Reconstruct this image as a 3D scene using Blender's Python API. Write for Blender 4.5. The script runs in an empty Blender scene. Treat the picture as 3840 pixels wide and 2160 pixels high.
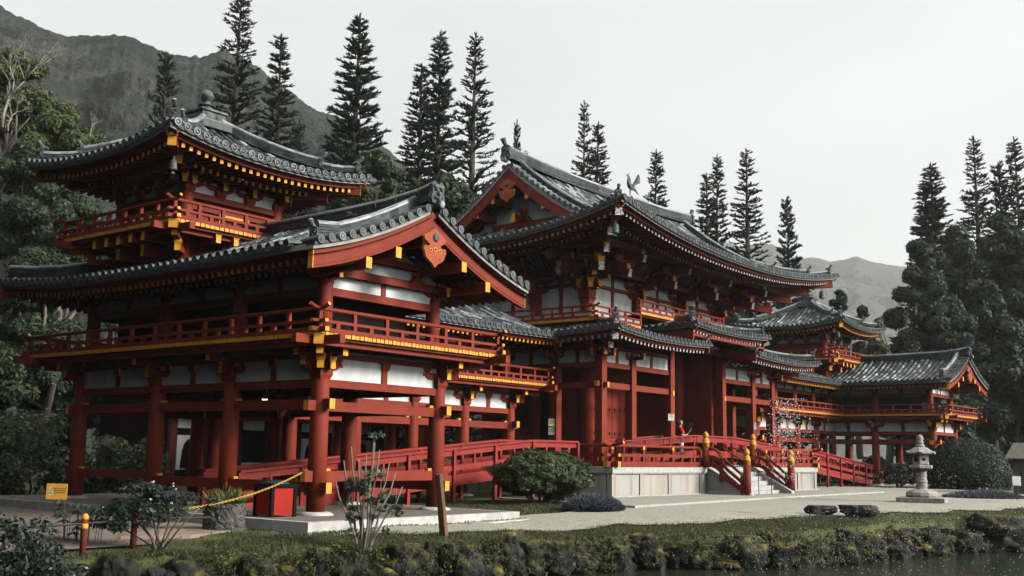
import bpy, math, random
import numpy as np
from mathutils import Vector, Matrix, noise
RN = random.Random(11)
NP = np.random.default_rng(5)
SC = bpy.context.scene
COL = SC.collection
V = Vector
EX, EY, EZ = V((1, 0, 0)), V((0, 1, 0)), V((0, 0, 1))
rad = math.radians

# ---------------------------------------------------------------- camera (matched to the photograph)
HC = 1.3
FPX, PITCH, ROLL, YAW = 4030.2, 0.1530649, 0.0169963, 0.9060463
_fw = V((math.sin(YAW) * math.cos(PITCH), math.cos(YAW) * math.cos(PITCH), math.sin(PITCH)))
_r0 = V((math.cos(YAW), -math.sin(YAW), 0)); _u0 = _r0.cross(_fw)
_r = math.cos(ROLL) * _r0 + math.sin(ROLL) * _u0
_u = -math.sin(ROLL) * _r0 + math.cos(ROLL) * _u0
CAMP = V((0, 0, HC))
cd = bpy.data.cameras.new('camera'); cam = bpy.data.objects.new('camera', cd); COL.objects.link(cam)
cam.matrix_world = Matrix(((_r.x, _u.x, -_fw.x, 0), (_r.y, _u.y, -_fw.y, 0), (_r.z, _u.z, -_fw.z, HC), (0, 0, 0, 1)))
cd.sensor_width = 36; cd.lens = FPX / 3840 * 36; cd.clip_start = .1; cd.clip_end = 6000
SC.camera = cam

def ray(px, py): return (px - 1920) / FPX * _r - (py - 1080) / FPX * _u + _fw
def at_depth(px, py, dep): return CAMP + ray(px, py) * dep          # survey helper: point of the site seen at a pixel, at a depth
def zg(x, y=0):                                                      # ground rises gently towards the hall
    t = min(1, max(0, (x - 15.5) / 6.5)); return .13 * t * t * (3 - 2 * t)
def G(px, py, dz=0):
    z = dz
    for _ in range(6):
        d = ray(px, py); p = CAMP + d * ((z - HC) / d.z); z = zg(p.x, p.y) + dz
    return p

# ---------------------------------------------------------------- materials
def mat(name, c1, c2=None, scale=6, rough=.6, bump=0, bscale=40, spec=.3, attr=0, detail=6, metal=0, stretch=None, lo=.35, hi=.65, dist=.02, attr_c=None):
    m = bpy.data.materials.new(name); m.use_nodes = True
    nt = m.node_tree; N = nt.nodes; L = nt.links
    b = N['Principled BSDF']; b.inputs['Roughness'].default_value = rough
    b.inputs['Specular IOR Level'].default_value = spec; b.inputs['Metallic'].default_value = metal
    tc = N.new('ShaderNodeTexCoord'); co = tc.outputs['Object']
    if stretch:
        mp = N.new('ShaderNodeMapping'); mp.inputs['Scale'].default_value = stretch; L.new(co, mp.inputs['Vector']); co = mp.outputs['Vector']
    c2 = c2 or tuple(x * .8 for x in c1)
    n = N.new('ShaderNodeTexNoise'); n.inputs['Scale'].default_value = scale; n.inputs['Detail'].default_value = detail; L.new(co, n.inputs['Vector'])
    fac = n.outputs['Fac']
    if attr:
        a = N.new('ShaderNodeAttribute'); a.attribute_name = 'rnd'
        mx = N.new('ShaderNodeMix'); mx.data_type = 'FLOAT'; mx.inputs[0].default_value = attr
        L.new(fac, mx.inputs[2]); L.new(a.outputs['Fac'], mx.inputs[3]); fac = mx.outputs[0]
    cr = N.new('ShaderNodeValToRGB'); cr.color_ramp.elements[0].position = lo; cr.color_ramp.elements[1].position = hi
    cr.color_ramp.elements[0].color = (*c1, 1); cr.color_ramp.elements[1].color = (*c2, 1)
    L.new(fac, cr.inputs['Fac']); L.new(cr.outputs['Color'], b.inputs['Base Color'])
    m['ramp'] = cr.name
    if bump:
        n2 = N.new('ShaderNodeTexNoise'); n2.inputs['Scale'].default_value = bscale; n2.inputs['Detail'].default_value = 4; L.new(co, n2.inputs['Vector'])
        bp = N.new('ShaderNodeBump'); bp.inputs['Strength'].default_value = bump; bp.inputs['Distance'].default_value = dist
        L.new(n2.outputs['Fac'], bp.inputs['Height']); L.new(bp.outputs['Normal'], b.inputs['Normal'])
    return m
def ramp_add(m, pos, col):
    e = m.node_tree.nodes[m['ramp']].color_ramp.elements.new(pos); e.color = (*col, 1)

RED = mat('vermilion_paint', (.252, .0375, .018), (.142, .022, .012), scale=1.7, rough=.62, lo=.28, hi=.74, spec=.18, bump=.12, bscale=25)
ramp_add(RED, .5, (.212, .031, .0155)); RED.node_tree.nodes['Noise Texture'].inputs['Roughness'].default_value = .7
DRED = mat('dark_red_boards', (.11, .018, .012), (.07, .012, .009), scale=5, rough=.75)  # red darkened in colour to paint the shade under the eaves
DARK = mat('dark_interior_boards', (.016, .011, .010), (.010, .008, .008), rough=.9, spec=.05)  # near-black colour stands in for the shade of rooms and openings
YEL = mat('ochre_yellow_paint', (.78, .36, .045), (.68, .28, .03), scale=7, rough=.55)
WHITE = mat('white_plaster', (.70, .72, .70), (.46, .48, .46), scale=1.6, stretch=(2.2, 2.2, .6), lo=.42, hi=.8, rough=.9, spec=.1)
MORTAR = mat('pale_eave_board', (.36, .35, .32), (.26, .255, .24), scale=4, rough=.9)
TILE = mat('grey_roof_tile', (.012, .014, .015), (.50, .545, .55), scale=7, rough=.42, bump=.3, bscale=60, spec=.5, attr=.6, lo=.22, hi=.84)  # pale end holds weathered patches plus painted-in wet highlights
ramp_add(TILE, .5, (.085, .098, .10))
TILED = mat('dark_ridge_tile', (.016, .019, .02), (.15, .165, .165), scale=6, rough=.55, bump=.3, bscale=50, attr=.5, lo=.3, hi=.8)
PEND = mat('orange_red_carving', (.36, .062, .022), (.29, .046, .018), scale=5, rough=.6)
FILI = mat('pierced_silver_fitting', (.02, .02, .02), (.72, .72, .68), scale=38, rough=.5, lo=.46, hi=.54, detail=1)
BRONZE = mat('verdigris_bronze', (.030, .042, .040), (.13, .165, .155), scale=7, rough=.6, metal=.1)
STONE = mat('pale_granite', (.37, .365, .34), (.50, .49, .465), scale=9, rough=.85, bump=.2, bscale=90)
PANEL = mat('stained_stone_panel', (.40, .385, .345), (.30, .175, .085), scale=1.0, rough=.85, bump=.15, bscale=60, stretch=(3.2, 3.2, .35), lo=.5, hi=.82)
ramp_add(PANEL, .32, (.22, .215, .20)); ramp_add(PANEL, .43, (.38, .37, .335))
CONC = mat('weathered_concrete', (.40, .39, .36), (.56, .55, .51), scale=5, rough=.9, bump=.3, bscale=50)
PAVE = mat('brown_paving', (.16, .13, .105), (.24, .20, .165), scale=9, rough=.75, bump=.35, bscale=30)
FLAG = mat('tan_flagstone', (.34, .24, .18), (.28, .21, .165), scale=5, rough=.85, bump=.2, bscale=40)
RAIN = None
STEEL = mat('dark_steel', (.03, .02, .02), (.05, .03, .03), rough=.5)

# ---------------------------------------------------------------- mesh builder
class MB:
    def __init__(s): s.v = []; s.f = []; s.m = []; s.r = []
    def poly(s, pts, mi=0, rnd=.5):
        i = len(s.v); s.v += [tuple(p) for p in pts]; s.f.append(tuple(range(i, i + len(pts)))); s.m.append(mi); s.r.append(rnd)
    def hexa(s, P, mi=0, ends=None, rnd=.5):      # P: 8 corners, 0-3 first end (ccw), 4-7 second end
        i = len(s.v); s.v += [tuple(p) for p in P]
        fs = [(0, 1, 2, 3), (7, 6, 5, 4), (4, 5, 1, 0), (5, 6, 2, 1), (6, 7, 3, 2), (7, 4, 0, 3)]
        e = ends if ends is not None else (mi, mi)
        for k, f in enumerate(fs):
            s.f.append(tuple(i + q for q in f)); s.m.append(e[k] if k < 2 else mi); s.r.append(rnd)
    def beam(s, p, q, w, h, mi=0, ends=None, up=EZ, rnd=.5, w2=None, h2=None):
        p = V(p); q = V(q); d = (q - p).normalized(); x = d.cross(up).normalized(); z = x.cross(d)
        w2 = w2 or w; h2 = h2 or h
        s.hexa([p - x * w / 2 - z * h / 2, p + x * w / 2 - z * h / 2, p + x * w / 2 + z * h / 2, p - x * w / 2 + z * h / 2,
                q - x * w2 / 2 - z * h2 / 2, q + x * w2 / 2 - z * h2 / 2, q + x * w2 / 2 + z * h2 / 2, q - x * w2 / 2 + z * h2 / 2], mi, ends, rnd)
    def box(s, x0, x1, y0, y1, z0, z1, mi=0, top=None, rnd=.5):
        s.hexa([(x0, y0, z0), (x0, y1, z0), (x1, y1, z0), (x1, y0, z0), (x0, y0, z1), (x0, y1, z1), (x1, y1, z1), (x1, y0, z1)], mi, (mi, mi if top is None else top), rnd)
    def tube(s, pts, r, n=8, mi=0, cap=None, rnd=.5):
        pts = [V(p) for p in pts]; rs = r if isinstance(r, (list, tuple)) else [r] * len(pts)
        i0 = len(s.v); up = None
        for k, p in enumerate(pts):
            d = (pts[min(k + 1, len(pts) - 1)] - pts[max(k - 1, 0)]).normalized()
            if up is None: up = EZ if abs(d.z) < .9 else EX
            x = d.cross(up).normalized(); y = x.cross(d)
            for j in range(n):
                a = 2 * math.pi * j / n; s.v.append(tuple(p + (x * math.cos(a) + y * math.sin(a)) * rs[k]))
        for k in range(len(pts) - 1):
            for j in range(n):
                a = i0 + k * n + j; b = i0 + k * n + (j + 1) % n; s.f.append((a + n, b + n, b, a)); s.m.append(mi); s.r.append(rnd)
        c = mi if cap is None else cap
        s.f.append(tuple(i0 + j for j in range(n))); s.m.append(c); s.r.append(rnd)
        k = i0 + (len(pts) - 1) * n; s.f.append(tuple(k + j for j in reversed(range(n)))); s.m.append(c); s.r.append(rnd)
    def lathe(s, prof, c=(0, 0, 0), n=16, mi=0, sx=1, sy=1, rot=0):
        i0 = len(s.v)
        for r, z in prof:
            for j in range(n):
                a = 2 * math.pi * j / n + rot; s.v.append((c[0] + r * sx * math.cos(a), c[1] + r * sy * math.sin(a), c[2] + z))
        for k in range(len(prof) - 1):
            for j in range(n):
                a = i0 + k * n + j; b = i0 + k * n + (j + 1) % n
                s.f.append((a, b, b + n, a + n)); s.m.append(mi if isinstance(mi, int) else mi[k]); s.r.append(.5)
        s.f.append(tuple(i0 + j for j in reversed(range(n)))); s.m.append(mi if isinstance(mi, int) else mi[0]); s.r.append(.5)
        k = i0 + (len(prof) - 1) * n; s.f.append(tuple(k + j for j in range(n))); s.m.append(mi if isinstance(mi, int) else mi[-1]); s.r.append(.5)
    def prism(s, poly, o, ex, ey, depth, mi=0, side=None):   # poly in (ex, ey) at o, extruded along ex x ey
        o = V(o); n = ex.cross(ey).normalized() * depth
        A = [o + ex * a + ey * b for a, b in poly]; i = len(s.v); k = len(A)
        s.v += [tuple(p + n) for p in A] + [tuple(p) for p in A]
        sd = mi if side is None else side
        s.f.append(tuple(range(i, i + k))); s.m.append(mi); s.r.append(.5)
        s.f.append(tuple(range(i + 2 * k - 1, i + k - 1, -1))); s.m.append(mi); s.r.append(.5)
        for j in range(k):
            s.f.append((i + k + j, i + k + (j + 1) % k, i + (j + 1) % k, i + j)); s.m.append(sd); s.r.append(.5)
    def build(s, name, mats, parent=None, smooth=False, loc=None):
        me = bpy.data.meshes.new(name); me.from_pydata(s.v, [], s.f)
        for m in (mats if isinstance(mats, (list, tuple)) else [mats]): me.materials.append(m)
        me.polygons.foreach_set('material_index', s.m)
        at = me.attributes.new('rnd', 'FLOAT', 'FACE'); at.data.foreach_set('value', s.r)
        if smooth: me.polygons.foreach_set('use_smooth', [True] * len(s.f))
        me.update()
        o = bpy.data.objects.new(name, me); COL.objects.link(o)
        if parent: o.parent = parent
        if loc: o.location = loc
        return o

def tag(o, label=None, cat=None, group=None, kind=None):
    if label: o['label'] = label
    if cat: o['category'] = cat
    if group: o['group'] = group
    if kind: o['kind'] = kind
    return o
def empty(name, loc, label, cat, group=None):
    o = bpy.data.objects.new(name, None); COL.objects.link(o); o.location = loc; o.empty_display_size = .3
    return tag(o, label, cat, group)
def sub(name, parent, loc=(0, 0, 0)):            # an Empty part that only carries sub-parts
    o = bpy.data.objects.new(name, None); COL.objects.link(o); o.parent = parent; o.location = loc; return o
KIDS = {}
def copy_tree(o, parent=None, first=True):
    c = o.copy(); COL.objects.link(c)
    if not first: c.parent = parent
    for ch in [x for x in COL.objects if x.parent == o]: copy_tree(ch, c, False)
    return c
def text(body, size, mat_, parent, loc, rot, name='lettering', align='CENTER', extrude=.001):
    cu = bpy.data.curves.new(name, 'FONT'); cu.body = body; cu.size = size; cu.align_x = align; cu.extrude = extrude; tmp = bpy.data.objects.new('tmp', cu); COL.objects.link(tmp)
    bpy.context.view_layer.update(); me = bpy.data.meshes.new_from_object(tmp.evaluated_get(bpy.context.evaluated_depsgraph_get())); bpy.data.objects.remove(tmp); bpy.data.curves.remove(cu)
    me.materials.clear(); me.materials.append(mat_); o = bpy.data.objects.new(name, me); COL.objects.link(o); o.parent = parent; o.location = loc; o.rotation_euler = rot
    return o

# ---------------------------------------------------------------- roof kit
def prof_fn(D, rise, k):
    return lambda d: rise * ((1 - k) * (d / D) + k * (d / D) ** 2)
MT = [TILE, TILED, MORTAR, RED, DRED, YEL, FILI]
def roof_face(mb, F, u0, u1, prof, z0, dmax, lift=(0, 0), a=None, fade=3., p=.23, dfull=None, lexp=2.2, r=.066, eave=True, dstart=None):
    """tile rows on one slope. F(u,d,z) -> point. dmax(u) = run of the row at u."""
    uc = (u0 + u1) / 2; ah = (u1 - u0) / 2
    def Z(u, d):
        s = (u - uc) / ah; l = lift[1] if s > 0 else lift[0]
        return z0 + prof(max(d, 0)) + l * abs(s) ** lexp * max(0, 1 - d / fade) ** 2 + (0 if d >= 0 else .0)
    n = max(2, round((u1 - u0) / p)); pp = (u1 - u0) / n; L = .3
    for i in range(n):
        u = u0 + (i + .5) * pp; dm = dmax(u); ds = dstart(u) if dstart else -.05
        if dm - ds < .08: continue
        k = max(1, round((dm - ds) / L))
        rowr = RN.uniform(-.08, .08)
        for j in range(k):
            d0 = ds + (dm - ds) * j / k; d1 = ds + (dm - ds) * (j + 1) / k
            rn = min(1, max(0, .46 + rowr + RN.gauss(0, .26)))
            i0 = len(mb.v)
            for d, rr in ((d0, r), (d1, r * .84)):
                zz = Z(u, d)
                for q in range(6):
                    an = math.pi * q / 5; mb.v.append(tuple(F(u - rr * math.cos(an), d, zz + rr * 1.05 * math.sin(an))))
            for q in range(5):
                mb.f.append((i0 + q, i0 + q + 1, i0 + q + 7, i0 + q + 6)); mb.m.append(0); mb.r.append(rn)
            # pan tiles on both sides of the row
            rp = min(1, max(0, .22 + RN.gauss(0, .12)))
            for ua, ub in ((u - pp / 2, u), (u, u + pp / 2)):
                da = min(d1, dmax(ua)) if dmax(ua) > d0 else d0; db = min(d1, dmax(ub)) if dmax(ub) > d0 else d0
                mb.poly([F(ua, d0, Z(ua, d0) + .012), F(ub, d0, Z(ub, d0) + .018), F(ub, db, Z(ub, db) - .004), F(ua, da, Z(ua, da) - .01)], 0, rp)
        if eave:
            zz = Z(u, ds) + .012; rr = r * 1.22; ins = []
            A = [F(u + rr * math.cos(t * math.pi / 5), ds - .03, zz + rr * math.sin(t * math.pi / 5)) for t in range(10)]
            B = [F(u + rr * .72 * math.cos(t * math.pi / 5), ds - .03, zz + rr * .72 * math.sin(t * math.pi / 5)) for t in range(10)]
            Cc = [F(u + rr * .66 * math.cos(t * math.pi / 5), ds - .012, zz + rr * .66 * math.sin(t * math.pi / 5)) for t in range(10)]
            Bk = [F(u + rr * math.cos(t * math.pi / 5), ds + .05, zz + rr * math.sin(t * math.pi / 5)) for t in range(10)]
            rn = RN.uniform(.35, .62)
            for t in range(10):
                t2 = (t + 1) % 10
                mb.poly([A[t], A[t2], B[t2], B[t]], 0, rn); mb.poly([B[t], B[t2], Cc[t2], Cc[t]], 0, .1); mb.poly([Bk[t], Bk[t2], A[t2], A[t]], 0, rn * .7)
            mb.poly(Cc, 0, rn * .35)
            mb.poly([F(u + rr * .25 * math.cos(t * math.pi / 3), ds - .026, zz + rr * .25 * math.sin(t * math.pi / 3)) for t in range(6)], 0, rn)
            # lip of the pan tile between discs
            mb.poly([F(u, ds - .012, Z(u, ds) - .01), F(u + pp, ds - .012, Z(u + pp, ds) - .01), F(u + pp, ds - .012, Z(u + pp, ds) - .075), F(u + pp / 2, ds - .012, Z(u + pp / 2, ds) - .10), F(u, ds - .012, Z(u, ds) - .075)], 1, .4)
    return Z

def eave_under(mb, F, u0, u1, Z, wall, q=.19, hip=(1, 1), ends=5, tip=.2, drop=.2, two=True, fl=.72, slope=.16, hd=None, lowend=None, rw=.078, soffit=True):
    """fascia, soffit boards and two tiers of rafters under one eave; wall = run from eave to wall."""
    lowend = ends if lowend is None else lowend
    n = max(4, round((u1 - u0) / .3))
    cut = lambda u: min(wall, (u - u0) if hip[0] else 99, (u1 - u) if hip[1] else 99)
    for i in range(n):
        a = u0 + (u1 - u0) * i / n; b = u0 + (u1 - u0) * (i + 1) / n
        za, zb = Z(a, 0), Z(b, 0)
        for (m, da, t0, t1) in ((2, .0, -.03, -.125), (3, .15, -.125, -.205)):
            ia = min(da, 99); 
            mb.hexa([F(a, da, za + t1), F(a, da + .05, za + t1), F(a, da + .05, za + t0), F(a, da, za + t0), F(b, da, zb + t1), F(b, da + .05, zb + t1), F(b, da + .05, zb + t0), F(b, da, zb + t0)], m)
        if soffit:
            ca, cb = max(.15, cut(a)), max(.15, cut(b))
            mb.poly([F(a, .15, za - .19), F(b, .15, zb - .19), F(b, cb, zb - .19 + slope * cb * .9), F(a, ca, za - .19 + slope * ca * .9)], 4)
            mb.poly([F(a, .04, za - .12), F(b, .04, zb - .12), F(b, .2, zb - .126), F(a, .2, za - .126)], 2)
    m = max(3, round((u1 - u0) / q))
    for i in range(m):
        u = u0 + (u1 - u0) * (i + .5) / m; c = cut(u)
        if c < .3: continue
        z = Z(u, 0) - .205 - .05
        e = min(c, tip + fl)
        mb.beam(F(u, tip, z), F(u, e, z + slope * (e - tip)), rw, .09, 3 if ends == 6 else 4, (ends, 4))
        if two and c > tip + fl + .1:
            t2 = tip + fl - .1; z2 = z + slope * (t2 - tip) - .12
            mb.beam(F(u, t2, z2), F(u, c, z2 + slope * 1.3 * (c - t2)), rw, .09, 4, (lowend, 4))
    if two:
        for i in range(n):
            a = u0 + (u1 - u0) * i / n; b = u0 + (u1 - u0) * (i + 1) / n; t = tip + fl - .16
            if cut(a) < t or cut(b) < t: continue
            za, zb = Z(a, 0) - .30 + slope * (t - tip), Z(b, 0) - .30 + slope * (t - tip)
            mb.beam(F(a, t, za), F(b, t, zb), .05, .07, 4)

def ridge(mb, pts, w=.2, h=.24, layers=4, cap=.075, seg_mi=1):
    pts = [V(p) for p in pts]
    sec = []
    for k in range(layers):
        ww = w / 2 * (1 - .1 * k / layers); za = h * k / layers; zb = h * (k + .72) / layers
        sec += [(ww, za), (ww, zb), (ww * .78, zb), (ww * .78, h * (k + 1) / layers)]
    sec += [(cap, h)] + [(cap * math.cos(t * math.pi / 6), h + cap * math.sin(t * math.pi / 6)) for t in range(1, 6)] + [(-cap, h)]
    nl = 4 * layers
    sec += [(-x, z) for x, z in reversed(sec[:nl])]
    m = len(sec); rings = []
    for k, p in enumerate(pts):
        d = (pts[min(k + 1, len(pts) - 1)] - pts[max(k - 1, 0)]); d.z = 0; d.normalize(); x = d.cross(EZ)
        rings.append([p + x * a + EZ * b for a, b in sec])
    for k in range(len(pts) - 1):
        rb = RN.uniform(.15, .55)
        for j in range(m - 1):
            capf = nl <= j <= nl + 6
            mb.poly([rings[k][j], rings[k][j + 1], rings[k + 1][j + 1], rings[k + 1][j]], 0 if capf else seg_mi, RN.uniform(.5, .9) if capf else min(1, max(0, rb + RN.uniform(-.2, .2))))
    mb.poly(rings[0][::-1], seg_mi, .3); mb.poly(rings[-1], seg_mi, .3)
def dens(a, b, n, sag=0, end=0):
    a = V(a); b = V(b); out = []
    for i in range(n + 1):
        t = i / n; p = a.lerp(b, t); p.z += -sag * 4 * t * (1 - t) + end * t ** 4; out.append(p)
    return out
def oni(mb, o, f, s=1., tube=True, mi=1, horns=True):
    """ogre-face end tile at o, facing horizontal direction f."""
    o = V(o); f = V(f).normalized(); x = EZ.cross(f)          # x to the side
    sh = [(-.16, 0), (.16, 0), (.19, .1), (.15, .22), (.17, .36), (.10, .43), (0, .40), (-.10, .43), (-.17, .36), (-.15, .22), (-.19, .1)]
    mb.prism([(a * s, b * s) for a, b in sh], o - f * .05 * s, x, EZ, .1 * s, mi)
    for (a, b, r) in ((0, .2, .055), (-.075, .27, .04), (.075, .27, .04), (0, .09, .06), (-.09, .1, .035), (.09, .1, .035)):
        c = o + x * a * s + EZ * b * s + f * .05 * s
        mb.tube([c, c + f * .05 * s], [r * s, r * s * .6], 7, mi, rnd=.7)
    mb.beam(o + x * -.13 * s + EZ * .33 * s + f * .06 * s, o + x * .13 * s + EZ * .33 * s + f * .06 * s, .05 * s, .05 * s, mi, rnd=.8)
    if tube:
        p = [o + EZ * .36 * s - f * .18 * s, o + EZ * .42 * s, o + EZ * .5 * s + f * .1 * s, o + EZ * .62 * s + f * .17 * s]
        mb.tube(p, [.06 * s, .065 * s, .07 * s, .085 * s], 9, mi, rnd=.6)
        e = p[-1]; dd = (p[-1] - p[-2]).normalized()
        mb.tube([e, e + dd * .012], [.06 * s, .05 * s], 9, 0, rnd=.85)
    mb.tube([o - f * .02 - EZ * .02 * s, o + f * .16 * s - EZ * .02 * s], .085 * s, 9, mi, rnd=.6)
    mb.tube([o + f * .16 * s - EZ * .02 * s, o + f * .17 * s - EZ * .02 * s], .055 * s, 9, 0, rnd=.8)

# ---------------------------------------------------------------- timber kit   slots: 0 red 1 yellow 2 white 3 dark 4 dred 5 fili
MW = [RED, YEL, WHITE, DARK, DRED, FILI]
def arm(mb, c, d, L, w, h, yel=True, mi=0, em=1):
    """boat-shaped bracket arm centred on c along d, ends rounded below."""
    d = V(d).normalized(); x = d.cross(EZ); e = em if yel else mi; hl = L / 2
    sh = [(-hl, 0), (-hl + .05, -h * .55), (-hl + .14, -h), (hl - .14, -h), (hl - .05, -h * .55), (hl, 0)]
    pl = [V(c) + d * a + EZ * b for a, b in sh] 
    A = [p - x * w / 2 for p in pl]; B = [p + x * w / 2 for p in pl]
    n = len(sh); mb.poly(A, mi); mb.poly(B[::-1], mi)
    for j in range(n):
        k = (j + 1) % n; mb.poly([A[k], A[j], B[j], B[k]], mi)
    top = .0
    for sgn in (-1, 1):
        if yel:
            p = V(c) + d * sgn * hl
            mb.beam(p + EZ * (-h * .28), p + d * sgn * .012 + EZ * (-h * .28), w * .98, h * .56, e)
def block(mb, c, d, s, faces=(0, 0), mi=0, em=1):
    """bearing block: tapered foot, square head; faces=(along -d, along +d) painted ends."""
    d = V(d).normalized(); x = d.cross(EZ); c = V(c)
    for (z0, z1, k0, k1) in ((0, .42, .72, 1.), (.42, 1., 1., 1.)):
        P = []
        for z, k in ((z0, k0), (z1, k1)):
            for a, b in ((-1, -1), (-1, 1), (1, 1), (1, -1)): P.append(c + d * a * s / 2 * k + x * -b * s / 2 * k + EZ * z * s * .8)
        i = len(mb.v); mb.v += [tuple(p) for p in P]
        for f, m in (((3, 2, 1, 0), mi), ((4, 5, 6, 7), mi), ((0, 1, 5, 4), em if faces[0] else mi), ((1, 2, 6, 5), mi), ((2, 3, 7, 6), em if faces[1] else mi), ((3, 0, 4, 7), mi)):
            mb.f.append(tuple(i + q for q in f)); mb.m.append(m); mb.r.append(.5)
def bracket(mb, p, along, out, z, s=1., reach=.62, corner=False, tiers=2):
    """bracket set over a column head: great block, wall arm with three blocks, stepped arms reaching out."""
    p = V((p[0], p[1], 0)); al = V(along).normalized(); ou = V(out).normalized()
    def q(a, b, zz): return p + al * a + ou * b + EZ * zz
    block(mb, q(0, 0, z), ou, .30 * s)
    z1 = z + .23 * s
    arm(mb, q(0, 0, z1 + .10 * s), al, .92 * s, .12 * s, .13 * s)
    for a in (-.37, 0, .37): block(mb, q(a * s, 0, z1 + .10 * s), al, .16 * s, (a < 0, a > 0))
    dirs = [ou] + ([al, (ou + al).normalized()] if corner else [])
    for dd in dirs:
        k = reach * (1.38 if corner and dd is dirs[-1] else 1)
        for t in range(tiers):
            zt = z1 + (.10 + .22 * t) * s; R_ = k * (t + 1) / tiers
            c0 = p - dd * .1 + EZ * (zt - .065 * s); c1 = p + dd * R_ + EZ * (zt - .065 * s)
            mb.beam(c0, c1, .12 * s, .13 * s, 0, (0, 1))
            block(mb, p + dd * (R_ - .08 * s) + EZ * zt, dd, .17 * s, (0, 1))
            if t == tiers - 1 and not (corner and dd is dirs[-1]):
                px_ = V((-dd.y, dd.x, 0))
                arm(mb, p + dd * (R_ - .1 * s) + EZ * (zt + .2 * s), px_, .62 * s, .1 * s, .11 * s)
def railing(mb, P, z0, h=.44, post=.75, ext=(.2, .2), closed=False, mid=True, yel=True, round_top=True, slats=0):
    """kouran balustrade along polyline P (xy); rails cross and run past each corner with ochre ends."""
    n = len(P)
    for k in range(n - 1):
        a = V((P[k][0], P[k][1], 0)); b = V((P[k + 1][0], P[k + 1][1], 0)); d = (b - a).normalized(); L = (b - a).length
        ea, eb = ext if n == 2 else ((ext[0] if k == 0 else .2), (ext[1] if k == n - 2 else .2))
        ec = (1 if ea else 0, 1 if eb else 0) if yel else None
        mb.beam(a - d * ea + EZ * (z0 + .035), b + d * eb + EZ * (z0 + .035), .09, .075, 0, ec)
        mb.beam(a - d * ea * .9 + EZ * (z0 + .185), b + d * eb * .9 + EZ * (z0 + .185), .075, .05, 0, ec)
        zt = z0 + h - .035
        tp = [a + EZ * zt, b + EZ * zt]
        if ea: tp = [a - d * ea * 1.15 + EZ * (zt + .07), a - d * ea * .5 + EZ * (zt + .012)] + tp
        if eb: tp = tp + [b + d * eb * .5 + EZ * (zt + .012), b + d * eb * 1.15 + EZ * (zt + .07)]
        mb.tube(tp, .036, 7, 0, cap=1 if yel else 0)
        m = max(1, round(L / post))
        for i in range(m + 1):
            p = a + d * (L * i / m)
            if i == 0 and k > 0: continue
            mb.beam(p + EZ * z0, p + EZ * (zt - .02), .075, .085, 0, w2=.06, h2=.07, up=d)
            if i < m and mid:
                p2 = a + d * (L * (i + .5) / m); mb.beam(p2 + EZ * z0, p2 + EZ * (z0 + .17), .07, .09, 0, up=d)
        for j in range(slats):
            zz = z0 + .07 + .1 * (j + .5) / slats
            mb.beam(a + EZ * zz, b + EZ * zz, .02, .012, 2)
def plank_ends(mb, P, z, out_of, w=.085, gap=.018, h=.072, rnd=True):
    for k in range(len(P) - 1):
        a = V((P[k][0], P[k][1], 0)); b = V((P[k + 1][0], P[k + 1][1], 0)); d = (b - a).normalized(); L = (b - a).length
        n = max(1, int(L / (w + gap)))
        o = V((-d.y, d.x, 0))
        if o.dot(V(out_of(a, b))) < 0: o = -o
        for i in range(n):
            c = a + d * (L * (i + .5) / n) + EZ * z
            mb.beam(c - o * .05, c + o * (.035 + RN.uniform(-.006, .006)), L / n - gap, h, 1)
HAZE = 0.00024
EXPO = 0.48
# ================================================================ two-storey wing, gallery and corner tower
ZC, ZF = .17, 3.27                 # slab top, balcony floor edge
CX = 14.83; CY = 14.75; XM = 32.72 # left wing axis, its front columns, mirror axis of the temple

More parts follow.
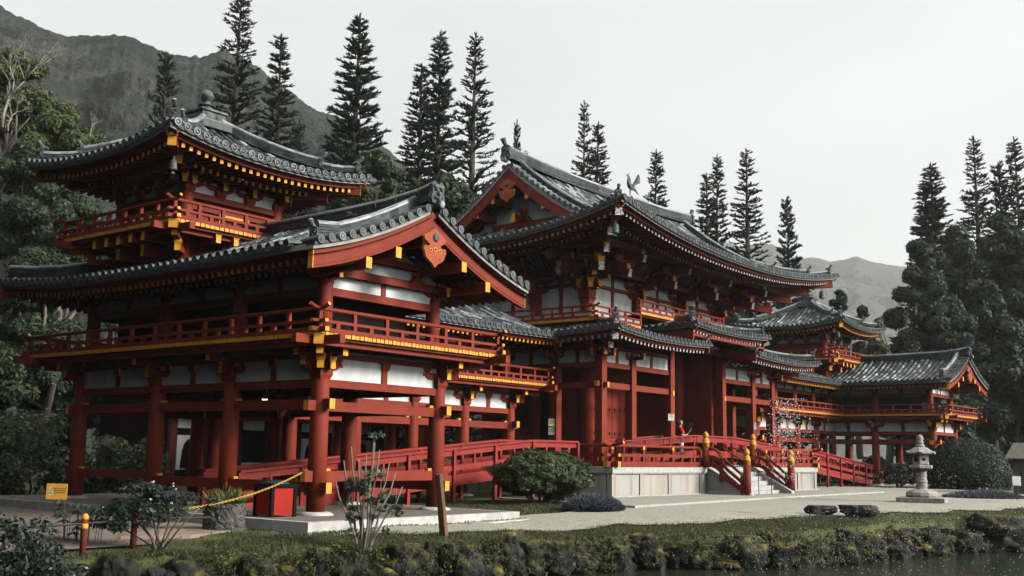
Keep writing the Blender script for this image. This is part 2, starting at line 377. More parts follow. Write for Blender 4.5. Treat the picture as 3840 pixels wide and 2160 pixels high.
def column(root, x, y, z0, z1, r=.17, stone=True, name='column'):
    m = MB(); m.lathe([(r * 1.0, 0), (r, (z1 - z0) * .55), (r * .93, z1 - z0 - .06), (r * .85, z1 - z0)], (x, y, z0), 18)
    o = m.build(name, MW, root, True)
    if stone:
        s = MB(); s.lathe([(r * 1.9, -.02), (r * 1.85, .015), (r * 1.45, .05), (r * 1.1, .055)], (x, y, z0), 16, sy=1.05); s.build('base_stone', CONC, o, True)
    return o
def faces_of(xs, ys):
    return {'S': ([(x, ys[0]) for x in xs], EX, -EY), 'N': ([(x, ys[-1]) for x in xs], EX, EY),
            'W': ([(xs[0], y) for y in ys], EY, -EX), 'E': ([(xs[-1], y) for y in ys], EY, EX)}
def lower_storey(root, xs, ys, faces, low=(), over=.85, rcol=.17, brk=True, skip=()):
    FC = faces_of(xs, ys)
    done = set()
    for fk in faces:
        pts, al, ou = FC[fk]
        for i, p in enumerate(pts):
            corner = i in (0, len(pts) - 1)
            if p not in done:
                done.add(p); column(root, p[0], p[1], ZC, 2.6, rcol)
            if (fk, i) in skip: continue
            if corner and fk in 'WE' and ('S' in faces or 'N' in faces) and ((i == 0 and 'S' in faces) or (i > 0 and 'N' in faces)): pass
            elif corner and fk in 'SN':
                sg = -1 if i == 0 else 1
                m = MB(); bracket(m, p, al * sg, ou, 2.56, 1., .62, True); m.build('bracket', MW, root)
            else:
                m = MB(); bracket(m, p, al, ou, 2.56, 1., .62); m.build('bracket', MW, root)
        for i in range(len(pts) - 1):
            a = V((*pts[i], 0)); b = V((*pts[i + 1], 0)); d = (b - a).normalized()
            e0 = .33 if i == 0 else -.1; e1 = .33 if i == len(pts) - 2 else -.1
            hz = 0 if fk in 'SN' else .035
            def tie(z0, z1, w=.13, ends=True):
                m = MB(); m.beam(a - d * (e0 if ends else -.1) + EZ * (z0 + z1) / 2, b + d * (e1 if ends else -.1) + EZ * (z0 + z1) / 2, w, z1 - z0, 0, (1 if e0 > 0 else 0, 1 if e1 > 0 else 0))
                # ochre cotter blocks beside the columns
                for s, q in ((1, a), (-1, b)):
                    c = q + d * s * (rcol + .05); m.beam(c - d * .05 + EZ * (z1 + .022), c + d * .05 + EZ * (z1 + .022), .1, .045, 1)
                m.build('tie_beam', MW, root)
            tie(2.01 + hz, 2.19 + hz)
            if fk in low:
                if fk in 'SN': tie(.75, .94)
                elif i < 2: tie(.55, .74)
                else: tie(.66, .82)
            m = MB(); m.beam(a + EZ * 2.51, b + EZ * 2.51, .15, .145, 0)
            m.beam(a + EZ * 3.03, b + EZ * 3.03, .13, .1, 0); m.build('head_beam', MW, root)
            w = MB(); w.beam(a + EZ * 2.78, b + EZ * 2.78, .05, .4, 2); w.beam(a + EZ * 3.14, b + EZ * 3.14, .05, .13, 2)
            w.build('wall_panel', MW, root)
            mids = [.5] if (b - a).length < 3.6 else [.33, .67]
            k = MB()
            for t in mids:
                c = a.lerp(b, t)
                k.beam(c + EZ * 2.58, c + EZ * 2.84, .11, .14, 0, up=d); block(k, c + EZ * 2.83, d, .2, (1, 1)); k.beam(c - d * .17 + EZ * 2.975, c + d * .17 + EZ * 2.975, .1, .03, 0)
            k.build('strut', MW, root)
def balcony(root, P, over, floor_rect, post=.78, ext0=(0, 0), beams=True):
    fl = MB(); x0, x1, y0, y1 = floor_rect; fl.box(x0, x1, y0, y1, 3.2, 3.245, 4); bo = fl.build('balcony', MW, root)
    pe = MB(); cx = (x0 + x1) / 2; cy = (y0 + y1) / 2
    plank_ends(pe, P, 3.285, lambda a, b: ((a + b) / 2 - V((cx, cy, 0)))); pe.build('plank_edge', MW, bo)
    rl = MB(); railing(rl, P, 3.325, .43, post, ext0); rl.build('railing', MW, bo)
    sb = MB()
    for k in range(len(P) - 1):
        a = V((*P[k], 0)); b = V((*P[k + 1], 0)); d = (b - a).normalized(); o = V((-d.y, d.x, 0))
        if o.dot((a + b) / 2 - V((cx, cy, 0))) < 0: o = -o
        a -= o * .16; b -= o * .16
        sb.beam(a - d * .42 + EZ * 3.19, b + d * .42 + EZ * 3.19, .12, .15, 0)
    sb.build('support_beam', MW, bo)
    for k in range(1, len(P) - 1):      # square ochre block under each corner
        c = V((*P[k], 0)); dd = (c - V((cx, cy, 0))); dd = V((math.copysign(1, dd.x), math.copysign(1, dd.y), 0)).normalized()
        cb = MB(); cb.beam(c - dd * .9 + EZ * 3.2, c + dd * .06 + EZ * 3.2, .17, .19, 0, (0, 1)); cb.build('corner_beam', MW, bo)
    return bo
def upper_storey(root, xs, ys, faces, gable=None, inset=.1):
    xs = [xs[0] + inset] + list(xs[1:-1]) + [xs[-1] - inset]; ys = [ys[0] + inset] + list(ys[1:-1]) + [ys[-1] - inset]
    FC = faces_of(xs, ys); done = set()
    for fk in faces:
        pts, al, ou = FC[fk]
        for i, p in enumerate(pts):
            if p not in done: done.add(p); column(root, p[0], p[1], 3.25, 4.4, .15, False)
            m = MB(); bracket(m, p, al, ou, 4.3, .72, .42, False, 1); m.build('bracket', MW, root)
        for i in range(len(pts) - 1):
            a = V((*pts[i], 0)); b = V((*pts[i + 1], 0)); d = (b - a).normalized()
            m = MB(); m.beam(a + EZ * 4.22, b + EZ * 4.22, .13, .15, 0); m.beam(a + EZ * 4.62, b + EZ * 4.62, .13, .13, 0); m.build('head_beam', MW, root)
            w = MB(); w.beam(a + EZ * 4.43, b + EZ * 4.43, .05, .27, 2); w.build('wall_panel', MW, root)
            k = MB(); c = a.lerp(b, .5); k.beam(c + EZ * 4.29, c + EZ * 4.56, .09, .12, 0, up=d); k.build('strut', MW, root)
    # dark block set back from the posts, its colour painting the room's shade
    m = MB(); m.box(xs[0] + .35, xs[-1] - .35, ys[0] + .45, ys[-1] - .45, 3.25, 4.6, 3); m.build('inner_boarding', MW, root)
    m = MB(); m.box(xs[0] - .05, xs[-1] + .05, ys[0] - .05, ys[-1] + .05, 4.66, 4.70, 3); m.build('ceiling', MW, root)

def gable_end(root, y, w, z_foot, z_apex, k, board=.3, out=-1, big=True, seed=0, xc=0, name='bargeboard', depth_line=True):
    """curved bargeboards with pendant; profile in x, at y."""
    pr = lambda t: z_foot + (z_apex - z_foot) * ((1 - k) * t + k * t * t)
    for sg in (-1, 1):
        m = MB(); n = 14
        T = [(sg * w * (1 - i / n), pr(i / n)) for i in range(n + 1)]
        bw = lambda t: board * (1 + .18 * t)
        for i in range(n):
            (xa, za), (xb, zb) = T[i], T[i + 1]; ha, hb = bw(i / n), bw((i + 1) / n)
            for (ya, yb, f0, f1, mi) in ((y, y + .09, 0, .84, 0), (y + .012, y + .09, .84, .87, 3), (y + .005, y + .09, .87, 1, 0)):
                P = [(xc + xa, ya, za - ha * f1), (xc + xa, yb, za - ha * f1), (xc + xa, yb, za - ha * f0), (xc + xa, ya, za - ha * f0),
                     (xc + xb, ya, zb - hb * f1), (xc + xb, yb, zb - hb * f1), (xc + xb, yb, zb - hb * f0), (xc + xb, ya, zb - hb * f0)]
                if sg > 0: P = [P[j] for j in (1, 0, 3, 2, 5, 4, 7, 6)]
                m.hexa(P, 0)
        m.beam((xc + sg * (w + .004), y + .04, z_foot - board / 2), (xc + sg * (w + .02), y + .04, z_foot - board / 2), .12, board, 1)
        m.build(name, MW, root)
    # pendant board (gegyo): shoulders, waist and a three-lobed drop
    h = board * 2.2; z0 = z_apex - board * 1.28
    half = [(0, .06), (.5, -.22), (.46, -.32), (.22, -.46), (.3, -.52), (.46, -.5), (.5, -.62), (.44, -.74), (.40, -.86), (.26, -.95), (.12, -1.02), (0, -1.14)]
    s = h * .92
    poly = [(a * s, b * s) for a, b in half] + [(-a * s, b * s) for a, b in half[-2:0:-1]]
    m = MB(); m.prism([(a, b) for a, b in poly], (xc, y - .05, z0), EX, EZ, .06, 0, 1)
    for a, b, r in ((-.2, -.62, .06), (.2, -.62, .06), (0, -.58, .07), (-.24, -.84, .045), (.24, -.84, .045)):
        m.tube([(xc + a * s, y - .112, z0 + b * s), (xc + a * s, y - .118, z0 + b * s)], r * s, 8, 1)
        m.tube([(xc + a * s, y - .112, z0 + b * s), (xc + a * s, y - .122, z0 + b * s)], r * s * .6, 8, 3)
    g = m.build('pendant', [PEND] + MW[1:], root)
    m = MB(); m.tube([(xc, y - .11, z0 - .22 * s), (xc, y - .15, z0 - .22 * s)], [.075 * h / .57, .05 * h / .57], 8); m.build('rosette', BRONZE, g)

def verge_tiles(mb, y, x0, x1, zf, sg, out=-1, p=.235, L=.42, r=.066):
    """short rows of round tiles running out to the verge, with discs."""
    n = max(1, round((x1 - x0) / p))
    for i in range(n):
        x = x0 + (x1 - x0) * (i + .5) / n; z = zf(x) + .03; xx = sg * x; rn = RN.uniform(.25, .62)
        pts = [(xx, y, z), (xx, y - out * L * .5, z), (xx, y - out * L, z)]
        mb.tube([V(pts[0]), V(pts[1])], r, 10, 0, rnd=rn); mb.tube([V(pts[1]), V(pts[2])], r * .9, 10, 0, rnd=min(1, rn + .1))
        yo = y + out * .012
        mb.tube([(xx, yo, z), (xx, y + .03 * -out, z)], r * 1.2, 10, 0, rnd=rn)
        mb.tube([(xx, yo + out * .003, z), (xx, yo, z)], r * .72, 10, 0, rnd=.08)
        mb.tube([(xx, yo + out * .008, z), (xx, yo, z)], r * .4, 8, 0, rnd=rn)
    k = 12
    for i in range(k):      # bedding strip under the discs
        xa = x0 + (x1 - x0) * i / k; xb = x0 + (x1 - x0) * (i + 1) / k
        P = [(sg * xa, y + .02, zf(xa) - .06), (sg * xa, y + .4, zf(xa) - .06), (sg * xa, y + .4, zf(xa) - .0), (sg * xa, y + .02, zf(xa) - .0), (sg * xb, y + .02, zf(xb) - .06), (sg * xb, y + .4, zf(xb) - .06), (sg * xb, y + .4, zf(xb) - .0), (sg * xb, y + .02, zf(xb) - .0)]
        if sg < 0: P = [P[j] for j in (1, 0, 3, 2, 5, 4, 7, 6)]
        mb.hexa(P, 1, rnd=.4)
        P = [(sg * xa, y + .05, zf(xa) - .125), (sg * xa, y + .35, zf(xa) - .125), (sg * xa, y + .35, zf(xa) - .06), (sg * xa, y + .05, zf(xa) - .06), (sg * xb, y + .05, zf(xb) - .125), (sg * xb, y + .35, zf(xb) - .125), (sg * xb, y + .35, zf(xb) - .06), (sg * xb, y + .05, zf(xb) - .06)]
        if sg < 0: P = [P[j] for j in (1, 0, 3, 2, 5, 4, 7, 6)]
        mb.hexa(P, 2)

def truss(root, y, hw, zb, xc=0, s=1):
    """gable infill: white plaster, two rainbow beams, frog-leg struts."""
    m = MB()
    m.poly([(xc - hw, y + .06, zb), (xc + hw, y + .06, zb), (xc + hw, y + .06, zb + .32 * s), (xc, y + .06, zb + 1.25 * s), (xc - hw, y + .06, zb + .32 * s)], 2)
    m.poly([(xc - hw, y + .07, zb), (xc - hw, y + .07, zb + .32 * s), (xc, y + .07, zb + 1.25 * s), (xc + hw, y + .07, zb + .32 * s), (xc + hw, y + .07, zb)], 4)
    m.build('gable_wall', MW, root)
    def koryo(z, w, h):
        k = MB(); n = 10; up = []; dn = []
        for i in range(n + 1):
            t = -1 + 2 * i / n; up.append((w * t, h * (1 - .35 * t ** 4) )); dn.append((w * t, .10 * h * (1 - t ** 4) * 1.6 + (0 if abs(t) < .85 else .0)))
        k.prism(dn + up[::-1], (xc, y + .02, z), EX, EZ, .13, 0); 
        return k
    k = koryo(zb + .02, hw, .2 * s); k.build('rainbow_beam', MW, root)
    for sg in (-1, 1):
        kk = MB(); x = xc + sg * hw * .52
        kk.prism([(-.3 * s, 0), (.3 * s, 0), (.26 * s, .05 * s), (.12 * s, .12 * s), (.09 * s, .2 * s), (-.09 * s, .2 * s), (-.12 * s, .12 * s), (-.26 * s, .05 * s)], (x, y, zb + .21 * s), EX, EZ, .1, 0)
        block(kk, (x, y - .03, zb + .38 * s), EX, .17 * s, (1, 1)); kk.build('frog_leg_strut', MW, root)
    k = koryo(zb + .52 * s, hw * .62, .18 * s); k.build('rainbow_beam', MW, root)
    kk = MB(); kk.prism([(-.3 * s, 0), (.3 * s, 0), (.1 * s, .12 * s), (.08 * s, .2 * s), (-.08 * s, .2 * s), (-.1 * s, .12 * s)], (xc, y, zb + .70 * s), EX, EZ, .1, 0)
    block(kk, (xc, y - .03, zb + .88 * s), EX, .17 * s, (1, 1)); kk.build('frog_leg_strut', MW, root)

# ---------------------------------------------------------------- left wing
def make_wing():
    root = empty('temple_wing', (CX, CY, 0), 'nearest two storey red wing, its gable end over the paved slab at left', 'temple wing', 'wings of the temple')
    xs = [-1.58, 1.58]; ys = [0, 2.55, 5.0, 7.95]
    lower_storey(root, xs, ys, 'SWEN', low=('S', 'W', 'E'))
    o = .85
    balcony(root, [(1.58 + o, 3.7), (1.58 + o, -o), (-1.58 - o, -o), (-1.58 - o, 7.95 + o), (1.58, 7.95 + o)], o, (-1.58 - o + .02, 1.58 + o - .02, -o + .02, 7.95 + o - .02))
    upper_storey(root, xs, ys, 'SWEN')
    # roof : gable to the pond, hip at the back
    W = 3.0; y0, y1 = -1.3, 9.25; D = W; rise = 1.2; pf = prof_fn(D, rise, .42); z0 = 4.72
    roof = MB(); L = (y1 - y0)
    lap = .55
    FW = lambda u, d, z: V((-W + d, y0 + u, z)); FE = lambda u, d, z: V((W - d, y1 - u, z)); FN = lambda u, d, z: V((W - u, y1 - d, z))
    ds = lambda u: -.05
    Zw = roof_face(roof, FW, lap, L, pf, z0, lambda u: min(D - .02, L - u), (0.04, .22))
    Ze = roof_face(roof, FE, 0, L - lap, pf, z0, lambda u: min(D - .02, u), (.22, .04))
    Zn = roof_face(roof, FN, 0, 2 * W, pf, z0, lambda u: min(D, u, 2 * W - u), (.22, .22))
    zv = lambda x: z0 + .035 + pf(W - x)
    for sg in (-1, 1): verge_tiles(roof, y0 + .02, .12, W - .02, zv, sg)
    # sheet under the verge rows
    n = 12
    for sg in (-1, 1):
        for i in range(n):
            a = W * i / n; b = W * (i + 1) / n
            roof.poly([(sg * a, y0 + .04, zv(a) - .0), (sg * b, y0 + .04, zv(b) - .0), (sg * b, y0 + lap + .1, zv(b) - .0), (sg * a, y0 + lap + .1, zv(a) - .0)], 0, .25)
    ro = roof.build('roof', MT, root)
    for (F, Z, u0, u1, hip, wl) in ((FW, Zw, .26, L, (0, 1), 1.5), (FE, Ze, 0, L - .26, (1, 0), 1.5), (FN, Zn, 0, 2 * W, (1, 1), 1.5)):
        e = MB(); eave_under(e, F, u0, u1, Z, wl, hip=hip, slope=.22); e.build('eave', MT, ro)
    # soffit of the gable overhang
    e = MB()
    for sg in (-1, 1):
        for i in range(10):
            a = W * .02 + (W - .1) * i / 10; b = W * .02 + (W - .1) * (i + 1) / 10
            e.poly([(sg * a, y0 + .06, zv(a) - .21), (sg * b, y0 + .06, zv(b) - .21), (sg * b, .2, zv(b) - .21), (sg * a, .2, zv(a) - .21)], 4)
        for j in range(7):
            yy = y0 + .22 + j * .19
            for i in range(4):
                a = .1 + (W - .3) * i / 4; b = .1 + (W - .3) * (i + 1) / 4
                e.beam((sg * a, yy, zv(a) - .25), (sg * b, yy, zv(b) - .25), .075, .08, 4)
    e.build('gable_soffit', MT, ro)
    for (x, z, h) in ((1.66, 4.60, .2), (.92, 4.90, .2), (0, 5.30, .22), (-.92, 4.90, .2), (-1.66, 4.60, .2)):
        b = MB(); b.beam((x, -1.21 if abs(x) > .1 else -1.0, z), (x, 0, z), .14, h, 0, (1, 0)); b.build('purlin', MW, root)
    gable_end(root, y0 + .14, W - .08, z0 - .085, z0 + rise - .065, .42, .31)
    truss(root, .02, 1.62, 4.48, 0, .78)
    # ridges
    r = MB(); ridge(r, [(0, y0 + .1, 6.06), (0, y0 + .5, 5.97), (0, 0, 5.9), (0, 1.4, 5.86), (0, 3.2, 5.84), (0, 4.6, 5.86)], .2, .3, 5); ro2 = r.build('ridge', MT, ro)
    m = MB(); oni(m, (0, y0 + .04, 5.98), -EY, 1.0); m.build('ridge_end_tile', MT, ro2)
    for sg in (-1, 1):
        m = MB(); pts = []
        for i in range(11):
            t = i / 10; x = .1 + (W - .55) * t; pts.append((sg * x, y0 + .52, zv(x) + .02 + (.1 * max(0, t - .8) / .2)))
        ridge(m, pts, .17, .2, 4); q = m.build('descending_ridge', MT, ro)
        m = MB(); oni(m, (sg * (W - .42), y0 + .52, zv(W - .42) + .0), V((sg, 0, 0)), .62); m.build('ridge_end_tile', MT, q)
        m = MB(); pts = []
        for i in range(9):
            t = i / 8; dd = D * (1 - t) * .98 + .12; s_ = W - dd
            pts.append((sg * (W - dd), y1 - dd, z0 + pf(dd) + .22 * max(0, 1 - dd / 3) ** 2 * 1. + .05 + .1 * t ** 6))
        ridge(m, pts, .17, .18, 4); q = m.build('hip_ridge', MT, ro)
        m = MB(); oni(m, (sg * (W - .1), y1 - .1, z0 + .3), V((sg, 1, 0)), .6); m.build('ridge_end_tile', MT, q)
    for sg in (-1, 1):
        b = MB(); c = V((sg * (W - .02), y1 - .02, z0 + .02)); d = V((sg, 1, 0)).normalized(); b.beam(c - d * 2.2 + EZ * .1, c + EZ * -.05, .15, .2, 0, (0, 1)); b.build('hip_rafter', MW, ro)
    return root

def make_tower():
    TX, TY = 14.5, 20.47
    root = empty('corner_tower', (TX, TY, 5.0), 'square red tower with pyramid tile roof and bronze ball finial behind the nearest wing', 'tower', 'corner towers of the temple')
    b = 1.2; Z = lambda z: z - 5.0
    pts = [(-b, -b), (b, -b), (b, b), (-b, b)]
    m = MB(); m.box(-b + .06, b - .06, -b + .06, b - .06, -.1, Z(6.62), 0); m.build('core_wall', MW, root)
    for p in pts: column(root, p[0], p[1], -.1, Z(6.75), .15, False)
    for k in range(4):
        a = V((*pts[k], 0)); c = V((*pts[(k + 1) % 4], 0)); d = (c - a).normalized(); o = V((d.y, -d.x, 0))
        m = MB(); m.beam(a + EZ * Z(6.66), c + EZ * Z(6.66), .16, .13, 0); m.beam(a + EZ * Z(6.40), c + EZ * Z(6.40), .14, .10, 0); m.beam(a + EZ * Z(7.06), c + EZ * Z(7.06), .14, .1, 0); m.build('head_beam', MW, root)
        w = MB(); w.beam(a + EZ * Z(6.88), c + EZ * Z(6.88), .05, .32, 2); w.build('wall_panel', MW, root)
        # framed ochre shutter on each side
        f = MB(); mid = (a + c) / 2 + o * .07
        for sx in (-1, 1): f.beam(mid + d * sx * .38 + EZ * Z(6.02), mid + d * sx * .38 + EZ * Z(6.34), .05, .05, 1, up=o)
        f.beam(mid - d * .4 + EZ * Z(6.33), mid + d * .4 + EZ * Z(6.33), .05, .05, 1); f.beam(mid - d * .01 + EZ * Z(6.02), mid + EZ * Z(6.33) - d * .01, .03, .02, 2, up=o); f.build('shutter_frame', MW, root)
        for t in (0, .335, .665, 1):
            if t == 1: continue
            p = a.lerp(c, t); mm = MB()
            if t == 0:
                prev = (a - V((*pts[k - 1], 0))).normalized(); bracket(mm, (p.x, p.y), -d, o, Z(6.68), .85, .5, True)
            else: bracket(mm, (p.x, p.y), d, o, Z(6.68), .85, .5)
            mm.build('bracket', MW, root)
        # arms carrying the balcony
        for t in ((0, .12, .31, .5, .69, .88)):
            p = a.lerp(c, t)
            for (dd, zz) in ((.50, 5.38), (.8, 5.62)):
                mm = MB()
                dr = o if t else (o - d).normalized(); rr = dd * (1.35 if t == 0 else 1)
                if t == 0 or (zz < 5.5) == (t in (.31, .69)) or zz > 5.5:
                    q = V((p.x, p.y, Z(zz)))
                    mm.beam(q, q + dr * rr, .12, .13, 0, (0, 1)); block(mm, q + dr * (rr - .07) + EZ * .06, dr, .16, (0, 1)); mm.build('balcony_arm', MW, root)
    h = 2.06
    P = [(h, h), (h, -h), (-h, -h), (-h, h), (h, h)]
    fl = MB(); fl.box(-h + .03, h - .03, -h + .03, h - .03, Z(5.74), Z(5.80), 4); bo = fl.build('balcony', MW, root)
    pe = MB(); plank_ends(pe, P, Z(5.84), lambda a, c: (a + c) / 2, .1, .02, .075); pe.build('plank_edge', MW, bo)
    rl = MB()
    for k in range(4): railing(rl, P[k:k + 2], Z(5.88), .42, .62, (.17, .17))
    rl.build('railing', MW, bo)
    sb = MB()
    for k in range(4):
        a = V((*P[k], 0)); c = V((*P[k + 1], 0)); d = (c - a).normalized(); s = .9
        sb.beam(a * s - d * .55 + EZ * Z(5.72), c * s + d * .55 + EZ * Z(5.72), .12, .14, 0)
    sb.build('support_beam', MW, bo)
    for p in ((1, 1), (1, -1), (-1, -1), (-1, 1)):
        cb = MB(); cc = V((p[0] * h, p[1] * h, Z(5.76))); dd = V((p[0], p[1], 0)).normalized(); cb.beam(cc - dd * .9, cc + dd * .06, .18, .18, 0, (0, 1)); cb.build('corner_beam', MW, bo)
    # pyramid roof
    W = 2.72; rise = 1.42; pf = prof_fn(W, rise, .5); z0 = Z(7.34); roof = MB()
    FS = [lambda u, d, z: V((-W + u, -W + d, z)), lambda u, d, z: V((W - d, -W + u, z)), lambda u, d, z: V((W - u, W - d, z)), lambda u, d, z: V((-W + d, W - u, z))]
    Zs = None
    for F in FS: Zs = roof_face(roof, F, 0, 2 * W, pf, z0, lambda u: min(W - .3, u, 2 * W - u), (.27, .27), fade=2.6)
    ro = roof.build('roof', MT, root)
    for F in FS:
        e = MB(); eave_under(e, F, 0, 2 * W, Zs, 1.55, slope=.1, tip=.22); e.build('eave', MT, ro)
    for sx, sy in ((-1, -1), (1, -1), (1, 1), (-1, 1)):
        m = MB(); pts = []
        for i in range(12):
            t = i / 11; dd = (W - .25) * (1 - t) + .25 * t
            pts.append((sx * (W - dd), sy * (W - dd), z0 + pf(dd) + .27 * max(0, 1 - dd / 2.6) ** 2 + .04 + .06 * max(0, (t - .75) / .25) ** 2))
        ridge(m, pts[:9], .17, .2, 4); q = m.build('hip_ridge', MT, ro)
        m = MB(); ridge(m, [V(p) for p in pts[8:]], .14, .1, 2); m.build('lower_hip_ridge', MT, q)
        d = V((sx, sy, 0)).normalized()
        for (i, s) in ((8, .62), (11, .62)):
            m = MB(); oni(m, V(pts[i]) + d * .04, d, s, horns=False); m.build('ridge_end_tile', MT, q)
        b = MB(); c = V((sx * (W - .16), sy * (W - .16), z0 + .27 - .33)); b.beam(c - d * 2. + EZ * .1, c, .17, .2, 0, (0, 1)); b.beam(c - d * .03 + EZ * .125, c + d * .05 + EZ * .125, .2, .055, 1)
        c2 = c - d * .75 - EZ * .17; b.beam(c2 - d * 1. + EZ * .08, c2, .16, .18, 0, (0, 1)); b.build('hip_rafter', MW, ro)
    # dew basin and ball
    m = MB(); zt = z0 + rise - .12
    m.box(-.5, .5, -.5, .5, zt - .12, zt + .05, 1); m.box(-.42, .42, -.42, .42, zt + .05, zt + .1, 0); rb = m.build('finial_base', MT, ro)
    m = MB(); m.box(-.31, .31, -.31, .31, zt + .1, zt + .31); m.box(-.36, .36, -.36, .36, zt + .31, zt + .36)
    for k in range(4):
        c, s = math.cos(k * math.pi / 2), math.sin(k * math.pi / 2)
        for a in (-.15, .15):
            ctr = V((c * .312 - s * a, s * .312 + c * a, zt + .205)); dr = V((c, s, 0))
            m.tube([ctr - dr * .02, ctr + dr * .012], .085, 8, 0)
            m.tube([ctr, ctr + dr * .018], .06, 8, 1)
    m.build('dew_basin', [BRONZE, TILED], rb)
    m = MB(); zz = zt + .37
    m.lathe([(.2, 0), (.17, .02), (.15, .05), (.16, .08), (.15, .10), (.11, .12), (.19, .125), (.205, .135), (.2, .15), (.12, .165), (.085, .19), (.08, .23), (.095, .26), (.12, .28), (.145, .33), (.152, .38), (.145, .43), (.12, .475), (.08, .51), (.03, .525), (.012, .55), (.0, .56)], (0, 0, zz), 18)
    m.build('ball_finial', BRONZE, rb, True)
    return root

def make_gallery():
    GX0, GX1, GY = 16.45, 24.6, 19.3
    root = empty('temple_gallery', ((GX0 + GX1) / 2, GY, 0), 'red two storey gallery behind the nearest wing, joining it to the main hall', 'gallery', 'galleries of the temple')
    hx = (GX1 - GX0) / 2
    xs = [-hx + 2.0375 * i for i in range(5)]; ys = [0, 2.75]
    lower_storey(root, xs, ys, 'SNE', skip=(('S', 0), ('N', 0)))
    o = .85; e = hx + .7
    balcony(root, [(-hx + 0.9, -o), (e, -o), (e, 2.75 + o), (-hx + .9, 2.75 + o)], o, (-hx + .5, e - .02, -o + .02, 2.75 + o - .02), .68)
    upper_storey(root, xs, ys, 'SNE')
    yc = 1.375; W = 2.42; rise = 1.0; pf = prof_fn(W, rise, .4); z0 = 4.72; u0 = -hx - .2; u1 = hx + 1.15; L = u1 - u0
    FS = lambda u, d, z: V((u0 + u, yc - W + d, z)); FN = lambda u, d, z: V((u1 - u, yc + W - d, z))
    roof = MB(); Zs = roof_face(roof, FS, 0, L, pf, z0, lambda u: W - .02, (0, .05)); Zn = roof_face(roof, FN, 0, L, pf, z0, lambda u: W - .02, (.05, 0))
    ro = roof.build('roof', MT, root)
    for F, Z in ((FS, Zs), (FN, Zn)):
        m = MB(); eave_under(m, F, 0, L, Z, 1.0, hip=(0, 0), slope=.22); m.build('eave', MT, ro)
    m = MB(); ridge(m, dens((u0, yc, z0 + rise), (u1, yc, z0 + rise), 8, .06), .2, .26, 5); m.build('ridge', MT, ro)
    for xe, sg in ((u1 - .06, 1), (u0 + .0, -1)):
        for s2 in (-1, 1):
            m = MB(); n = 8
            for i in range(n):
                a = W * i / n; b = W * (i + 1) / n
                za = z0 - .04 + pf(a); zb = z0 - .04 + pf(b)
                m.beam((xe, yc + s2 * (W - a), za - .12), (xe, yc + s2 * (W - b), zb - .12), .08, .26, 0, (1 if i == 0 else 0, 0))
            if sg > 0: m.build('bargeboard', MW, ro)
    m = MB(); m.poly([(hx + .05, yc - 1.5, 4.6), (hx + .05, yc + 1.5, 4.6), (hx + .05, yc + 1.5, 5.), (hx + .05, yc, z0 + rise - .1), (hx + .05, yc - 1.5, 5.)], 2); m.build('gable_wall', MW, root)
    return root

wing = make_wing(); tower = make_tower(); gallery = make_gallery()
def mirror_copy(o, label, xroot):
    c = copy_tree(o); c.location.x = xroot; c['label'] = label; return c
wing_r = mirror_copy(wing, 'farther two storey red wing at right, behind the stone lantern and domed bush', 2 * XM - CX)
tower_r = mirror_copy(tower, 'square red tower with pyramid tile roof right of the main hall, above the farther gallery', 49.42)
gal_r = mirror_copy(gallery, 'red two storey gallery right of the main hall stairs, seen through the fountain drops', 2 * XM - (16.45 + 24.6) / 2)
gal_r.scale.x = -1
# mirrored wing needs its balcony towards the hall
wing_r.scale.x = -1
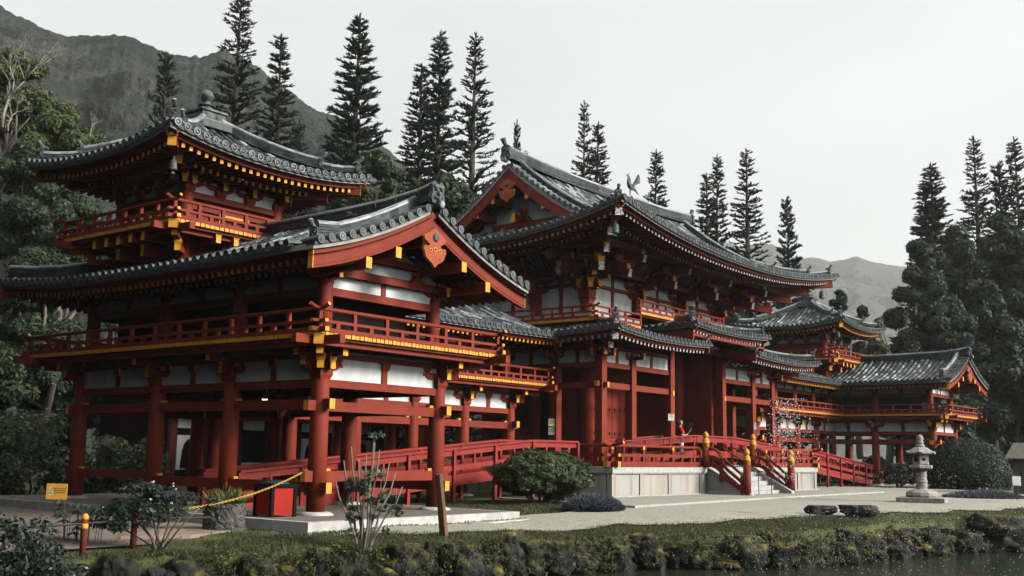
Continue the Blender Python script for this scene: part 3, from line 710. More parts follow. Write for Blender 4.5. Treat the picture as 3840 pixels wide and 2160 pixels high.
# ================================================================ main hall, stone platform, stairs and ramps
HX, HYC = 32.62, 21.08
ZP = .98
def make_hall():
    root = empty('temple_hall', (HX, HYC, ZP), 'main red temple hall with the largest tile roof, standing on the stone platform', 'temple hall')
    T = lambda x, y, z: V((x - HX, y - HYC, z - ZP))
    lx = lambda X: X - HX; ly = lambda Y: Y - HYC; lz = lambda z: z - ZP
    MC = [-4.35, -1.47, 1.47, 4.35]; yF, yB = ly(19.1), -ly(19.1)
    # --- main columns
    for x in MC:
        for y in (yF, yB): column(root, x, y, 0, lz(6.35), .23, True, 'main_column')
    for x in (MC[0], MC[3]): column(root, x, 0, 0, lz(6.35), .23, True, 'main_column')
    # --- lower walls with studded doors
    def wall(a, b, z0, z1, mi=0, name='wall_panel', th=.06):
        m = MB(); m.beam(V((*a, (z0 + z1) / 2)), V((*b, (z0 + z1) / 2)), th, z1 - z0, mi); return m.build(name, MW, root)
    def door(a, b, z0, z1, cols, rows=4, out=-EY):
        m = MB(); A = V((*a, 0)); B = V((*b, 0)); m.beam(A + EZ * (z0 + z1) / 2, B + EZ * (z0 + z1) / 2, .07, z1 - z0, 0)
        mid = (A + B) / 2; d = (B - A).normalized(); m.beam(mid + EZ * z0 + out * .04, mid + EZ * z1 + out * .04, .02, .02, 4, up=out)
        o = m.build('door', MW, root); s = MB()
        for r in range(rows):
            z = z0 + (z1 - z0) * (.06 + .29 * r)
            for c in range(cols):
                p = A.lerp(B, (c + .5) / cols) + EZ * z + out * .03
                s.tube([p, p + out * .04, p + out * .055], [.045, .04, .015], 7)
        s.build('door_stud', STEEL, o); return o
    door((MC[0] + .22, yF), (MC[1] - .22, yF), .1, 2.75, 8); door((MC[2] + .22, yF), (MC[3] - .22, yF), .1, 2.75, 8)
    door((MC[0] - .02, yF + .3), (MC[0] - .02, yF + 1.15), .1, 2.75, 3, out=-EX); wall((MC[0], yF + 1.16), (MC[0], -.22), 0, 2.75, 3, 'side_boarding'); door((MC[3], yF + .22), (MC[3], -.22), .1, 2.75, 6, out=EX)  # near-black sheet on the left side paints the shade of an open bay
    for a, b in (((MC[0], yF), (MC[1], yF)), ((MC[1], yF), (MC[2], yF)), ((MC[2], yF), (MC[3], yF)), ((MC[0], yF), (MC[0], yB)), ((MC[3], yF), (MC[3], yB)), ((MC[0], yB), (MC[3], yB))):
        wall(a, b, 2.75, 3.15, 0, 'head_beam', .16); wall(a, b, 3.15, 4.4, 3, 'upper_boarding', .05)  # near-black sheets above the beams paint the dark of the openings
        wall(a, b, lz(5.4), lz(6.17), 2, 'wall_panel', .06) if False else None
    wall((MC[0], yB), (MC[3], yB), 0, 2.8, 4, 'rear_boarding')
    # side walls of the middle entrance (folded door leaves)
    for sx in (1.62, -1.62):
        m = MB(); m.beam((sx, ly(17.85), 1.95), (sx, ly(19.0), 1.95), .07, 3.9, 0); m.build('entrance_wing_wall', MW, root)
    door((MC[1] + .24, yF + .6), (MC[2] - .24, yF + .6), .1, 3.4, 6)
    # --- porch posts (square) and rails around the hall
    yP = ly(17.56); PX = [-5.87, -4.2, -1.82, 1.82, 4.2, 5.87]
    pw = .26
    def post(x, y, h):
        m = MB(); m.box(x - pw / 2, x + pw / 2, y - pw / 2, y + pw / 2, 0, h, 0); o = m.build('porch_post', MW, root)
        s = MB(); s.box(x - .2, x + .2, y - .2, y + .2, -.01, .03); s.build('base_stone', STONE, o)
    SY = [yP, ly(19.2), ly(21.08), ly(22.96), ly(24.6)]
    for x in PX: post(x, yP, lz(4.35) if abs(x) > 2 else lz(4.95))
    for s in (-1, 1):
        for y in SY[1:]: post(s * 5.87, y, lz(4.35))
    def rails(a, b, low=True):
        A = V((*a, 0)); B = V((*b, 0)); d = (B - A).normalized()
        m = MB(); m.beam(A + EZ * lz(3.37), B + EZ * lz(3.37), .12, .18, 0); 
        for s, q in ((1, A), (-1, B)): m.beam(q + d * s * (pw / 2) + EZ * lz(3.48), q + d * s * (pw / 2 + .1) + EZ * lz(3.48), .1, .05, 1) if False else None
        m.build('tie_beam', MW, root)
        m = MB(); m.beam(A + EZ * lz(3.985), B + EZ * lz(3.985), .13, .15, 0); m.beam(A + EZ * lz(4.5), B + EZ * lz(4.5), .13, .12, 0); m.build('head_beam', MW, root)
        m = MB(); m.beam(A + EZ * lz(4.25), B + EZ * lz(4.25), .05, .40, 2); m.build('wall_panel', MW, root)
        m = MB(); c = (A + B) / 2; m.beam(c + EZ * lz(4.05), c + EZ * lz(4.45), .1, .13, 0, up=d); m.build('strut', MW, root)
    for i in (0, 1, 3, 4): rails((PX[i], yP), (PX[i + 1], yP))
    for s in (-1, 1):
        for i in range(4): rails((s * 5.87, SY[i]), (s * 5.87, SY[i + 1]))
    for s in (-1, 1):       # ochre rail ends on the corner posts
        m = MB()
        m.beam((s * 5.87, yP - .13, lz(3.37)), (s * 5.87, yP - .27, lz(3.37)), .11, .15, 0, (0, 1)); m.build('rail_end', MW, root); m = MB(); m.beam((s * 5.99, yP, lz(3.40)), (s * 6.13, yP, lz(3.40)), .11, .15, 0, (0, 1)); m.build('rail_end', MW, root)
        m = MB(); m.beam((s * 1.82, yP - .13, lz(3.33)), (s * 1.82, yP - .16, lz(3.33)), .1, .16, 1); m.build('rail_end', MW, root)
    m = MB(); m.beam((-1.95, yP, lz(4.92)), (1.95, yP, lz(4.92)), .14, .18, 0); m.beam((-2.2, yP, lz(5.2)), (2.2, yP, lz(5.2)), .13, .12, 0); m.build('entrance_beam', MW, root)
    m = MB(); m.beam((-1.8, yP, lz(5.07)), (1.8, yP, lz(5.07)), .05, .16, 2); m.build('wall_panel', MW, root)
    for i, x in enumerate(PX):
        m = MB()
        c = i in (0, 5); al = EX * (-1 if i == 0 else 1)
        if abs(x) > 2: bracket(m, (x, yP), al, -EY, lz(4.06), .78, .5, c, 1); m.build('bracket', MW, root)
        else: bracket(m, (x, yP), al, -EY, lz(4.72), .7, .4, False, 1); m.build('bracket', MW, root)
    for s in (-1, 1):
        for y in SY[1:-1]:
            m = MB(); bracket(m, (s * 5.87, y), EY, EX * s, lz(4.06), .78, .5, False, 1); m.build('bracket', MW, root)
    # --- porch roofs
    def porch_roof(name, parts, z0, lift, D=1.95, rise=.5, hips=(), wl=1.35, board=.0):
        roof = MB(); info = []
        for (F, L, hip, lf) in parts:
            pf = prof_fn(D, rise, .35)
            Z = roof_face(roof, F, 0, L, pf, z0, (lambda L, hip: lambda u: min(D, u if hip[0] else 99, (L - u) if hip[1] else 99))(L, hip), lf, fade=1.9, r=.062)
            info.append((F, L, hip, Z))
        ro = roof.build(name, MT, root)
        for F, L, hip, Z in info:
            e = MB(); eave_under(e, F, 0, L, Z, wl, hip=hip, ends=6, slope=.12, tip=.18, two=False, fl=1.3, q=.21); e.build('eave', MT, ro)
        for (pts, s) in hips:
            m = MB(); ridge(m, pts, .16, .14, 3); q = m.build('hip_ridge', MT, ro)
            m = MB(); d = V(pts[-1]) - V(pts[-2]); d.z = 0; oni(m, V(pts[-1]) + d.normalized() * .04 + EZ * .03, d, .6); m.build('ridge_end_tile', MT, q)
        return ro
    eX, eY = lx(25.4), ly(16.13)
    Ld = 2 * -eY
    for s in (-1, 1):
        xe = -eX if s > 0 else eX
        if s < 0:
            FA = lambda u, d, z: V((eX + u, eY + d, z)); FB = lambda u, d, z: V((eX + d, -eY - u, z)); LA = 5.5
            parts = [(FA, LA, (1, 0), (.16, .08)), (FB, Ld, (1, 1), (.16, .16))]
        else:
            FA = lambda u, d, z: V((-eX - 5.5 + u, eY + d, z)); FB = lambda u, d, z: V((-eX - d, eY + u, z)); LA = 5.5
            parts = [(FA, LA, (0, 1), (.08, .16)), (FB, Ld, (1, 1), (.16, .16))]
        pts = []
        for i in range(8):
            t = i / 7; dd = 1.9 * (1 - t) + .2 * t
            pts.append((s * (-eX - dd), eY + dd, lz(4.80) + prof_fn(1.95, .5, .35)(dd) + .16 * max(0, 1 - dd / 1.9) ** 2 + .04 + .07 * t ** 5))
        hp = [(pts, 1)]
        ro = porch_roof('porch_roof', parts, lz(4.80), None, hips=hp)
        # hip rafter with pierced fitting
        b = MB(); c = V((s * (-eX - .18), eY + .18, lz(4.80) - .14)); d = V((s, -1, 0)).normalized(); b.beam(c - d * 1.6 + EZ * .06, c, .17, .2, 0, (0, 5)); b.beam(c - d * .05 + EZ * .13, c + d * .04 + EZ * .13, .21, .055, 1)
        c2 = c - d * .6 - EZ * .2; b.beam(c2 - d, c2, .15, .18, 0, (0, 5)); b.build('hip_rafter', MW, ro)
        # verge of the side roof beside the raised middle roof
        vx = s * (-eX - 5.5)
        v = MB()
        for i in range(5):
            d0 = 1.95 * i / 5; d1 = 1.95 * (i + 1) / 5; pf = prof_fn(1.95, .5, .35)
            z_ = lz(4.80) + .08 * 0; v.beam((vx, eY + d0 + .02, z_ + pf(d0) - .1), (vx, eY + d1 + .02, z_ + pf(d1) - .1), .07, .24, 0)
        v.build('bargeboard', MW, ro)
        m = MB(); pr = [(vx - s * -.06, eY + 1.9 * (1 - i / 6) + .05, lz(4.84) + prof_fn(1.95, .5, .35)(1.9 * (1 - i / 6)) + .02) for i in range(7)]
        ridge(m, pr, .15, .12, 2); q = m.build('verge_ridge', MT, ro); m = MB(); oni(m, pr[-1], -EY, .5); m.build('ridge_end_tile', MT, q)
    cw = 2.72; cz = lz(5.42)
    FA = lambda u, d, z: V((-cw + u, eY + d, z))
    FL = lambda u, d, z: V((-cw + d, eY + 1.95 - u, z)); FR = lambda u, d, z: V((cw - d, eY + u, z))
    pts = []
    hips = []
    for s in (-1, 1):
        pts = []
        for i in range(8):
            t = i / 7; dd = 1.5 * (1 - t) + .2 * t
            pts.append((s * (cw - dd), eY + dd, cz + prof_fn(1.95, .42, .35)(dd) + .1 * max(0, 1 - dd / 1.9) ** 2 + .04 + .05 * t ** 5))
        hips.append((pts, 1))
    ro = porch_roof('entrance_roof', [(FA, 2 * cw, (1, 1), (.1, .1)), (FL, 1.95, (0, 1), (.0, .1)), (FR, 1.95, (1, 0), (.1, .0))], cz, None, rise=.42, hips=hips, wl=1.2)
    v = MB()
    for s in (-1, 1):
        v.beam((s * (cw - .16), eY + .12, cz - .32), (s * (cw - .16), eY + 1.95, cz - .30), .07, .26, 0)
    v.beam((-cw + .16, eY + .16, cz - .30), (cw - .16, eY + .16, cz - .30), .06, .08, 0)
    v.build('fascia_board', MW, ro)
    # --- upper balcony around the hall, raised in the middle
    b0 = 1.1; bx, by = 4.35 + b0 + .15, yF - b0
    stp = 2.9
    zb, zb2 = lz(5.40), lz(5.88)
    bal = MB(); bal.box(-bx + .05, bx - .05, by + .05, yB + b0, zb - .1, zb - .04, 4); bal.box(-stp + .03, stp - .03, by + .04, yF + .1, zb2 - .1, zb2 - .04, 4); bo = bal.build('balcony', MW, root)
    oo = lambda a, b: (a + b) / 2
    for P, z in (([(-stp, by), (-bx, by), (-bx, -by)], zb), ([(stp, by), (bx, by), (bx, -by)], zb), ([(-stp, by), (stp, by)], zb2)): pe = MB(); plank_ends(pe, P, z, oo, .15, .014, .085); pe.build('plank_edge', MW, bo)
    for P, z in (([(-stp - .0, by), (-bx, by), (-bx, -by)], zb), ([(stp + .0, by), (bx, by), (bx, -by)], zb), ([(-stp, by), (stp, by)], zb2)):
        rl = MB(); railing(rl, P, z + .045, .4, .8, (.0, .18) if len(P) > 2 else (.1, .1), slats=4); rl.build('railing', MW, bo)
    # --- upper walls
    def upper(a, b, n, out):
        A = V((*a, 0)); B = V((*b, 0)); d = (B - A).normalized()
        m = MB(); m.beam(A + EZ * lz(6.72), B + EZ * lz(6.72), .14, .12, 0); m.beam(A + EZ * lz(7.28), B + EZ * lz(7.28), .14, .14, 0); m.beam(A + EZ * lz(5.62), B + EZ * lz(5.62), .14, .3, 0); m.build('head_beam', MW, root)
        w = MB(); w.beam(A + EZ * lz(6.5), B + EZ * lz(6.5), .05, 1.6, 2); w.build('wall_panel', MW, root)
        for i in range(n):
            c = A.lerp(B, (i + .5) / n) ; k = MB(); k.beam(c + EZ * lz(5.4), c + EZ * lz(7.25), .12, .13, 0, up=d); block(k, c + EZ * lz(6.58), d, .2, (1, 1)); k.build('strut', MW, root)
        # ribbed coving under the eaves
        cv = MB(); n2 = 5; L = (B - A).length
        prof = [(0.62, 7.2), (.8, 7.33), (1.0, 7.56), (1.12, 7.78)]
        for j in range(3):
            (o0, z0), (o1, z1) = prof[j], prof[j + 1]
            cv.poly([A + out * o0 + EZ * lz(z0), B + out * o0 + EZ * lz(z0), B + out * o1 + EZ * lz(z1), A + out * o1 + EZ * lz(z1)], 2)
            m_ = max(3, int(L / .17))
            for i in range(m_ + 1):
                p = A.lerp(B, i / m_); cv.beam(p + out * (o0 - .0) + EZ * lz(z0 - .02), p + out * (o1) + EZ * lz(z1 - .02), .075, .05, 4, up=d)
        cv.beam(A + out * .62 + EZ * lz(7.14), B + out * .62 + EZ * lz(7.14), .14, .14, 0); cv.beam(A + out * 1.15 + EZ * lz(7.80), B + out * 1.15 + EZ * lz(7.80), .14, .14, 4)
        cv.build('ribbed_coving', MW, root)
    upper((MC[0], yF), (MC[1], yF), 1, -EY); upper((MC[1], yF), (MC[2], yF), 1, -EY); upper((MC[2], yF), (MC[3], yF), 1, -EY)
    upper((MC[0], yF), (MC[0], 0), 1, -EX); upper((MC[0], 0), (MC[0], yB), 1, -EX); upper((MC[3], yF), (MC[3], yB), 2, EX); upper((MC[0], yB), (MC[3], yB), 3, EY)
    def big_bracket(p, al, ou, corner=False):
        m = MB(); z = lz(6.24); P = V((*p, 0)); al = V(al); ou = V(ou)
        m.lathe([(.2, -.26), (.25, -.05), (.33, .04)], (P.x, P.y, z), 4, 0, rot=math.pi / 4)
        block(m, P + EZ * z, ou, .42)
        dirs = [(ou, 1.)] + ([(al, 1.), ((ou + al).normalized(), 1.4)] if corner else [])
        for w_ in ((al,) if not corner else (al, ou)):
            for t in range(3):
                zz = z + .32 + .3 * t
                arm(m, P + EZ * (zz + .14), w_, 1.0 + .45 * t, .14, .17)
                for a in (-.4 - .2 * t, 0, .4 + .2 * t): block(m, P + w_ * a + EZ * (zz + .14), w_, .2, (1, 1))
        for dd, k in dirs:
            nrm = V((-dd.y, dd.x, 0))
            for t in range(3):
                zz = z + .34 + .3 * t; R_ = .42 * (t + 1) * k
                m.beam(P - dd * .1 + EZ * (zz + .05), P + dd * R_ + EZ * (zz + .05), .15, .17, 0, (0, 1)); block(m, P + dd * (R_ - .1) + EZ * (zz + .14), dd, .24, (0, 1))
                if t and not (corner and k > 1.2):
                    arm(m, P + dd * (R_ - .1) + EZ * (zz + .36), nrm, .95, .13, .15)
                    for a in (-.36, .36): block(m, P + dd * (R_ - .1) + nrm * a + EZ * (zz + .36), nrm, .19, (1, 1))
            # sloping tail rafters with pierced ends
            for (o0, z0, o1, z1) in ((.1, 7.25, 1.62 * k, 6.93), (.4, 7.75, 2.15 * k, 7.34)):
                m.beam(P + dd * o0 + EZ * lz(z0), P + dd * o1 + EZ * lz(z1), .17, .24, 0, (0, 5))
                block(m, P + dd * (o1 - .16) + EZ * lz(z1 + .14), dd, .22, (0, 1))
                if k < 1.2: arm(m, P + dd * (o1 - .16) + EZ * lz(z1 + .42), nrm, .9, .12, .14); block(m, P + dd * (o1 - .16) + nrm * .36 + EZ * lz(z1 + .42), nrm, .18, (1, 1)); block(m, P + dd * (o1 - .16) - nrm * .36 + EZ * lz(z1 + .42), nrm, .18, (1, 1))
        m.build('bracket', MW, root)
    big_bracket((MC[0], yF), -EX, -EY, True); big_bracket((MC[3], yF), EX, -EY, True)
    big_bracket((MC[1], yF), EX, -EY); big_bracket((MC[2], yF), EX, -EY); big_bracket((MC[0], 0), EY, -EX); big_bracket((MC[0], yB), -EX, EY, True); big_bracket((MC[3], 0), EY, EX)
    # eave purlin
    m = MB(); q = 1.95
    for a, b in (((-MC[3] - q, yF - q), (MC[3] + q, yF - q)), ((-MC[3] - q, yF - q), (-MC[3] - q, yB + q)), ((MC[3] + q, yF - q), (MC[3] + q, yB + q))): m.beam(V((*a, lz(7.62))), V((*b, lz(7.62))), .16, .18, 4)
    m.build('eave_purlin', MW, root)
    # --- main roof
    RX, RY = 7.92, 5.5; rise = 2.92; pf = prof_fn(RY, rise, .64); z0 = lz(7.70); LF = .72
    gx = 6.05; sd = RX - gx
    roof = MB()
    FF = lambda u, d, z: V((-RX + u, -RY + d, z)); FB = lambda u, d, z: V((RX - u, RY - d, z)); FL = lambda u, d, z: V((-RX + d, RY - u, z)); FR = lambda u, d, z: V((RX - d, -RY + u, z))
    def dm(u):
        e = min(u, 2 * RX - u)
        return RY if e >= RX - gx - .02 + .3 else (e if e < sd + .0 else (e if e < sd else sd))
    Zf = roof_face(roof, FF, 0, 2 * RX, pf, z0, dm, (LF, LF), fade=4.2, r=.07); roof_face(roof, FB, 0, 2 * RX, pf, z0, dm, (LF, LF), fade=4.2, r=.07)
    dms = lambda u: min(u, 2 * RY - u, sd + .55)
    Zl = roof_face(roof, FL, 0, 2 * RY, pf, z0, dms, (LF, LF), fade=4.2, r=.07); Zr = roof_face(roof, FR, 0, 2 * RY, pf, z0, dms, (LF, LF), fade=4.2, r=.07)
    # gable verges
    zfront = lambda y: z0 + pf(RY - abs(y)) + .02
    ro = None
    def vt(xg, out):
        n = 16; ylim = RY - sd - .25
        for sg in (-1, 1):
            for i in range(n):
                y = sg * (ylim * (i + .5) / n + .06); z = zfront(y) + .03; rn = RN.uniform(.25, .65)
                a = V((xg, y, z)); b = V((xg - out * .42, y, z)); roof.tube([a, b], .07, 10, 0, rnd=rn)
                roof.tube([a + EX * out * .012, a - EX * out * .03], .084, 10, 0, rnd=rn); roof.tube([a + EX * out * .016, a], .05, 10, 0, rnd=.08)
            for i in range(10):
                ya, yb = sg * ylim * i / 10, sg * ylim * (i + 1) / 10
                roof.poly([(xg, ya, zfront(ya) - .0), (xg, yb, zfront(yb)), (xg - out * .8, yb, zfront(yb)), (xg - out * .8, ya, zfront(ya))], 0, .2)
                P0 = [(xg - out * .02, ya, zfront(ya) - .16), (xg - out * .4, ya, zfront(ya) - .16), (xg - out * .4, ya, zfront(ya) - .02), (xg - out * .02, ya, zfront(ya) - .02)]
                P1 = [(xg - out * .02, yb, zfront(yb) - .16), (xg - out * .4, yb, zfront(yb) - .16), (xg - out * .4, yb, zfront(yb) - .02), (xg - out * .02, yb, zfront(yb) - .02)]
                roof.hexa(P0 + P1, 2)
    vt(-gx - .0, -1); vt(gx, 1)
    ro = roof.build('main_roof', MT, root)
    for F, L, Z in ((FF, 2 * RX, Zf), (FL, 2 * RY, Zl), (FR, 2 * RY, Zr), (FB, 2 * RX, Zf)):
        e = MB(); eave_under(e, F, 0, L, Z, 2.7, ends=6, lowend=6, slope=.13, tip=.24, fl=.85, q=.2, rw=.085); e.build('eave', MT, ro)
    r = MB(); ridge(r, [(x, 0, z0 + rise + .02 + .16 * (abs(x) / gx) ** 3) for x in np.linspace(-gx - .05, gx + .05, 15)], .26, .34, 6, .09); rd = r.build('ridge', MT, ro)
    for s in (-1, 1):
        m = MB(); oni(m, (s * (gx + .1), 0, z0 + rise + .12), EX * s, 1.08); m.build('ridge_end_tile', MT, rd)
        for sy in (-1, 1):
            m = MB(); pts = [(s * (gx - .55), sy * (.12 + (RY - 1.75) * i / 12), zfront(.12 + (RY - 1.75) * i / 12) + .02 + .12 * max(0, (i - 10) / 2) ** 2) for i in range(13)]
            ridge(m, pts, .19, .22, 4); q = m.build('descending_ridge', MT, ro)
            m = MB(); oni(m, V(pts[-1]) + V((0, sy * .05, 0)), EY * sy, .65); m.build('ridge_end_tile', MT, q)
            m = MB(); pts = []
            for i in range(12):
                t = i / 11; dd = 2.5 * (1 - t) + .28 * t; ss = ((RX - dd) / RX) ** 2.2
                pts.append((s * (RX - dd), sy * (RY - dd), z0 + pf(dd) + LF * ss * max(0, 1 - dd / 4.2) ** 2 + .05 + .05 * t ** 6))
            ridge(m, pts[:9], .19, .22, 4); q = m.build('hip_ridge', MT, ro); d = V((s, sy, 0)).normalized()
            m = MB(); ridge(m, [V(p) for p in pts[8:]], .16, .12, 2); m.build('lower_hip_ridge', MT, q)
            for i, k in ((8, .68), (11, .62)):
                m = MB(); oni(m, V(pts[i]) + d * .05, d, k); m.build('ridge_end_tile', MT, q)
            b = MB(); c = V((s * (RX - .18), sy * (RY - .18), z0 + LF - .36)); b.beam(c - d * 3. + EZ * -.25, c, .2, .26, 0, (0, 5)); b.beam(c - d * .1 + EZ * .17, c + d * .05 + EZ * .17, .26, .09, 1)
            c2 = c - d * 1.05 - EZ * .36; b.beam(c2 - d * 1.6 - EZ * .1, c2, .2, .24, 0, (0, 5)); b.build('hip_rafter', MW, ro)
    # gable triangles
    for s in (-1, 1):
        hold = empty_part = sub('gable', root, (s * (gx - .12), 0, 0)); hold.rotation_euler = (0, 0, -s * math.pi / 2 if False else (-math.pi / 2 if s < 0 else math.pi / 2))
        gable_part(hold, RY - sd - .6, zfront(RY - sd - .6) - .15, z0 + rise - .14)
    # phoenix on the ridge
    phoenix(ro, T(34.06, 21.08, z0 + ZP + rise + .42))
    return root

def gable_part(hold, w, zf, za):
    # local frame: profile along x, outward -y
    gable_end(hold, -.06, w, zf, za, .30, .32, name='bargeboard')
    m = MB(); hw = w * .8; zb = zf - .36; D_ = .95
    m.poly([(-hw, D_, zb), (hw, D_, zb), (hw, D_, zb + .42), (0, D_, za - .4), (-hw, D_, zb + .42)], 2); m.build('gable_wall', MW, hold)
    m = MB(); m.beam((-hw, D_ - .1, zb + .12), (hw, D_ - .1, zb + .12), .14, .22, 0); m.beam((-hw * .55, D_ - .1, zb + .72), (hw * .55, D_ - .1, zb + .72), .14, .18, 0); m.build('rainbow_beam', MW, hold)
    for x in (-.95, 0, .95):
        k = MB(); z = zb + (.23 if x else .8); k.prism([(-.34, 0), (.34, 0), (.08, .28), (-.08, .28)], (x, D_ - .12, z), EX, EZ, .1, 0); block(k, (x, D_ - .2, z + .26), EX, .22, (1, 1)); k.beam((x, D_, z + .08), (x, .2, z + .08), .13, .17, 0, (0, 1)); block(k, (x, .28, z - .14), EY, .2, (1, 0)); k.build('frog_leg_strut', MW, hold)
    m = MB()
    for sg in (-1, 1):
        m.poly([(0, .0, za - .2), (sg * w, .0, zf - .2), (sg * w, D_, zf - .2), (0, D_, za - .2)], 4)
        for j in range(5): m.beam((0, .12 + j * .18, za - .25), (sg * w, .12 + j * .18, zf - .25), .08, .08, 4)
    for x in (-1.35, -.7, .7, 1.35):
        z = zf + (za - zf) * (1 - abs(x) / w) - .42 - .12 * (1 - abs(x) / w); m.beam((x, -.02, z), (x, D_, z), .14, .2, 0, (1, 0))
    m.build('gable_soffit', MW, hold)

def phoenix(parent, p):
    m = MB(); o = V(p)
    q = lambda x, y, z: o + V((x, y, z))
    for x in (-.04, .05): m.tube([q(x, 0, 0), q(x * .8 + .01, 0, .16), q(x * .5 + .03, 0, .32)], [.014, .013, .03], 6)
    m.tube([q(.22, 0, .30), q(.1, 0, .34), q(-.02, 0, .42), q(-.10, 0, .52), q(-.13, 0, .62), q(-.12, 0, .72), q(-.13, 0, .79), q(-.19, 0, .80), q(-.25, 0, .765)], [.03, .085, .1, .075, .045, .032, .042, .03, .004], 8)
    m.tube([q(-.12, 0, .82), q(-.09, 0, .88), q(-.05, 0, .89)], [.02, .012, .003], 5); m.tube([q(-.16, 0, .77), q(-.17, 0, .71)], [.016, .004], 5)
    for sy in (-1, 1):
        for k in range(9):
            a = rad(30 + k * 12); L = .50 - .03 * abs(k - 4); b = q(.04 + .02 * k, sy * .05, .42)
            e = b + V((math.cos(a) * L * .75 + .12, sy * .16, math.sin(a) * L * .95))
            m.beam(b, e, .10, .02, 0, up=V((0, 1, 0)), w2=.05, h2=.01)
    for k in range(5):
        a = rad(-28 + k * 17); m.tube([q(.2, 0, .32), q(.36, (k - 2) * .03, .34 + .2 * math.sin(a)), q(.5, (k - 2) * .05, .3 + .42 * math.sin(a))], [.03, .028, .006], 5)
    m.lathe([(.13, -.04), (.11, .0), (.04, .02)], tuple(o), 10)
    m.build('phoenix_statue', BRONZE, parent)

hall = make_hall()

# ---------------------------------------------------------------- wind bells hanging at the eave corners
def bell(p, s, label):
    r = empty('wind_bell', p, label, 'wind bell', 'bronze bells hung from the eave corners')
    m = MB(); m.lathe([(.02, .0), (.06, -.005), (.105, -.03), (.115, -.08), (.12, -.22), (.135, -.33), (.15, -.36), (.12, -.36), (.0, -.30)], (0, 0, -.1 * s), 14)
    b = m.build('bell_body', BRONZE, r, True); b.scale = (s, s, s)
    m = MB(); m.tube([(0, 0, .04), (0, 0, -.1 * s)], .012, 6); m.tube([(.0, 0, .04), (.03, 0, .01), (.0, 0, -.03), (-.03, 0, .01), (0, 0, .04)], .009, 5); m.build('hanging_ring', BRONZE, r)
    m = MB(); m.tube([(0, 0, -.3 * s), (0, 0, -.5 * s)], .006, 5); m.prism([(-.05 * s, 0), (.05 * s, 0), (.07 * s, -.08 * s), (0, -.05 * s), (-.07 * s, -.08 * s)], (0, 0, -.48 * s), EX, EZ, .008); m.build('clapper_plate', BRONZE, r)
bell(V((12.16, 18.13, 7.0)), .58, 'green bronze bell under the front corner of the near tower roof')
bell(V((12.16, 22.81, 7.0)), .58, 'dark bronze bell under the far left corner of the near tower roof')
bell(V((25.17, 16.05, 7.84)), .78, 'large grey bronze bell under the front left corner of the main hall roof')
bell(V((40.07, 16.05, 7.84)), .78, 'dark bronze bell hanging from the far right corner of the main hall roof')
bell(V((49.42 - 2.34, 18.13, 7.0)), .58, 'small bronze bell under the front corner of the right tower roof')

# ---------------------------------------------------------------- stone platform with stairs
PX0, PX1, PY0, PY1 = 25.4, 39.78, 16.27, 26.4
def make_platform():
    root = empty('stone_platform', (HX, PY0, .1), 'pale stained stone platform carrying the main hall, with front stairs', 'platform')
    lx = lambda X: X - HX; Y = lambda y: y - PY0; z = lambda v: v - .1
    m = MB(); m.box(lx(PX0) + .08, lx(PX1) - .08, .08, Y(PY1), -.3, z(.83)); m.build('panel_wall', PANEL, root)
    m = MB(); m.box(lx(PX0), lx(PX1), 0, Y(PY1), z(.82), z(.98)); m.box(lx(PX0) + .03, lx(PX1) - .03, .03, Y(PY1) - .03, z(.79), z(.82)); m.build('coping', STONE, root)
    m = MB(); m.box(lx(PX0) - .04, lx(PX1) + .04, -.04, Y(PY1), -.3, z(.19)); m.build('plinth_course', STONE, root)
    for X in (PX0 + .13, PX0 + 1.62, PX0 + 3.25, PX0 + 5.2, 34.9, 36.5, 38.1, PX1 - .13): p = MB(); p.box(lx(X) - .1, lx(X) + .1, .045, .2, z(.19), z(.80)); p.build('pilaster', PANEL, root)
    for yy in (.25, 1.7, 3.3, 4.9): p = MB(); p.box(lx(PX0) + .045, lx(PX0) + .2, yy, yy + .2, z(.19), z(.80)); p.build('pilaster', PANEL, root)
    # stairs
    sx0, sx1 = lx(31.2), lx(34.0); n = 6; run = 1.22
    for i in range(n):
        m = MB(); zt = z(.98) - (i + 1) * (.86 / (n)) * 1.0; y1 = -run * i / n; y0 = -run * (i + 1) / n
        m.box(sx0, sx1, y0 - .015, y1 + .05, -.2, zt); m.build('step', STONE, root)
    for xa, xb in ((lx(30.92), sx0 - .002), (sx1 + .002, lx(34.28))):
        m = MB(); poly = [(0.02, z(.978)), (-.02, z(.978)), (-run - .22, z(.24)), (-run - .22, -.2), (0.02, -.2)]
        A = [V((xa, a, b)) for a, b in poly]; B = [V((xb, a, b)) for a, b in poly]
        m.poly(A); m.poly(B[::-1])
        for j in range(5):
            k = (j + 1) % 5; m.poly([A[k], A[j], B[j], B[k]])
        o = m.build('stair_cheek', STONE, root)
        m = MB(); xs_ = xa - .006 if xa < 0 and xa < sx0 else xb + .006
        A = [V((xs_, a, b)) for a, b in ((.0, z(.80)), (-run * .9, z(.26)), (.0, z(.26)))]
        m.poly(A); m.build('cheek_panel', PANEL, o)
    return root
platform = make_platform()

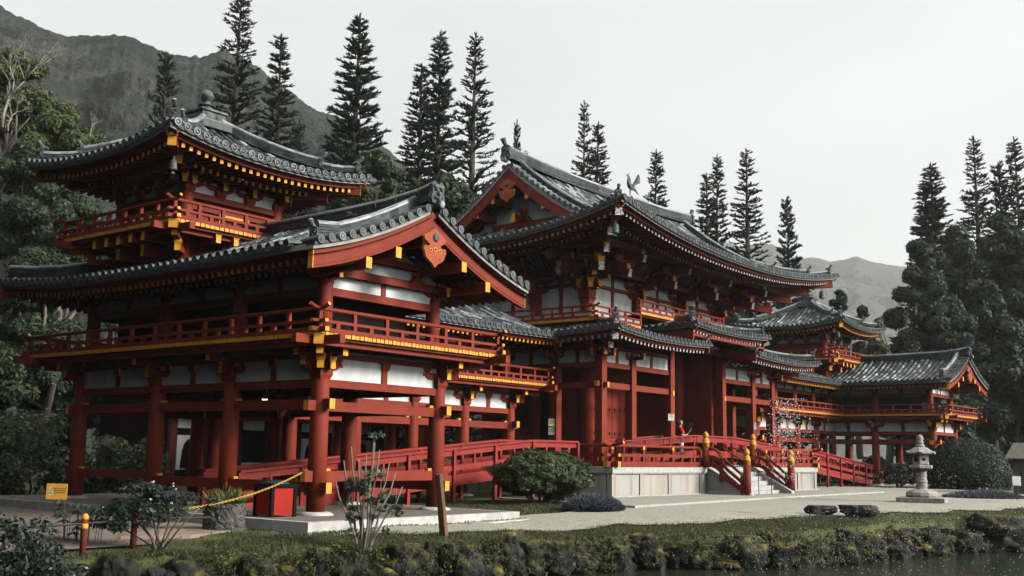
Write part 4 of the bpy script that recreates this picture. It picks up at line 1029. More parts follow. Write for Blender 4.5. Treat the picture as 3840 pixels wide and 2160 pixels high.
def giboshi(mb, c, r=.085, mi=1):
    mb.lathe([(r * 1.08, -.02), (r * 1.08, .13), (r * 1.18, .14), (r * 1.18, .165), (r * 1.02, .175), (r * 1.0, .23), (r * .8, .27), (r * .62, .29), (r * .6, .31), (r * .78, .33), (r * .88, .37), (r * .82, .42), (r * .5, .465), (r * .15, .5), (0, .51)], c, 14, mi)
def make_platform_rail():
    root = empty('platform_balustrade', (HX, PY0, ZP), 'low red balustrade with ochre caps along the stone platform edge and stairs', 'balustrade')
    lx = lambda X: X - HX
    zt = .60
    def run(P, ext, name, far=None):
        m = MB()
        for k in range(len(P) - 1):
            a = V((*P[k], 0)); b = V((*P[k + 1], 0)); d = (b - a).normalized(); L = (b - a).length
            ea, eb = ext[k]; ec = (1 if ea else 0, 1 if eb else 0)
            m.beam(a - d * ea + EZ * .085, b + d * eb + EZ * .085, .13, .15, 0, ec)
            m.beam(a - d * ea + EZ * .335, b + d * eb + EZ * .335, .1, .085, 0, ec)
            tp = [a + EZ * zt, b + EZ * zt]
            if ea: tp = [a - d * ea * 1.5 + EZ * (zt + .09), a - d * ea * .7 + EZ * (zt + .025)] + tp
            if eb: tp = tp + [b + d * eb * .7 + EZ * (zt + .025), b + d * eb * 1.5 + EZ * (zt + .09)]
            m.tube(tp, .045, 8, 0, cap=1)
            n = max(1, round(L / 1.55))
            for i in range(n + 1):
                p = a + d * (L * i / n)
                if i == n and k < len(P) - 2: continue
                m.beam(p + EZ * .0, p + EZ * .5, .1, .11, 0, up=d, w2=.085, h2=.095); m.beam(p + EZ * .5, p + EZ * .6, .1, .1, 1, up=d)
                for j in (1, 2):
                    if i < n: p2 = p + d * (L / n * j / 3); m.beam(p2 + EZ * .1, p2 + EZ * .3, .085, .095, 0, up=d)
        return m.build(name, MW, root)
    y = .17
    run([(lx(PX0) + .17, 3.1), (lx(PX0) + .17, y), (lx(30.68), y)], [(0, .28), (.28, 0)], 'railing')
    run([(lx(34.18), y), (lx(PX1) - .17, y), (lx(PX1) - .17, 3.0)], [(0, .28), (.28, 0)], 'railing')
    bot = {}
    for X in (30.78, 34.16):
        m = MB(); c = (lx(X), -.02, 0); m.lathe([(.12, 0), (.12, .62)], c, 14, 0); giboshi(m, (c[0], c[1], .62), .105); m.build('newel_post', MW, root, True)
    for X in (30.98, 34.28):
        m = MB(); c = (lx(X), -1.32, -.88); m.lathe([(.125, 0), (.12, .98)], c, 14, 0); giboshi(m, (c[0], c[1], .98 - .88), .105); m.build('newel_post', MW, root, True)
    for xa, xb in ((30.78, 30.98), (34.16, 34.28)):
        m = MB()
        for (zt_, zb_, th, kind) in ((.60, -.30, .045, 't'), (.34, -.52, .09, 'b'), (.085, -.74, .14, 'b')):
            pts = []
            for i in range(9):
                t = i / 8; yy = -.1 - 1.16 * t
                e = t - .10 * math.sin(math.pi * min(1, t * 2)) if t < .5 else t
                zz = zt_ + (zb_ - zt_) * max(0, (e - .04) / .96) ** 1.12; pts.append(V((lx(xa + (xb - xa) * t), yy, zz)))
            if kind == 't': m.tube(pts, th, 8, 0, cap=1)
            else:
                for i in range(8): m.beam(pts[i], pts[i + 1], .09, th, 0)
        for t in (.36, .92):
            X = lx(xa + (xb - xa) * t); yy = -.1 - 1.16 * t; zz = .60 - .9 * max(0, (t - .04) / .96) ** 1.12
            m.beam((X, yy, zz - .75), (X, yy, zz - .03), .1, .1, 0, up=EY); m.beam((X, yy + .07, zz + .075), (X, yy - .07, zz - .045), .1, .09, 1)
        m.build('stair_rail', MW, root)
    return root
make_platform_rail()
def handrail(x, label):
    r = empty('stair_handrail', (x, PY0, ZP), label, 'handrail', 'steel handrails on the stairs')
    m = MB(); m.beam((.0, .35, .62), (0, .1, .62), .04, .03); m.beam((0, .1, .62), (0, -1.2, -.1), .045, .035); m.beam((0, -1.2, -.1), (0, -1.38, -.12), .045, .035); m.build('rail', RED, r)
    m = MB(); m.tube([(0, -1.15, -.86), (0, -1.15, -.08)], .014, 6); m.tube([(0, .05, 0), (0, .05, .6)], .014, 6); m.build('rail_post', STEEL, r)
handrail(32.15, 'thin dark handrail on the stairs, the nearer of two'); handrail(33.1, 'thin dark handrail on the stairs, the farther of two')

# ---------------------------------------------------------------- ramps
def ramp(root_loc, label, X0, X1, X2, flip=1):
    """timber ramp rising from X0 to X1, level to X2 (world X), between Y 17.4 and 18.5."""
    r = empty('access_ramp', root_loc, label, 'ramp', 'red timber ramps')
    f = lambda X: (X - root_loc[0])
    zf = lambda X: .16 + (.96 - .16) * min(1, max(0, (X - X0) / (X1 - X0))) - root_loc[2] if X0 < X1 else .16 + .8 * min(1, max(0, (X0 - X) / (X0 - X1))) - root_loc[2]
    xs = [X0 + (X1 - X0) * i / 6 for i in range(7)] + [X2]
    m = MB()
    for i in range(len(xs) - 1): m.beam((f(xs[i]), .62, zf(xs[i]) - .04), (f(xs[i + 1]), .62, zf(xs[i + 1]) - .04), 1.1, .07, 0)
    m.build('deck', [RAMPM], r)
    for yy, nm in ((.06, 'ramp_rail'), (1.18, 'ramp_rail')):
        m = MB()
        for i in range(len(xs) - 1):
            a, b = xs[i], xs[i + 1]
            for (o, w, h) in ((.70, .16, .05), (.60, .05, .13), (.24, .05, .13), (-.06, .06, .26)): m.beam((f(a), yy, zf(a) + o), (f(b), yy, zf(b) + o), w, h, 0)
        for i in range(0, len(xs)):
            X = xs[i]; m.beam((f(X), yy - .03, -root_loc[2] + .08), (f(X), yy - .03, zf(X) + .68), .09, .09, 0, up=EX)
            if i < len(xs) - 1:
                Xm = (xs[i] + xs[i + 1]) / 2; m.beam((f(Xm), yy, zf(Xm) + .2), (f(Xm), yy, zf(Xm) + .6), .06, .06, 0, up=EX)
        m.build(nm, [RAMPM], r)
RAMPM = mat('weathered_red_paint', (.30, .027, .017), (.22, .018, .013), scale=3, rough=.6, bump=.15)
ramp((13.6, 17.35, 0), 'long red timber ramp rising from under the near wing to the stone platform', 13.6, 23.2, 25.3)
ramp((2 * 32.6 - 14.4, 17.35, 0), 'red timber ramp descending right from the stone platform towards the round bush', 2 * 32.6 - 14.4, 2 * 32.6 - 23.2, 2 * 32.6 - 25.3)
def sill_ramp():
    r = empty('threshold_ramp', (HX, 16.95, ZP), 'humped red ramp with rails over the door sill in front of the hall entrance', 'ramp')
    zf = lambda x: max(0, .30 - .062 * max(0, abs(x) - 1.3))
    for yy in (0, 1.0):
        m = MB(); X = [-5.6, -4.4, -2.9, -1.35, 1.35, 2.9, 4.4, 5.6]
        for a, b in zip(X[:-1], X[1:]):
            for (o, w, h) in ((.70, .13, .05), (.58, .05, .14), (.12, .05, .22)): m.beam((a, yy, zf(a) + o), (b, yy, zf(b) + o), w, h, 0)
        for a in X: m.beam((a, yy, 0), (a, yy, zf(a) + .68), .08, .08, 0, up=EX)
        m.build('ramp_rail', [RAMPM], r)
    m = MB(); X = [-5.6, -1.35, 1.35, 5.6]
    for a, b in zip(X[:-1], X[1:]): m.beam((a, .5, zf(a) + .05), (b, .5, zf(b) + .05), .95, .06, 0)
    m.build('deck', [RAMPM], r)
    m = MB(); m.tube([(-5.8, -.25, .72), (-1.6, -.25, .98), (-1.5, -.25, .96)], .016, 6)
    for t in (0, .25, .5, .75, 1): m.tube([(-5.8 + 4.2 * t, -.25, 0), (-5.8 + 4.2 * t, -.25, .72 + .26 * t)], .012, 5)
    m.build('steel_rail', STEEL, r)
sill_ramp()
# ================================================================ ground, pond and edges
SHORE = [(-40, 20), (-10, 16.2), (0, 14.9), (5, 13.5), (7.6, 12.7), (9.3, 12.28), (11, 11.65), (12.6, 10.95), (14.3, 10.5), (16.0, 10.15), (17.8, 8.75), (19.3, 8.0), (22.2, 7.55), (26, 6.5), (32, 5.7), (45, 4.8), (70, 3), (160, 0)]
def shore_d(x, y):        # >0 inland
    for (xa, ya), (xb, yb) in zip(SHORE[:-1], SHORE[1:]):
        if xa <= x <= xb:
            t = (x - xa) / (xb - xa); s = (yb - ya) / (xb - xa); return (y - (ya + (yb - ya) * t)) / math.sqrt(1 + s * s)
    return 5
WZ = -.62
def gz(x, y):
    d = shore_d(x, y); z = zg(x)
    n = .04 * noise.noise(V((x * .9, y * .9, 0))) + .02 * noise.noise(V((x * 3, y * 3, 5)))
    if d < 2.6:
        t = max(0, 1 - d / 2.6); z -= .13 * t * t
    if d < .16: z -= min(1.1, (.16 - d) * 3.2) 
    k = 1 if (y < 12.3 or x < 11) else .3
    if x < -3: z = max(z, -.1 - max(0, min(1, (x + 6) / 3)))
    return z + n * (1 if d < 3 else k * .4)
MOSS = mat('mossy_bank_grass', (.042, .052, .018), (.125, .115, .042), scale=1.6, rough=.95, bump=.5, bscale=35, detail=8, lo=.3, hi=.72)
ramp_add(MOSS, .5, (.068, .080, .028))
nt = MOSS.node_tree; _g = nt.nodes.new('ShaderNodeNewGeometry'); _s = nt.nodes.new('ShaderNodeSeparateXYZ'); nt.links.new(_g.outputs['Position'], _s.inputs[0])
_m = nt.nodes.new('ShaderNodeMapRange'); _m.inputs['From Min'].default_value = -.30; _m.inputs['From Max'].default_value = -.17; nt.links.new(_s.outputs['Z'], _m.inputs['Value'])
_x = nt.nodes.new('ShaderNodeMix'); _x.data_type = 'RGBA'; _x.inputs[6].default_value = (.018, .017, .011, 1); nt.links.new(_m.outputs[0], _x.inputs[0]); nt.links.new(nt.nodes[MOSS['ramp']].outputs['Color'], _x.inputs[7]); nt.links.new(_x.outputs[2], nt.nodes['Principled BSDF'].inputs['Base Color'])
SOIL = mat('dark_soil', (.05, .043, .034), (.09, .078, .058), scale=3, rough=.95, bump=.5, bscale=30)
GRAVEL = mat('pale_gravel', (.26, .25, .20), (.54, .52, .43), scale=30, rough=.95, bump=.7, bscale=60, detail=8, dist=.03)
DGRAV = mat('dark_wet_pebbles', (.03, .034, .034), (.2, .2, .19), scale=28, rough=.7, bump=.9, bscale=24, dist=.04)
def grid(name, xs, ys, zf, m, kind='structure', keep=None):
    v = [(x, y, zf(x, y)) for y in ys for x in xs]; nx = len(xs); f = []
    for j in range(len(ys) - 1):
        for i in range(nx - 1):
            if keep is None or keep((xs[i] + xs[i + 1]) / 2, (ys[j] + ys[j + 1]) / 2): f.append((j * nx + i, j * nx + i + 1, (j + 1) * nx + i + 1, (j + 1) * nx + i))
    me = bpy.data.meshes.new(name); me.from_pydata(v, [], f); me.materials.append(m); me.polygons.foreach_set('use_smooth', [True] * len(f))
    o = bpy.data.objects.new(name, me); COL.objects.link(o); return tag(o, kind=kind)
xs = [-900, -400, -150, -60, -25, -10] + list(np.arange(-4, 46, .22)) + [50, 56, 64, 75, 90, 130, 250, 500, 900, 1800]
ys = [-60, -20, -4, -.5, .8] + list(np.arange(2.5, 21, .22)) + [23, 27, 33, 45, 70, 110, 250, 600, 1200, 2400]
xs = [float(x) for x in xs]; ys = [float(y) for y in ys]
bound = [(12.2, 12.7), (13.2, 12.2), (14.2, 11.72), (16.0, 11.15), (17.6, 10.9), (18.6, 9.95), (21, 9.2), (24.0, 8.5), (29, 7.3), (36, 6.6), (46, 6)]
bd = lambda x: next((ya + (yb - ya) * (x - xa) / (xb - xa) for (xa, ya), (xb, yb) in zip(bound[:-1], bound[1:]) if xa <= x <= xb), None)
under = lambda x, y: .09 if (bd(x) and bd(x) + .35 < y < (16 if x > 21.6 else 13.3)) else 0
grid('ground', xs, ys, lambda x, y: gz(x, y) - under(x, y) if y > 1 else (-.1 if y < 0 or x < -6 else -1.3), MOSS)
# water
wm = bpy.data.materials.new('pond_water'); wm.use_nodes = True
b = wm.node_tree.nodes['Principled BSDF']; b.inputs['Base Color'].default_value = (.035, .045, .024, 1); b.inputs['Roughness'].default_value = .06; b.inputs['Specular IOR Level'].default_value = .6
_n = wm.node_tree.nodes; _l = wm.node_tree.links; tc = _n.new('ShaderNodeTexCoord'); nz = _n.new('ShaderNodeTexNoise'); nz.inputs['Scale'].default_value = 5; nz.inputs['Detail'].default_value = 4
mp = _n.new('ShaderNodeMapping'); mp.inputs['Scale'].default_value = (1, 1, 1); _l.new(tc.outputs['Object'], mp.inputs['Vector']); _l.new(mp.outputs['Vector'], nz.inputs['Vector'])
bp = _n.new('ShaderNodeBump'); bp.inputs['Strength'].default_value = .35; bp.inputs['Distance'].default_value = .05; _l.new(nz.outputs['Fac'], bp.inputs['Height']); _l.new(bp.outputs['Normal'], b.inputs['Normal'])
m = MB(); m.poly([(-80, -60, WZ), (160, -60, WZ), (160, 18, WZ), (-80, 24, WZ)]); tag(m.build('pond_water', wm), kind='structure')
# gravel court between hall and lawn
def strip(name, front, back, m, dz, nj=26, kind='structure'):
    v = []; f = []
    for (a, b) in zip(front, back):
        for j in range(nj + 1):
            t = j / nj; x = a[0] + (b[0] - a[0]) * t; y = a[1] + (b[1] - a[1]) * t; v.append((x, y, max(gz(x, y), zg(x) - .05) + dz))
    for i in range(len(front) - 1):
        for j in range(nj): a = i * (nj + 1) + j; f.append((a, a + nj + 1, a + nj + 2, a + 1))
    me = bpy.data.meshes.new(name); me.from_pydata(v, [], f); me.materials.append(m); o = bpy.data.objects.new(name, me); COL.objects.link(o); return tag(o, kind=kind)
def dense_line(P, n):
    out = []
    for a, b in zip(P[:-1], P[1:]):
        for i in range(n): out.append((a[0] + (b[0] - a[0]) * i / n, a[1] + (b[1] - a[1]) * i / n))
    return out + [P[-1]]
fr = [(x + .0, y + .10 * math.sin(x * 2.3) + .07 * math.sin(x * 5.1 + 1)) for x, y in dense_line(bound, 10)]
bk = [(x + .6, (15.0 + (x - 12) * .12) if x > 21.4 else 13.45 + .12 * math.sin(x * 3)) for x, y in fr]
strip('gravel_court', fr, bk, GRAVEL, .03)
# bed of dark pebbles and kerb round the platform
m = MB(); m.box(21.3, 41.5, 13.4, 17.3, .0, .155); tag(m.build('pebble_bed', DGRAV), kind='structure')
def kerb(name, pts, w, z0, z1, label, mat_=None):
    m = MB()
    for (a, b) in zip(pts[:-1], pts[1:]):
        d = (V((*b, 0)) - V((*a, 0))).normalized(); m.beam(V((*a, (z0 + z1) / 2)) - d * w / 2, V((*b, (z0 + z1) / 2)) + d * w / 2, w, z1 - z0)
    o = m.build(name, mat_ or STONE); return tag(o, label, 'kerb')
kerb('stone_kerb', [(21.9, 17.3), (21.15, 13.0)], .16, -.1, .19, 'short dark end of the pale stone kerb beside the mondo grass clump', CONC)
kerb('stone_kerb', [(21.05, 12.93), (29.8, 13.4), (38.6, 13.5)], .17, -.1, .20, 'long pale stone kerb between gravel court and pebble bed, in front of the stairs')
kerb('stone_kerb', [(15.2, 12.75), (18.3, 13.05)], .1, -.1, .05, 'low dark garden edging on the gravel right of the slab corner', CONC)

# slab under the near wing
m = MB(); m.box(11.73, 17.2, 13.21, 24.6, -.4, .165)
slab = m.build('paved_slab', PAVE); tag(slab, 'brown paved slab with white edging under the near wing', 'slab')
m = MB(); m.box(11.72, 17.21, 13.20, 13.33, -.41, .172); m.box(11.72, 11.85, 13.33, 24.6, -.41, .172); m.box(17.08, 17.21, 13.33, 24.6, -.41, .172); m.build('white_edging', CONC, slab)
m = MB(); m.box(2 * XM - 17.2, 2 * XM - 11.7, 13.21, 24.6, -.2, .172); tag(m.build('paved_slab', CONC), 'grey slab under the farther wing behind the domed bush', 'slab')
# flagstones by the bollards
def flag(pts, label):
    m = MB(); A = [V((x, y, zg(x) + .035)) for x, y in pts]; n = len(A); i = len(m.v)
    m.poly(A); B = [p - EZ * .12 for p in A]
    for j in range(n): k = (j + 1) % n; m.poly([A[j], B[j], B[k], A[k]])
    tag(m.build('flagstone', FLAG), label, 'paving stone')
flag([(9.0, 14.1), (9.9, 13.7), (11.1, 14.2), (10.9, 15.0), (10.2, 15.1)], 'large tan flagstone behind the second bollard')
flag([(10.5, 15.2), (11.2, 15.05), (11.5, 15.9), (11.0, 16.3), (10.55, 16.0)], 'tan flagstone tucked against the slab behind the round planter')
m = MB(); m.box(4.5, 11.6, 13.35, 26, -.3, .012)
pav = strip('garden_path', dense_line([(3.5, 14.35), (7.6, 13.4), (9.0, 13.4), (10.0, 13.9), (11.0, 14.4), (11.68, 14.5)], 4), dense_line([(3.5, 24.0), (7.6, 24), (9.2, 24), (10, 24), (11.0, 24), (11.68, 24)], 4), PAVE, .02)

# ================================================================ foliage kit (vectorised leaf meshes)
def leaf_mat(name, c1, c2, c3=None, rough=.55, trans=.25):
    m = bpy.data.materials.new(name); m.use_nodes = True; nt = m.node_tree; N = nt.nodes; L = nt.links
    b = N['Principled BSDF']; b.inputs['Roughness'].default_value = rough; b.inputs['Specular IOR Level'].default_value = .3
    a = N.new('ShaderNodeAttribute'); a.attribute_name = 'rnd'; cr = N.new('ShaderNodeValToRGB')
    cr.color_ramp.elements[0].color = (*c1, 1); cr.color_ramp.elements[1].color = (*c2, 1)
    if c3: e = cr.color_ramp.elements.new(.9); e.color = (*c2, 1); cr.color_ramp.elements[-1].color = (*c3, 1)
    L.new(a.outputs['Fac'], cr.inputs['Fac']); L.new(cr.outputs['Color'], b.inputs['Base Color'])
    if trans:
        t = N.new('ShaderNodeBsdfTranslucent'); L.new(cr.outputs['Color'], t.inputs['Color']); mx = N.new('ShaderNodeMixShader'); mx.inputs[0].default_value = trans
        L.new(b.outputs[0], mx.inputs[1]); L.new(t.outputs[0], mx.inputs[2]); L.new(mx.outputs[0], N['Material Output'].inputs['Surface'])
    return m
PINE = leaf_mat('pine_needles', (.022, .036, .028), (.058, .080, .062), trans=.12)
nt = PINE.node_tree; _o = nt.nodes.new('ShaderNodeObjectInfo'); _mr = nt.nodes.new('ShaderNodeMapRange'); _mr.inputs['To Min'].default_value = .72; _mr.inputs['To Max'].default_value = 1.35; nt.links.new(_o.outputs['Random'], _mr.inputs['Value'])
_cr = next(n for n in nt.nodes if n.type == 'VALTORGB'); _vm = nt.nodes.new('ShaderNodeVectorMath'); _vm.operation = 'SCALE'; nt.links.new(_cr.outputs['Color'], _vm.inputs[0]); nt.links.new(_mr.outputs[0], _vm.inputs['Scale']); nt.links.new(_vm.outputs[0], nt.nodes['Principled BSDF'].inputs['Base Color'])
LEAFD = leaf_mat('dark_broad_leaves', (.018, .034, .016), (.060, .085, .035), (.10, .12, .05))
LEAFG = leaf_mat('grey_green_leaves', (.022, .032, .024), (.055, .070, .050), (.085, .10, .07))
LEAFO = leaf_mat('olive_green_leaves', (.040, .060, .020), (.125, .150, .055), (.17, .19, .08))
LEAFB = leaf_mat('azalea_leaves', (.030, .048, .018), (.095, .115, .048), (.16, .17, .09))
LEAFL = leaf_mat('lit_shrub_leaves', (.07, .10, .045), (.26, .30, .16), (.46, .48, .34))  # leaf colour raised to carry the light falling on the shrubs
GRASS = leaf_mat('lawn_blades', (.042, .054, .020), (.110, .118, .050), (.19, .175, .085), rough=.7)
MONDO = leaf_mat('blue_mondo_blades', (.040, .054, .062), (.17, .195, .22), rough=.5)
BARK = mat('grey_bark', (.10, .085, .068), (.19, .165, .135), scale=6, rough=.9, bump=.6, bscale=20, stretch=(1, 1, .3))
PBARK = mat('dark_pine_bark', (.030, .026, .022), (.06, .05, .042), scale=6, rough=.9, bump=.5)
PALEB = mat('pale_bare_bark', (.20, .185, .15), (.30, .28, .235), scale=5, rough=.9)
TRUNKW = mat('stem_bark', (.085, .075, .055), (.15, .13, .10), scale=12, rough=.9)

def rot_frames(nrm):
    n = nrm / np.maximum(np.linalg.norm(nrm, axis=1, keepdims=True), 1e-6)
    r = NP.normal(size=n.shape); x = np.cross(n, r); x /= np.maximum(np.linalg.norm(x, axis=1, keepdims=True), 1e-6)
    return x, np.cross(n, x), n
def quads_obj(name, C, X, Y, rnd, m, parent=None, fold=0):
    """diamond leaves: centre C, half axes X (long) and Y (short)."""
    n = len(C); P = np.empty((n, 4, 3)); P[:, 0] = C - X; P[:, 1] = C + Y; P[:, 2] = C + X; P[:, 3] = C - Y
    me = bpy.data.meshes.new(name); me.vertices.add(4 * n); me.vertices.foreach_set('co', P.ravel().astype(np.float32))
    me.loops.add(4 * n); me.loops.foreach_set('vertex_index', np.arange(4 * n, dtype=np.int32)); me.polygons.add(n)
    me.polygons.foreach_set('loop_start', np.arange(0, 4 * n, 4, dtype=np.int32)); 
    a = me.attributes.new('rnd', 'FLOAT', 'FACE'); a.data.foreach_set('value', np.clip(rnd, 0, 1).astype(np.float32))
    me.materials.append(m); me.update(calc_edges=True); me.validate()
    o = bpy.data.objects.new(name, me); COL.objects.link(o)
    if parent: o.parent = parent
    return o
def clump_pts(centers, radii, per, shell=.55, flat=1.):
    C = []; N_ = []; T = []
    for c, r in zip(centers, radii):
        k = int(per * (r / np.mean(radii)) ** 2); d = NP.normal(size=(k, 3)); d /= np.linalg.norm(d, axis=1, keepdims=True)
        rr = (shell + (1 - shell) * NP.random(k) ** .6)[:, None]
        p = d * rr * r; p[:, 2] *= flat; C.append(p + c); nn = d + NP.normal(size=(k, 3)) * .55 + np.array([0, 0, .35]); N_.append(nn); T.append(np.full(k, NP.uniform(-.18, .18)))
    return np.concatenate(C), np.concatenate(N_), np.concatenate(T)
def crown(name, centers, radii, per, size, m, parent, aspect=.5, shell=.55, flat=.8):
    C, N_, T = clump_pts(np.array(centers), np.array(radii), per, shell, flat); x, y, n = rot_frames(N_)
    s = (size * NP.uniform(.65, 1.35, len(C)))[:, None]
    return quads_obj(name, C, x * s, y * s * aspect, .45 + T + NP.normal(0, .2, len(C)), m, parent)
def limb_tube(m, a, b, r0, r1, bend=.12, n=6, mi=0):
    a = V(a); b = V(b); L = (b - a).length; pts = []; off = V((RN.uniform(-1, 1), RN.uniform(-1, 1), RN.uniform(-.4, .8))) * L * bend
    for i in range(n): t = i / (n - 1); pts.append(a.lerp(b, t) + off * math.sin(math.pi * t) + V((RN.uniform(-1, 1), RN.uniform(-1, 1), 0)) * L * .015)
    m.tube(pts, [r0 + (r1 - r0) * i / (n - 1) for i in range(n)], 7, mi); return pts
def crown_shape(h0, h1, rx, ry, n, rmin, rmax, seed, top=.75):
    g = np.random.default_rng(seed); cs = []; rs = []
    for i in range(n):
        t = g.random() ** .8; z = h0 + (h1 - h0) * t; w = math.sin(math.pi * min(1, .18 + .82 * t) ** top) if t < .97 else .2
        w = max(.15, (1 - abs(2 * t - .85) ** 2.2 * .8)); a = g.random() * 2 * math.pi; q = math.sqrt(g.random()) * w
        cs.append((math.cos(a) * rx * q, math.sin(a) * ry * q, z)); rs.append(g.uniform(rmin, rmax) * (1 - .35 * t))
    return cs, rs
def broad_tree(name, base, label, h0, h1, rx, ry, n, rmin, rmax, per, size, m, seed, group=None, trunk_r=.25, cat='tree', bark=None, limbs=6):
    t = empty(name, base, label, cat, group); cs, rs = crown_shape(h0, h1, rx, ry, n, rmin, rmax, seed)
    crown('crown', cs, rs, per, size, m, t)
    b = MB(); g = random.Random(seed); top = V((g.uniform(-.5, .5), g.uniform(-.5, .5), h0 + (h1 - h0) * .45)); pts = limb_tube(b, (0, 0, -.3), top, trunk_r, trunk_r * .5, .06)
    for i in range(limbs):
        c = V(cs[g.randrange(len(cs))]); limb_tube(b, pts[g.choice((2, 3, 4))], c, trunk_r * .4, trunk_r * .1, .1, 5)
    b.build('trunk', bark or BARK, t, True)
    return t

# ---------------------------------------------------------------- Cook pines
def make_pine(H, Rb, gap, dens_, seed, bare=.0, tuft=.5):
    """returns (needle arrays, trunk MB) for a columnar pine of height H."""
    g = np.random.default_rng(seed); C = []; X = []; Y = []; R_ = []; tb = MB()
    tb.tube([(0, 0, -1), (.05 * g.normal(), .05 * g.normal(), H * .5), (0, 0, H)], [.0105 * H, .0065 * H, .01], 7)
    z = H * .06
    while z < H * .985:
        t = z / H; rb = Rb * (1 - t) ** .72 * (.75 + .25 * (1 - t)) + .12
        if g.random() < bare * (1 - t): z += gap * .6; continue
        nb = int(g.integers(6, 9)); a0 = g.random() * 6.28
        for k in range(nb):
            if g.random() < .14: continue
            az = a0 + 6.283 * k / nb + g.normal() * .18; L = rb * g.uniform(.62, 1.12); el = g.uniform(-.22, .40) + .25 * t
            d = np.array([math.cos(az) * math.cos(el), math.sin(az) * math.cos(el), math.sin(el)])
            p0 = np.array([0, 0, z + g.normal() * gap * .6]); droop = -.12 * L
            e = p0 + d * L; e[2] += 0
            mid = p0 + d * L * .55; mid[2] += droop
            tb.tube([V(p0), V(mid), V(e)], [.035 * (1 - .6 * t), .025, .012], 3)
            nt = max(3, int(dens_ * L))
            for q in range(nt):
                s = 1 - (g.random() ** 1.25) * .85
                base = p0 + d * L * s; base[2] += droop * math.sin(math.pi * s) * .9
                cl = tuft * g.uniform(.6, 1.2) * (.6 + .4 * (1 - t))
                cd = d * .75 + np.array([0, 0, g.uniform(.25, 1.15)]) + g.normal(size=3) * .34; cd /= np.linalg.norm(cd)
                for w in range(2):
                    side = np.cross(cd, g.normal(size=3)); side /= np.linalg.norm(side)
                    C.append(base + cd * cl * .45); X.append(cd * cl * .55); Y.append(side * cl * .12); R_.append(g.uniform(0, 1) * .8 + .2 * t)
        z += gap * g.uniform(.75, 1.25) * (.7 + .5 * (1 - t))
    for k in range(16):
        cd = np.array([g.normal() * .22, g.normal() * .22, 1.]); cl = tuft * 1.15; side = np.cross(cd, g.normal(size=3)); side /= np.linalg.norm(side); C.append(np.array([0, 0, H * (.955 + .045 * g.random())])); X.append(cd * cl * .55); Y.append(side * cl * .10); R_.append(g.random())
    return np.array(C), np.array(X), np.array(Y), np.array(R_), tb
PV = {}
def pine_variant(key, *a, **k):
    C, X, Y, R_, tb = make_pine(*a, **k); t = empty('pine_tree', (0, 0, -50), '', 'pine tree', 'tall pines behind the temple'); quads_obj('crown', C, X, Y, R_, PINE, t); tb.build('trunk', PBARK, t, True); PV[key] = [t, False]
pine_variant('dense', 24, 2.3, .33, 84, 1, tuft=.34); pine_variant('airy', 26, 2.35, .41, 50, 2, bare=.06, tuft=.33)
pine_variant('mid', 24, 2.2, .37, 66, 3, bare=.04, tuft=.33); pine_variant('small', 12, 1.55, .25, 80, 4, tuft=.26); pine_variant('slim', 24, 1.75, .35, 70, 5, bare=.04, tuft=.31)
PH = {'dense': 24, 'airy': 26, 'mid': 24, 'small': 12, 'slim': 24}; PW = {'dense': 2.3, 'airy': 2.35, 'mid': 2.2, 'small': 1.55, 'slim': 1.75}
def pine(key, dx, dy, dep, hw, label):
    """dx,dy: treetop in the 2576-wide survey picture; hw: half width of the crown there in its lower part."""
    s = 1.4907; top = at_depth(dx * s, dy * s, dep); H = (top.z - zg(30)) * 1.012
    src, used = PV[key]
    o = src if not used else copy_tree(src); PV[key][1] = True
    o['label'] = label; o.location = (top.x, top.y, zg(30)); k = H / PH[key]
    w = hw * s / FPX * dep / PW[key] * 3.05
    o.scale = (w, w, k); o.rotation_euler = (RN.uniform(-.006, .006), RN.uniform(-.006, .006), RN.uniform(0, 6.28))
    return o
pine('airy', 612, -14, 62, 60, 'tallest airy pine, its tip cut by the top edge, right of the bronze ball finial')
pine('small', 427, 150, 47, 44, 'short dense pine against the mountain, just left of the bronze ball finial')
pine('mid', 708, 98, 60, 48, 'tall pine against the mountain edge, second to the right of the bronze ball finial')
pine('small', 757, 315, 52, 34, 'little dark pine peeking over the right slope of the near tower roof')
pine('dense', 907, 48, 58, 62, 'broad dense pine standing alone right of the near tower roof tip')
pine('slim', 1055, 175, 62, 46, 'leftmost and lowest of the three close pines left of the hall gable')
pine('dense', 1111, 92, 60, 50, 'darkest middle pine of the three close pines left of the hall gable')
pine('airy', 1192, 95, 57, 50, 'tall pine nearest the hall gable peak, with sky showing through its branches')
pine('small', 1297, 318, 70, 17, 'small narrow pine tip just behind the hall gable peak')
pine('airy', 1469, 265, 72, 32, 'thin airy pine of the pair above the hall ridge')
pine('slim', 1502, 322, 70, 34, 'shorter fuller pine of the pair above the hall ridge')
pine('mid', 1648, 387, 70, 36, 'pine right of the bronze phoenix, alone above the hall roof')
pine('slim', 1776, 446, 74, 34, 'shorter left pine of the touching pair above the right roof slope')
pine('mid', 1803, 398, 76, 30, 'taller right pine of the touching pair above the right roof slope')
pine('airy', 1877, 386, 70, 44, 'tall pine standing alone above the right roof slope')
pine('small', 1978, 507, 72, 28, 'small pine above the far right corner of the main roof')
pine('dense', 2345, 420, 84, 50, 'full pine left of the others rising from the dark wood at right')
pine('slim', 2322, 470, 86, 40, 'lower pine merging into the full pine at the left of the right hand wood')
pine('airy', 2451, 355, 86, 42, 'middle pine with a clear outline above the dark wood at right')
pine('mid', 2546, 357, 88, 40, 'rightmost tall pine at the right edge of the picture')
pine('small', 2516, 418, 88, 36, 'lower pine left of the rightmost pine at the edge of the picture')

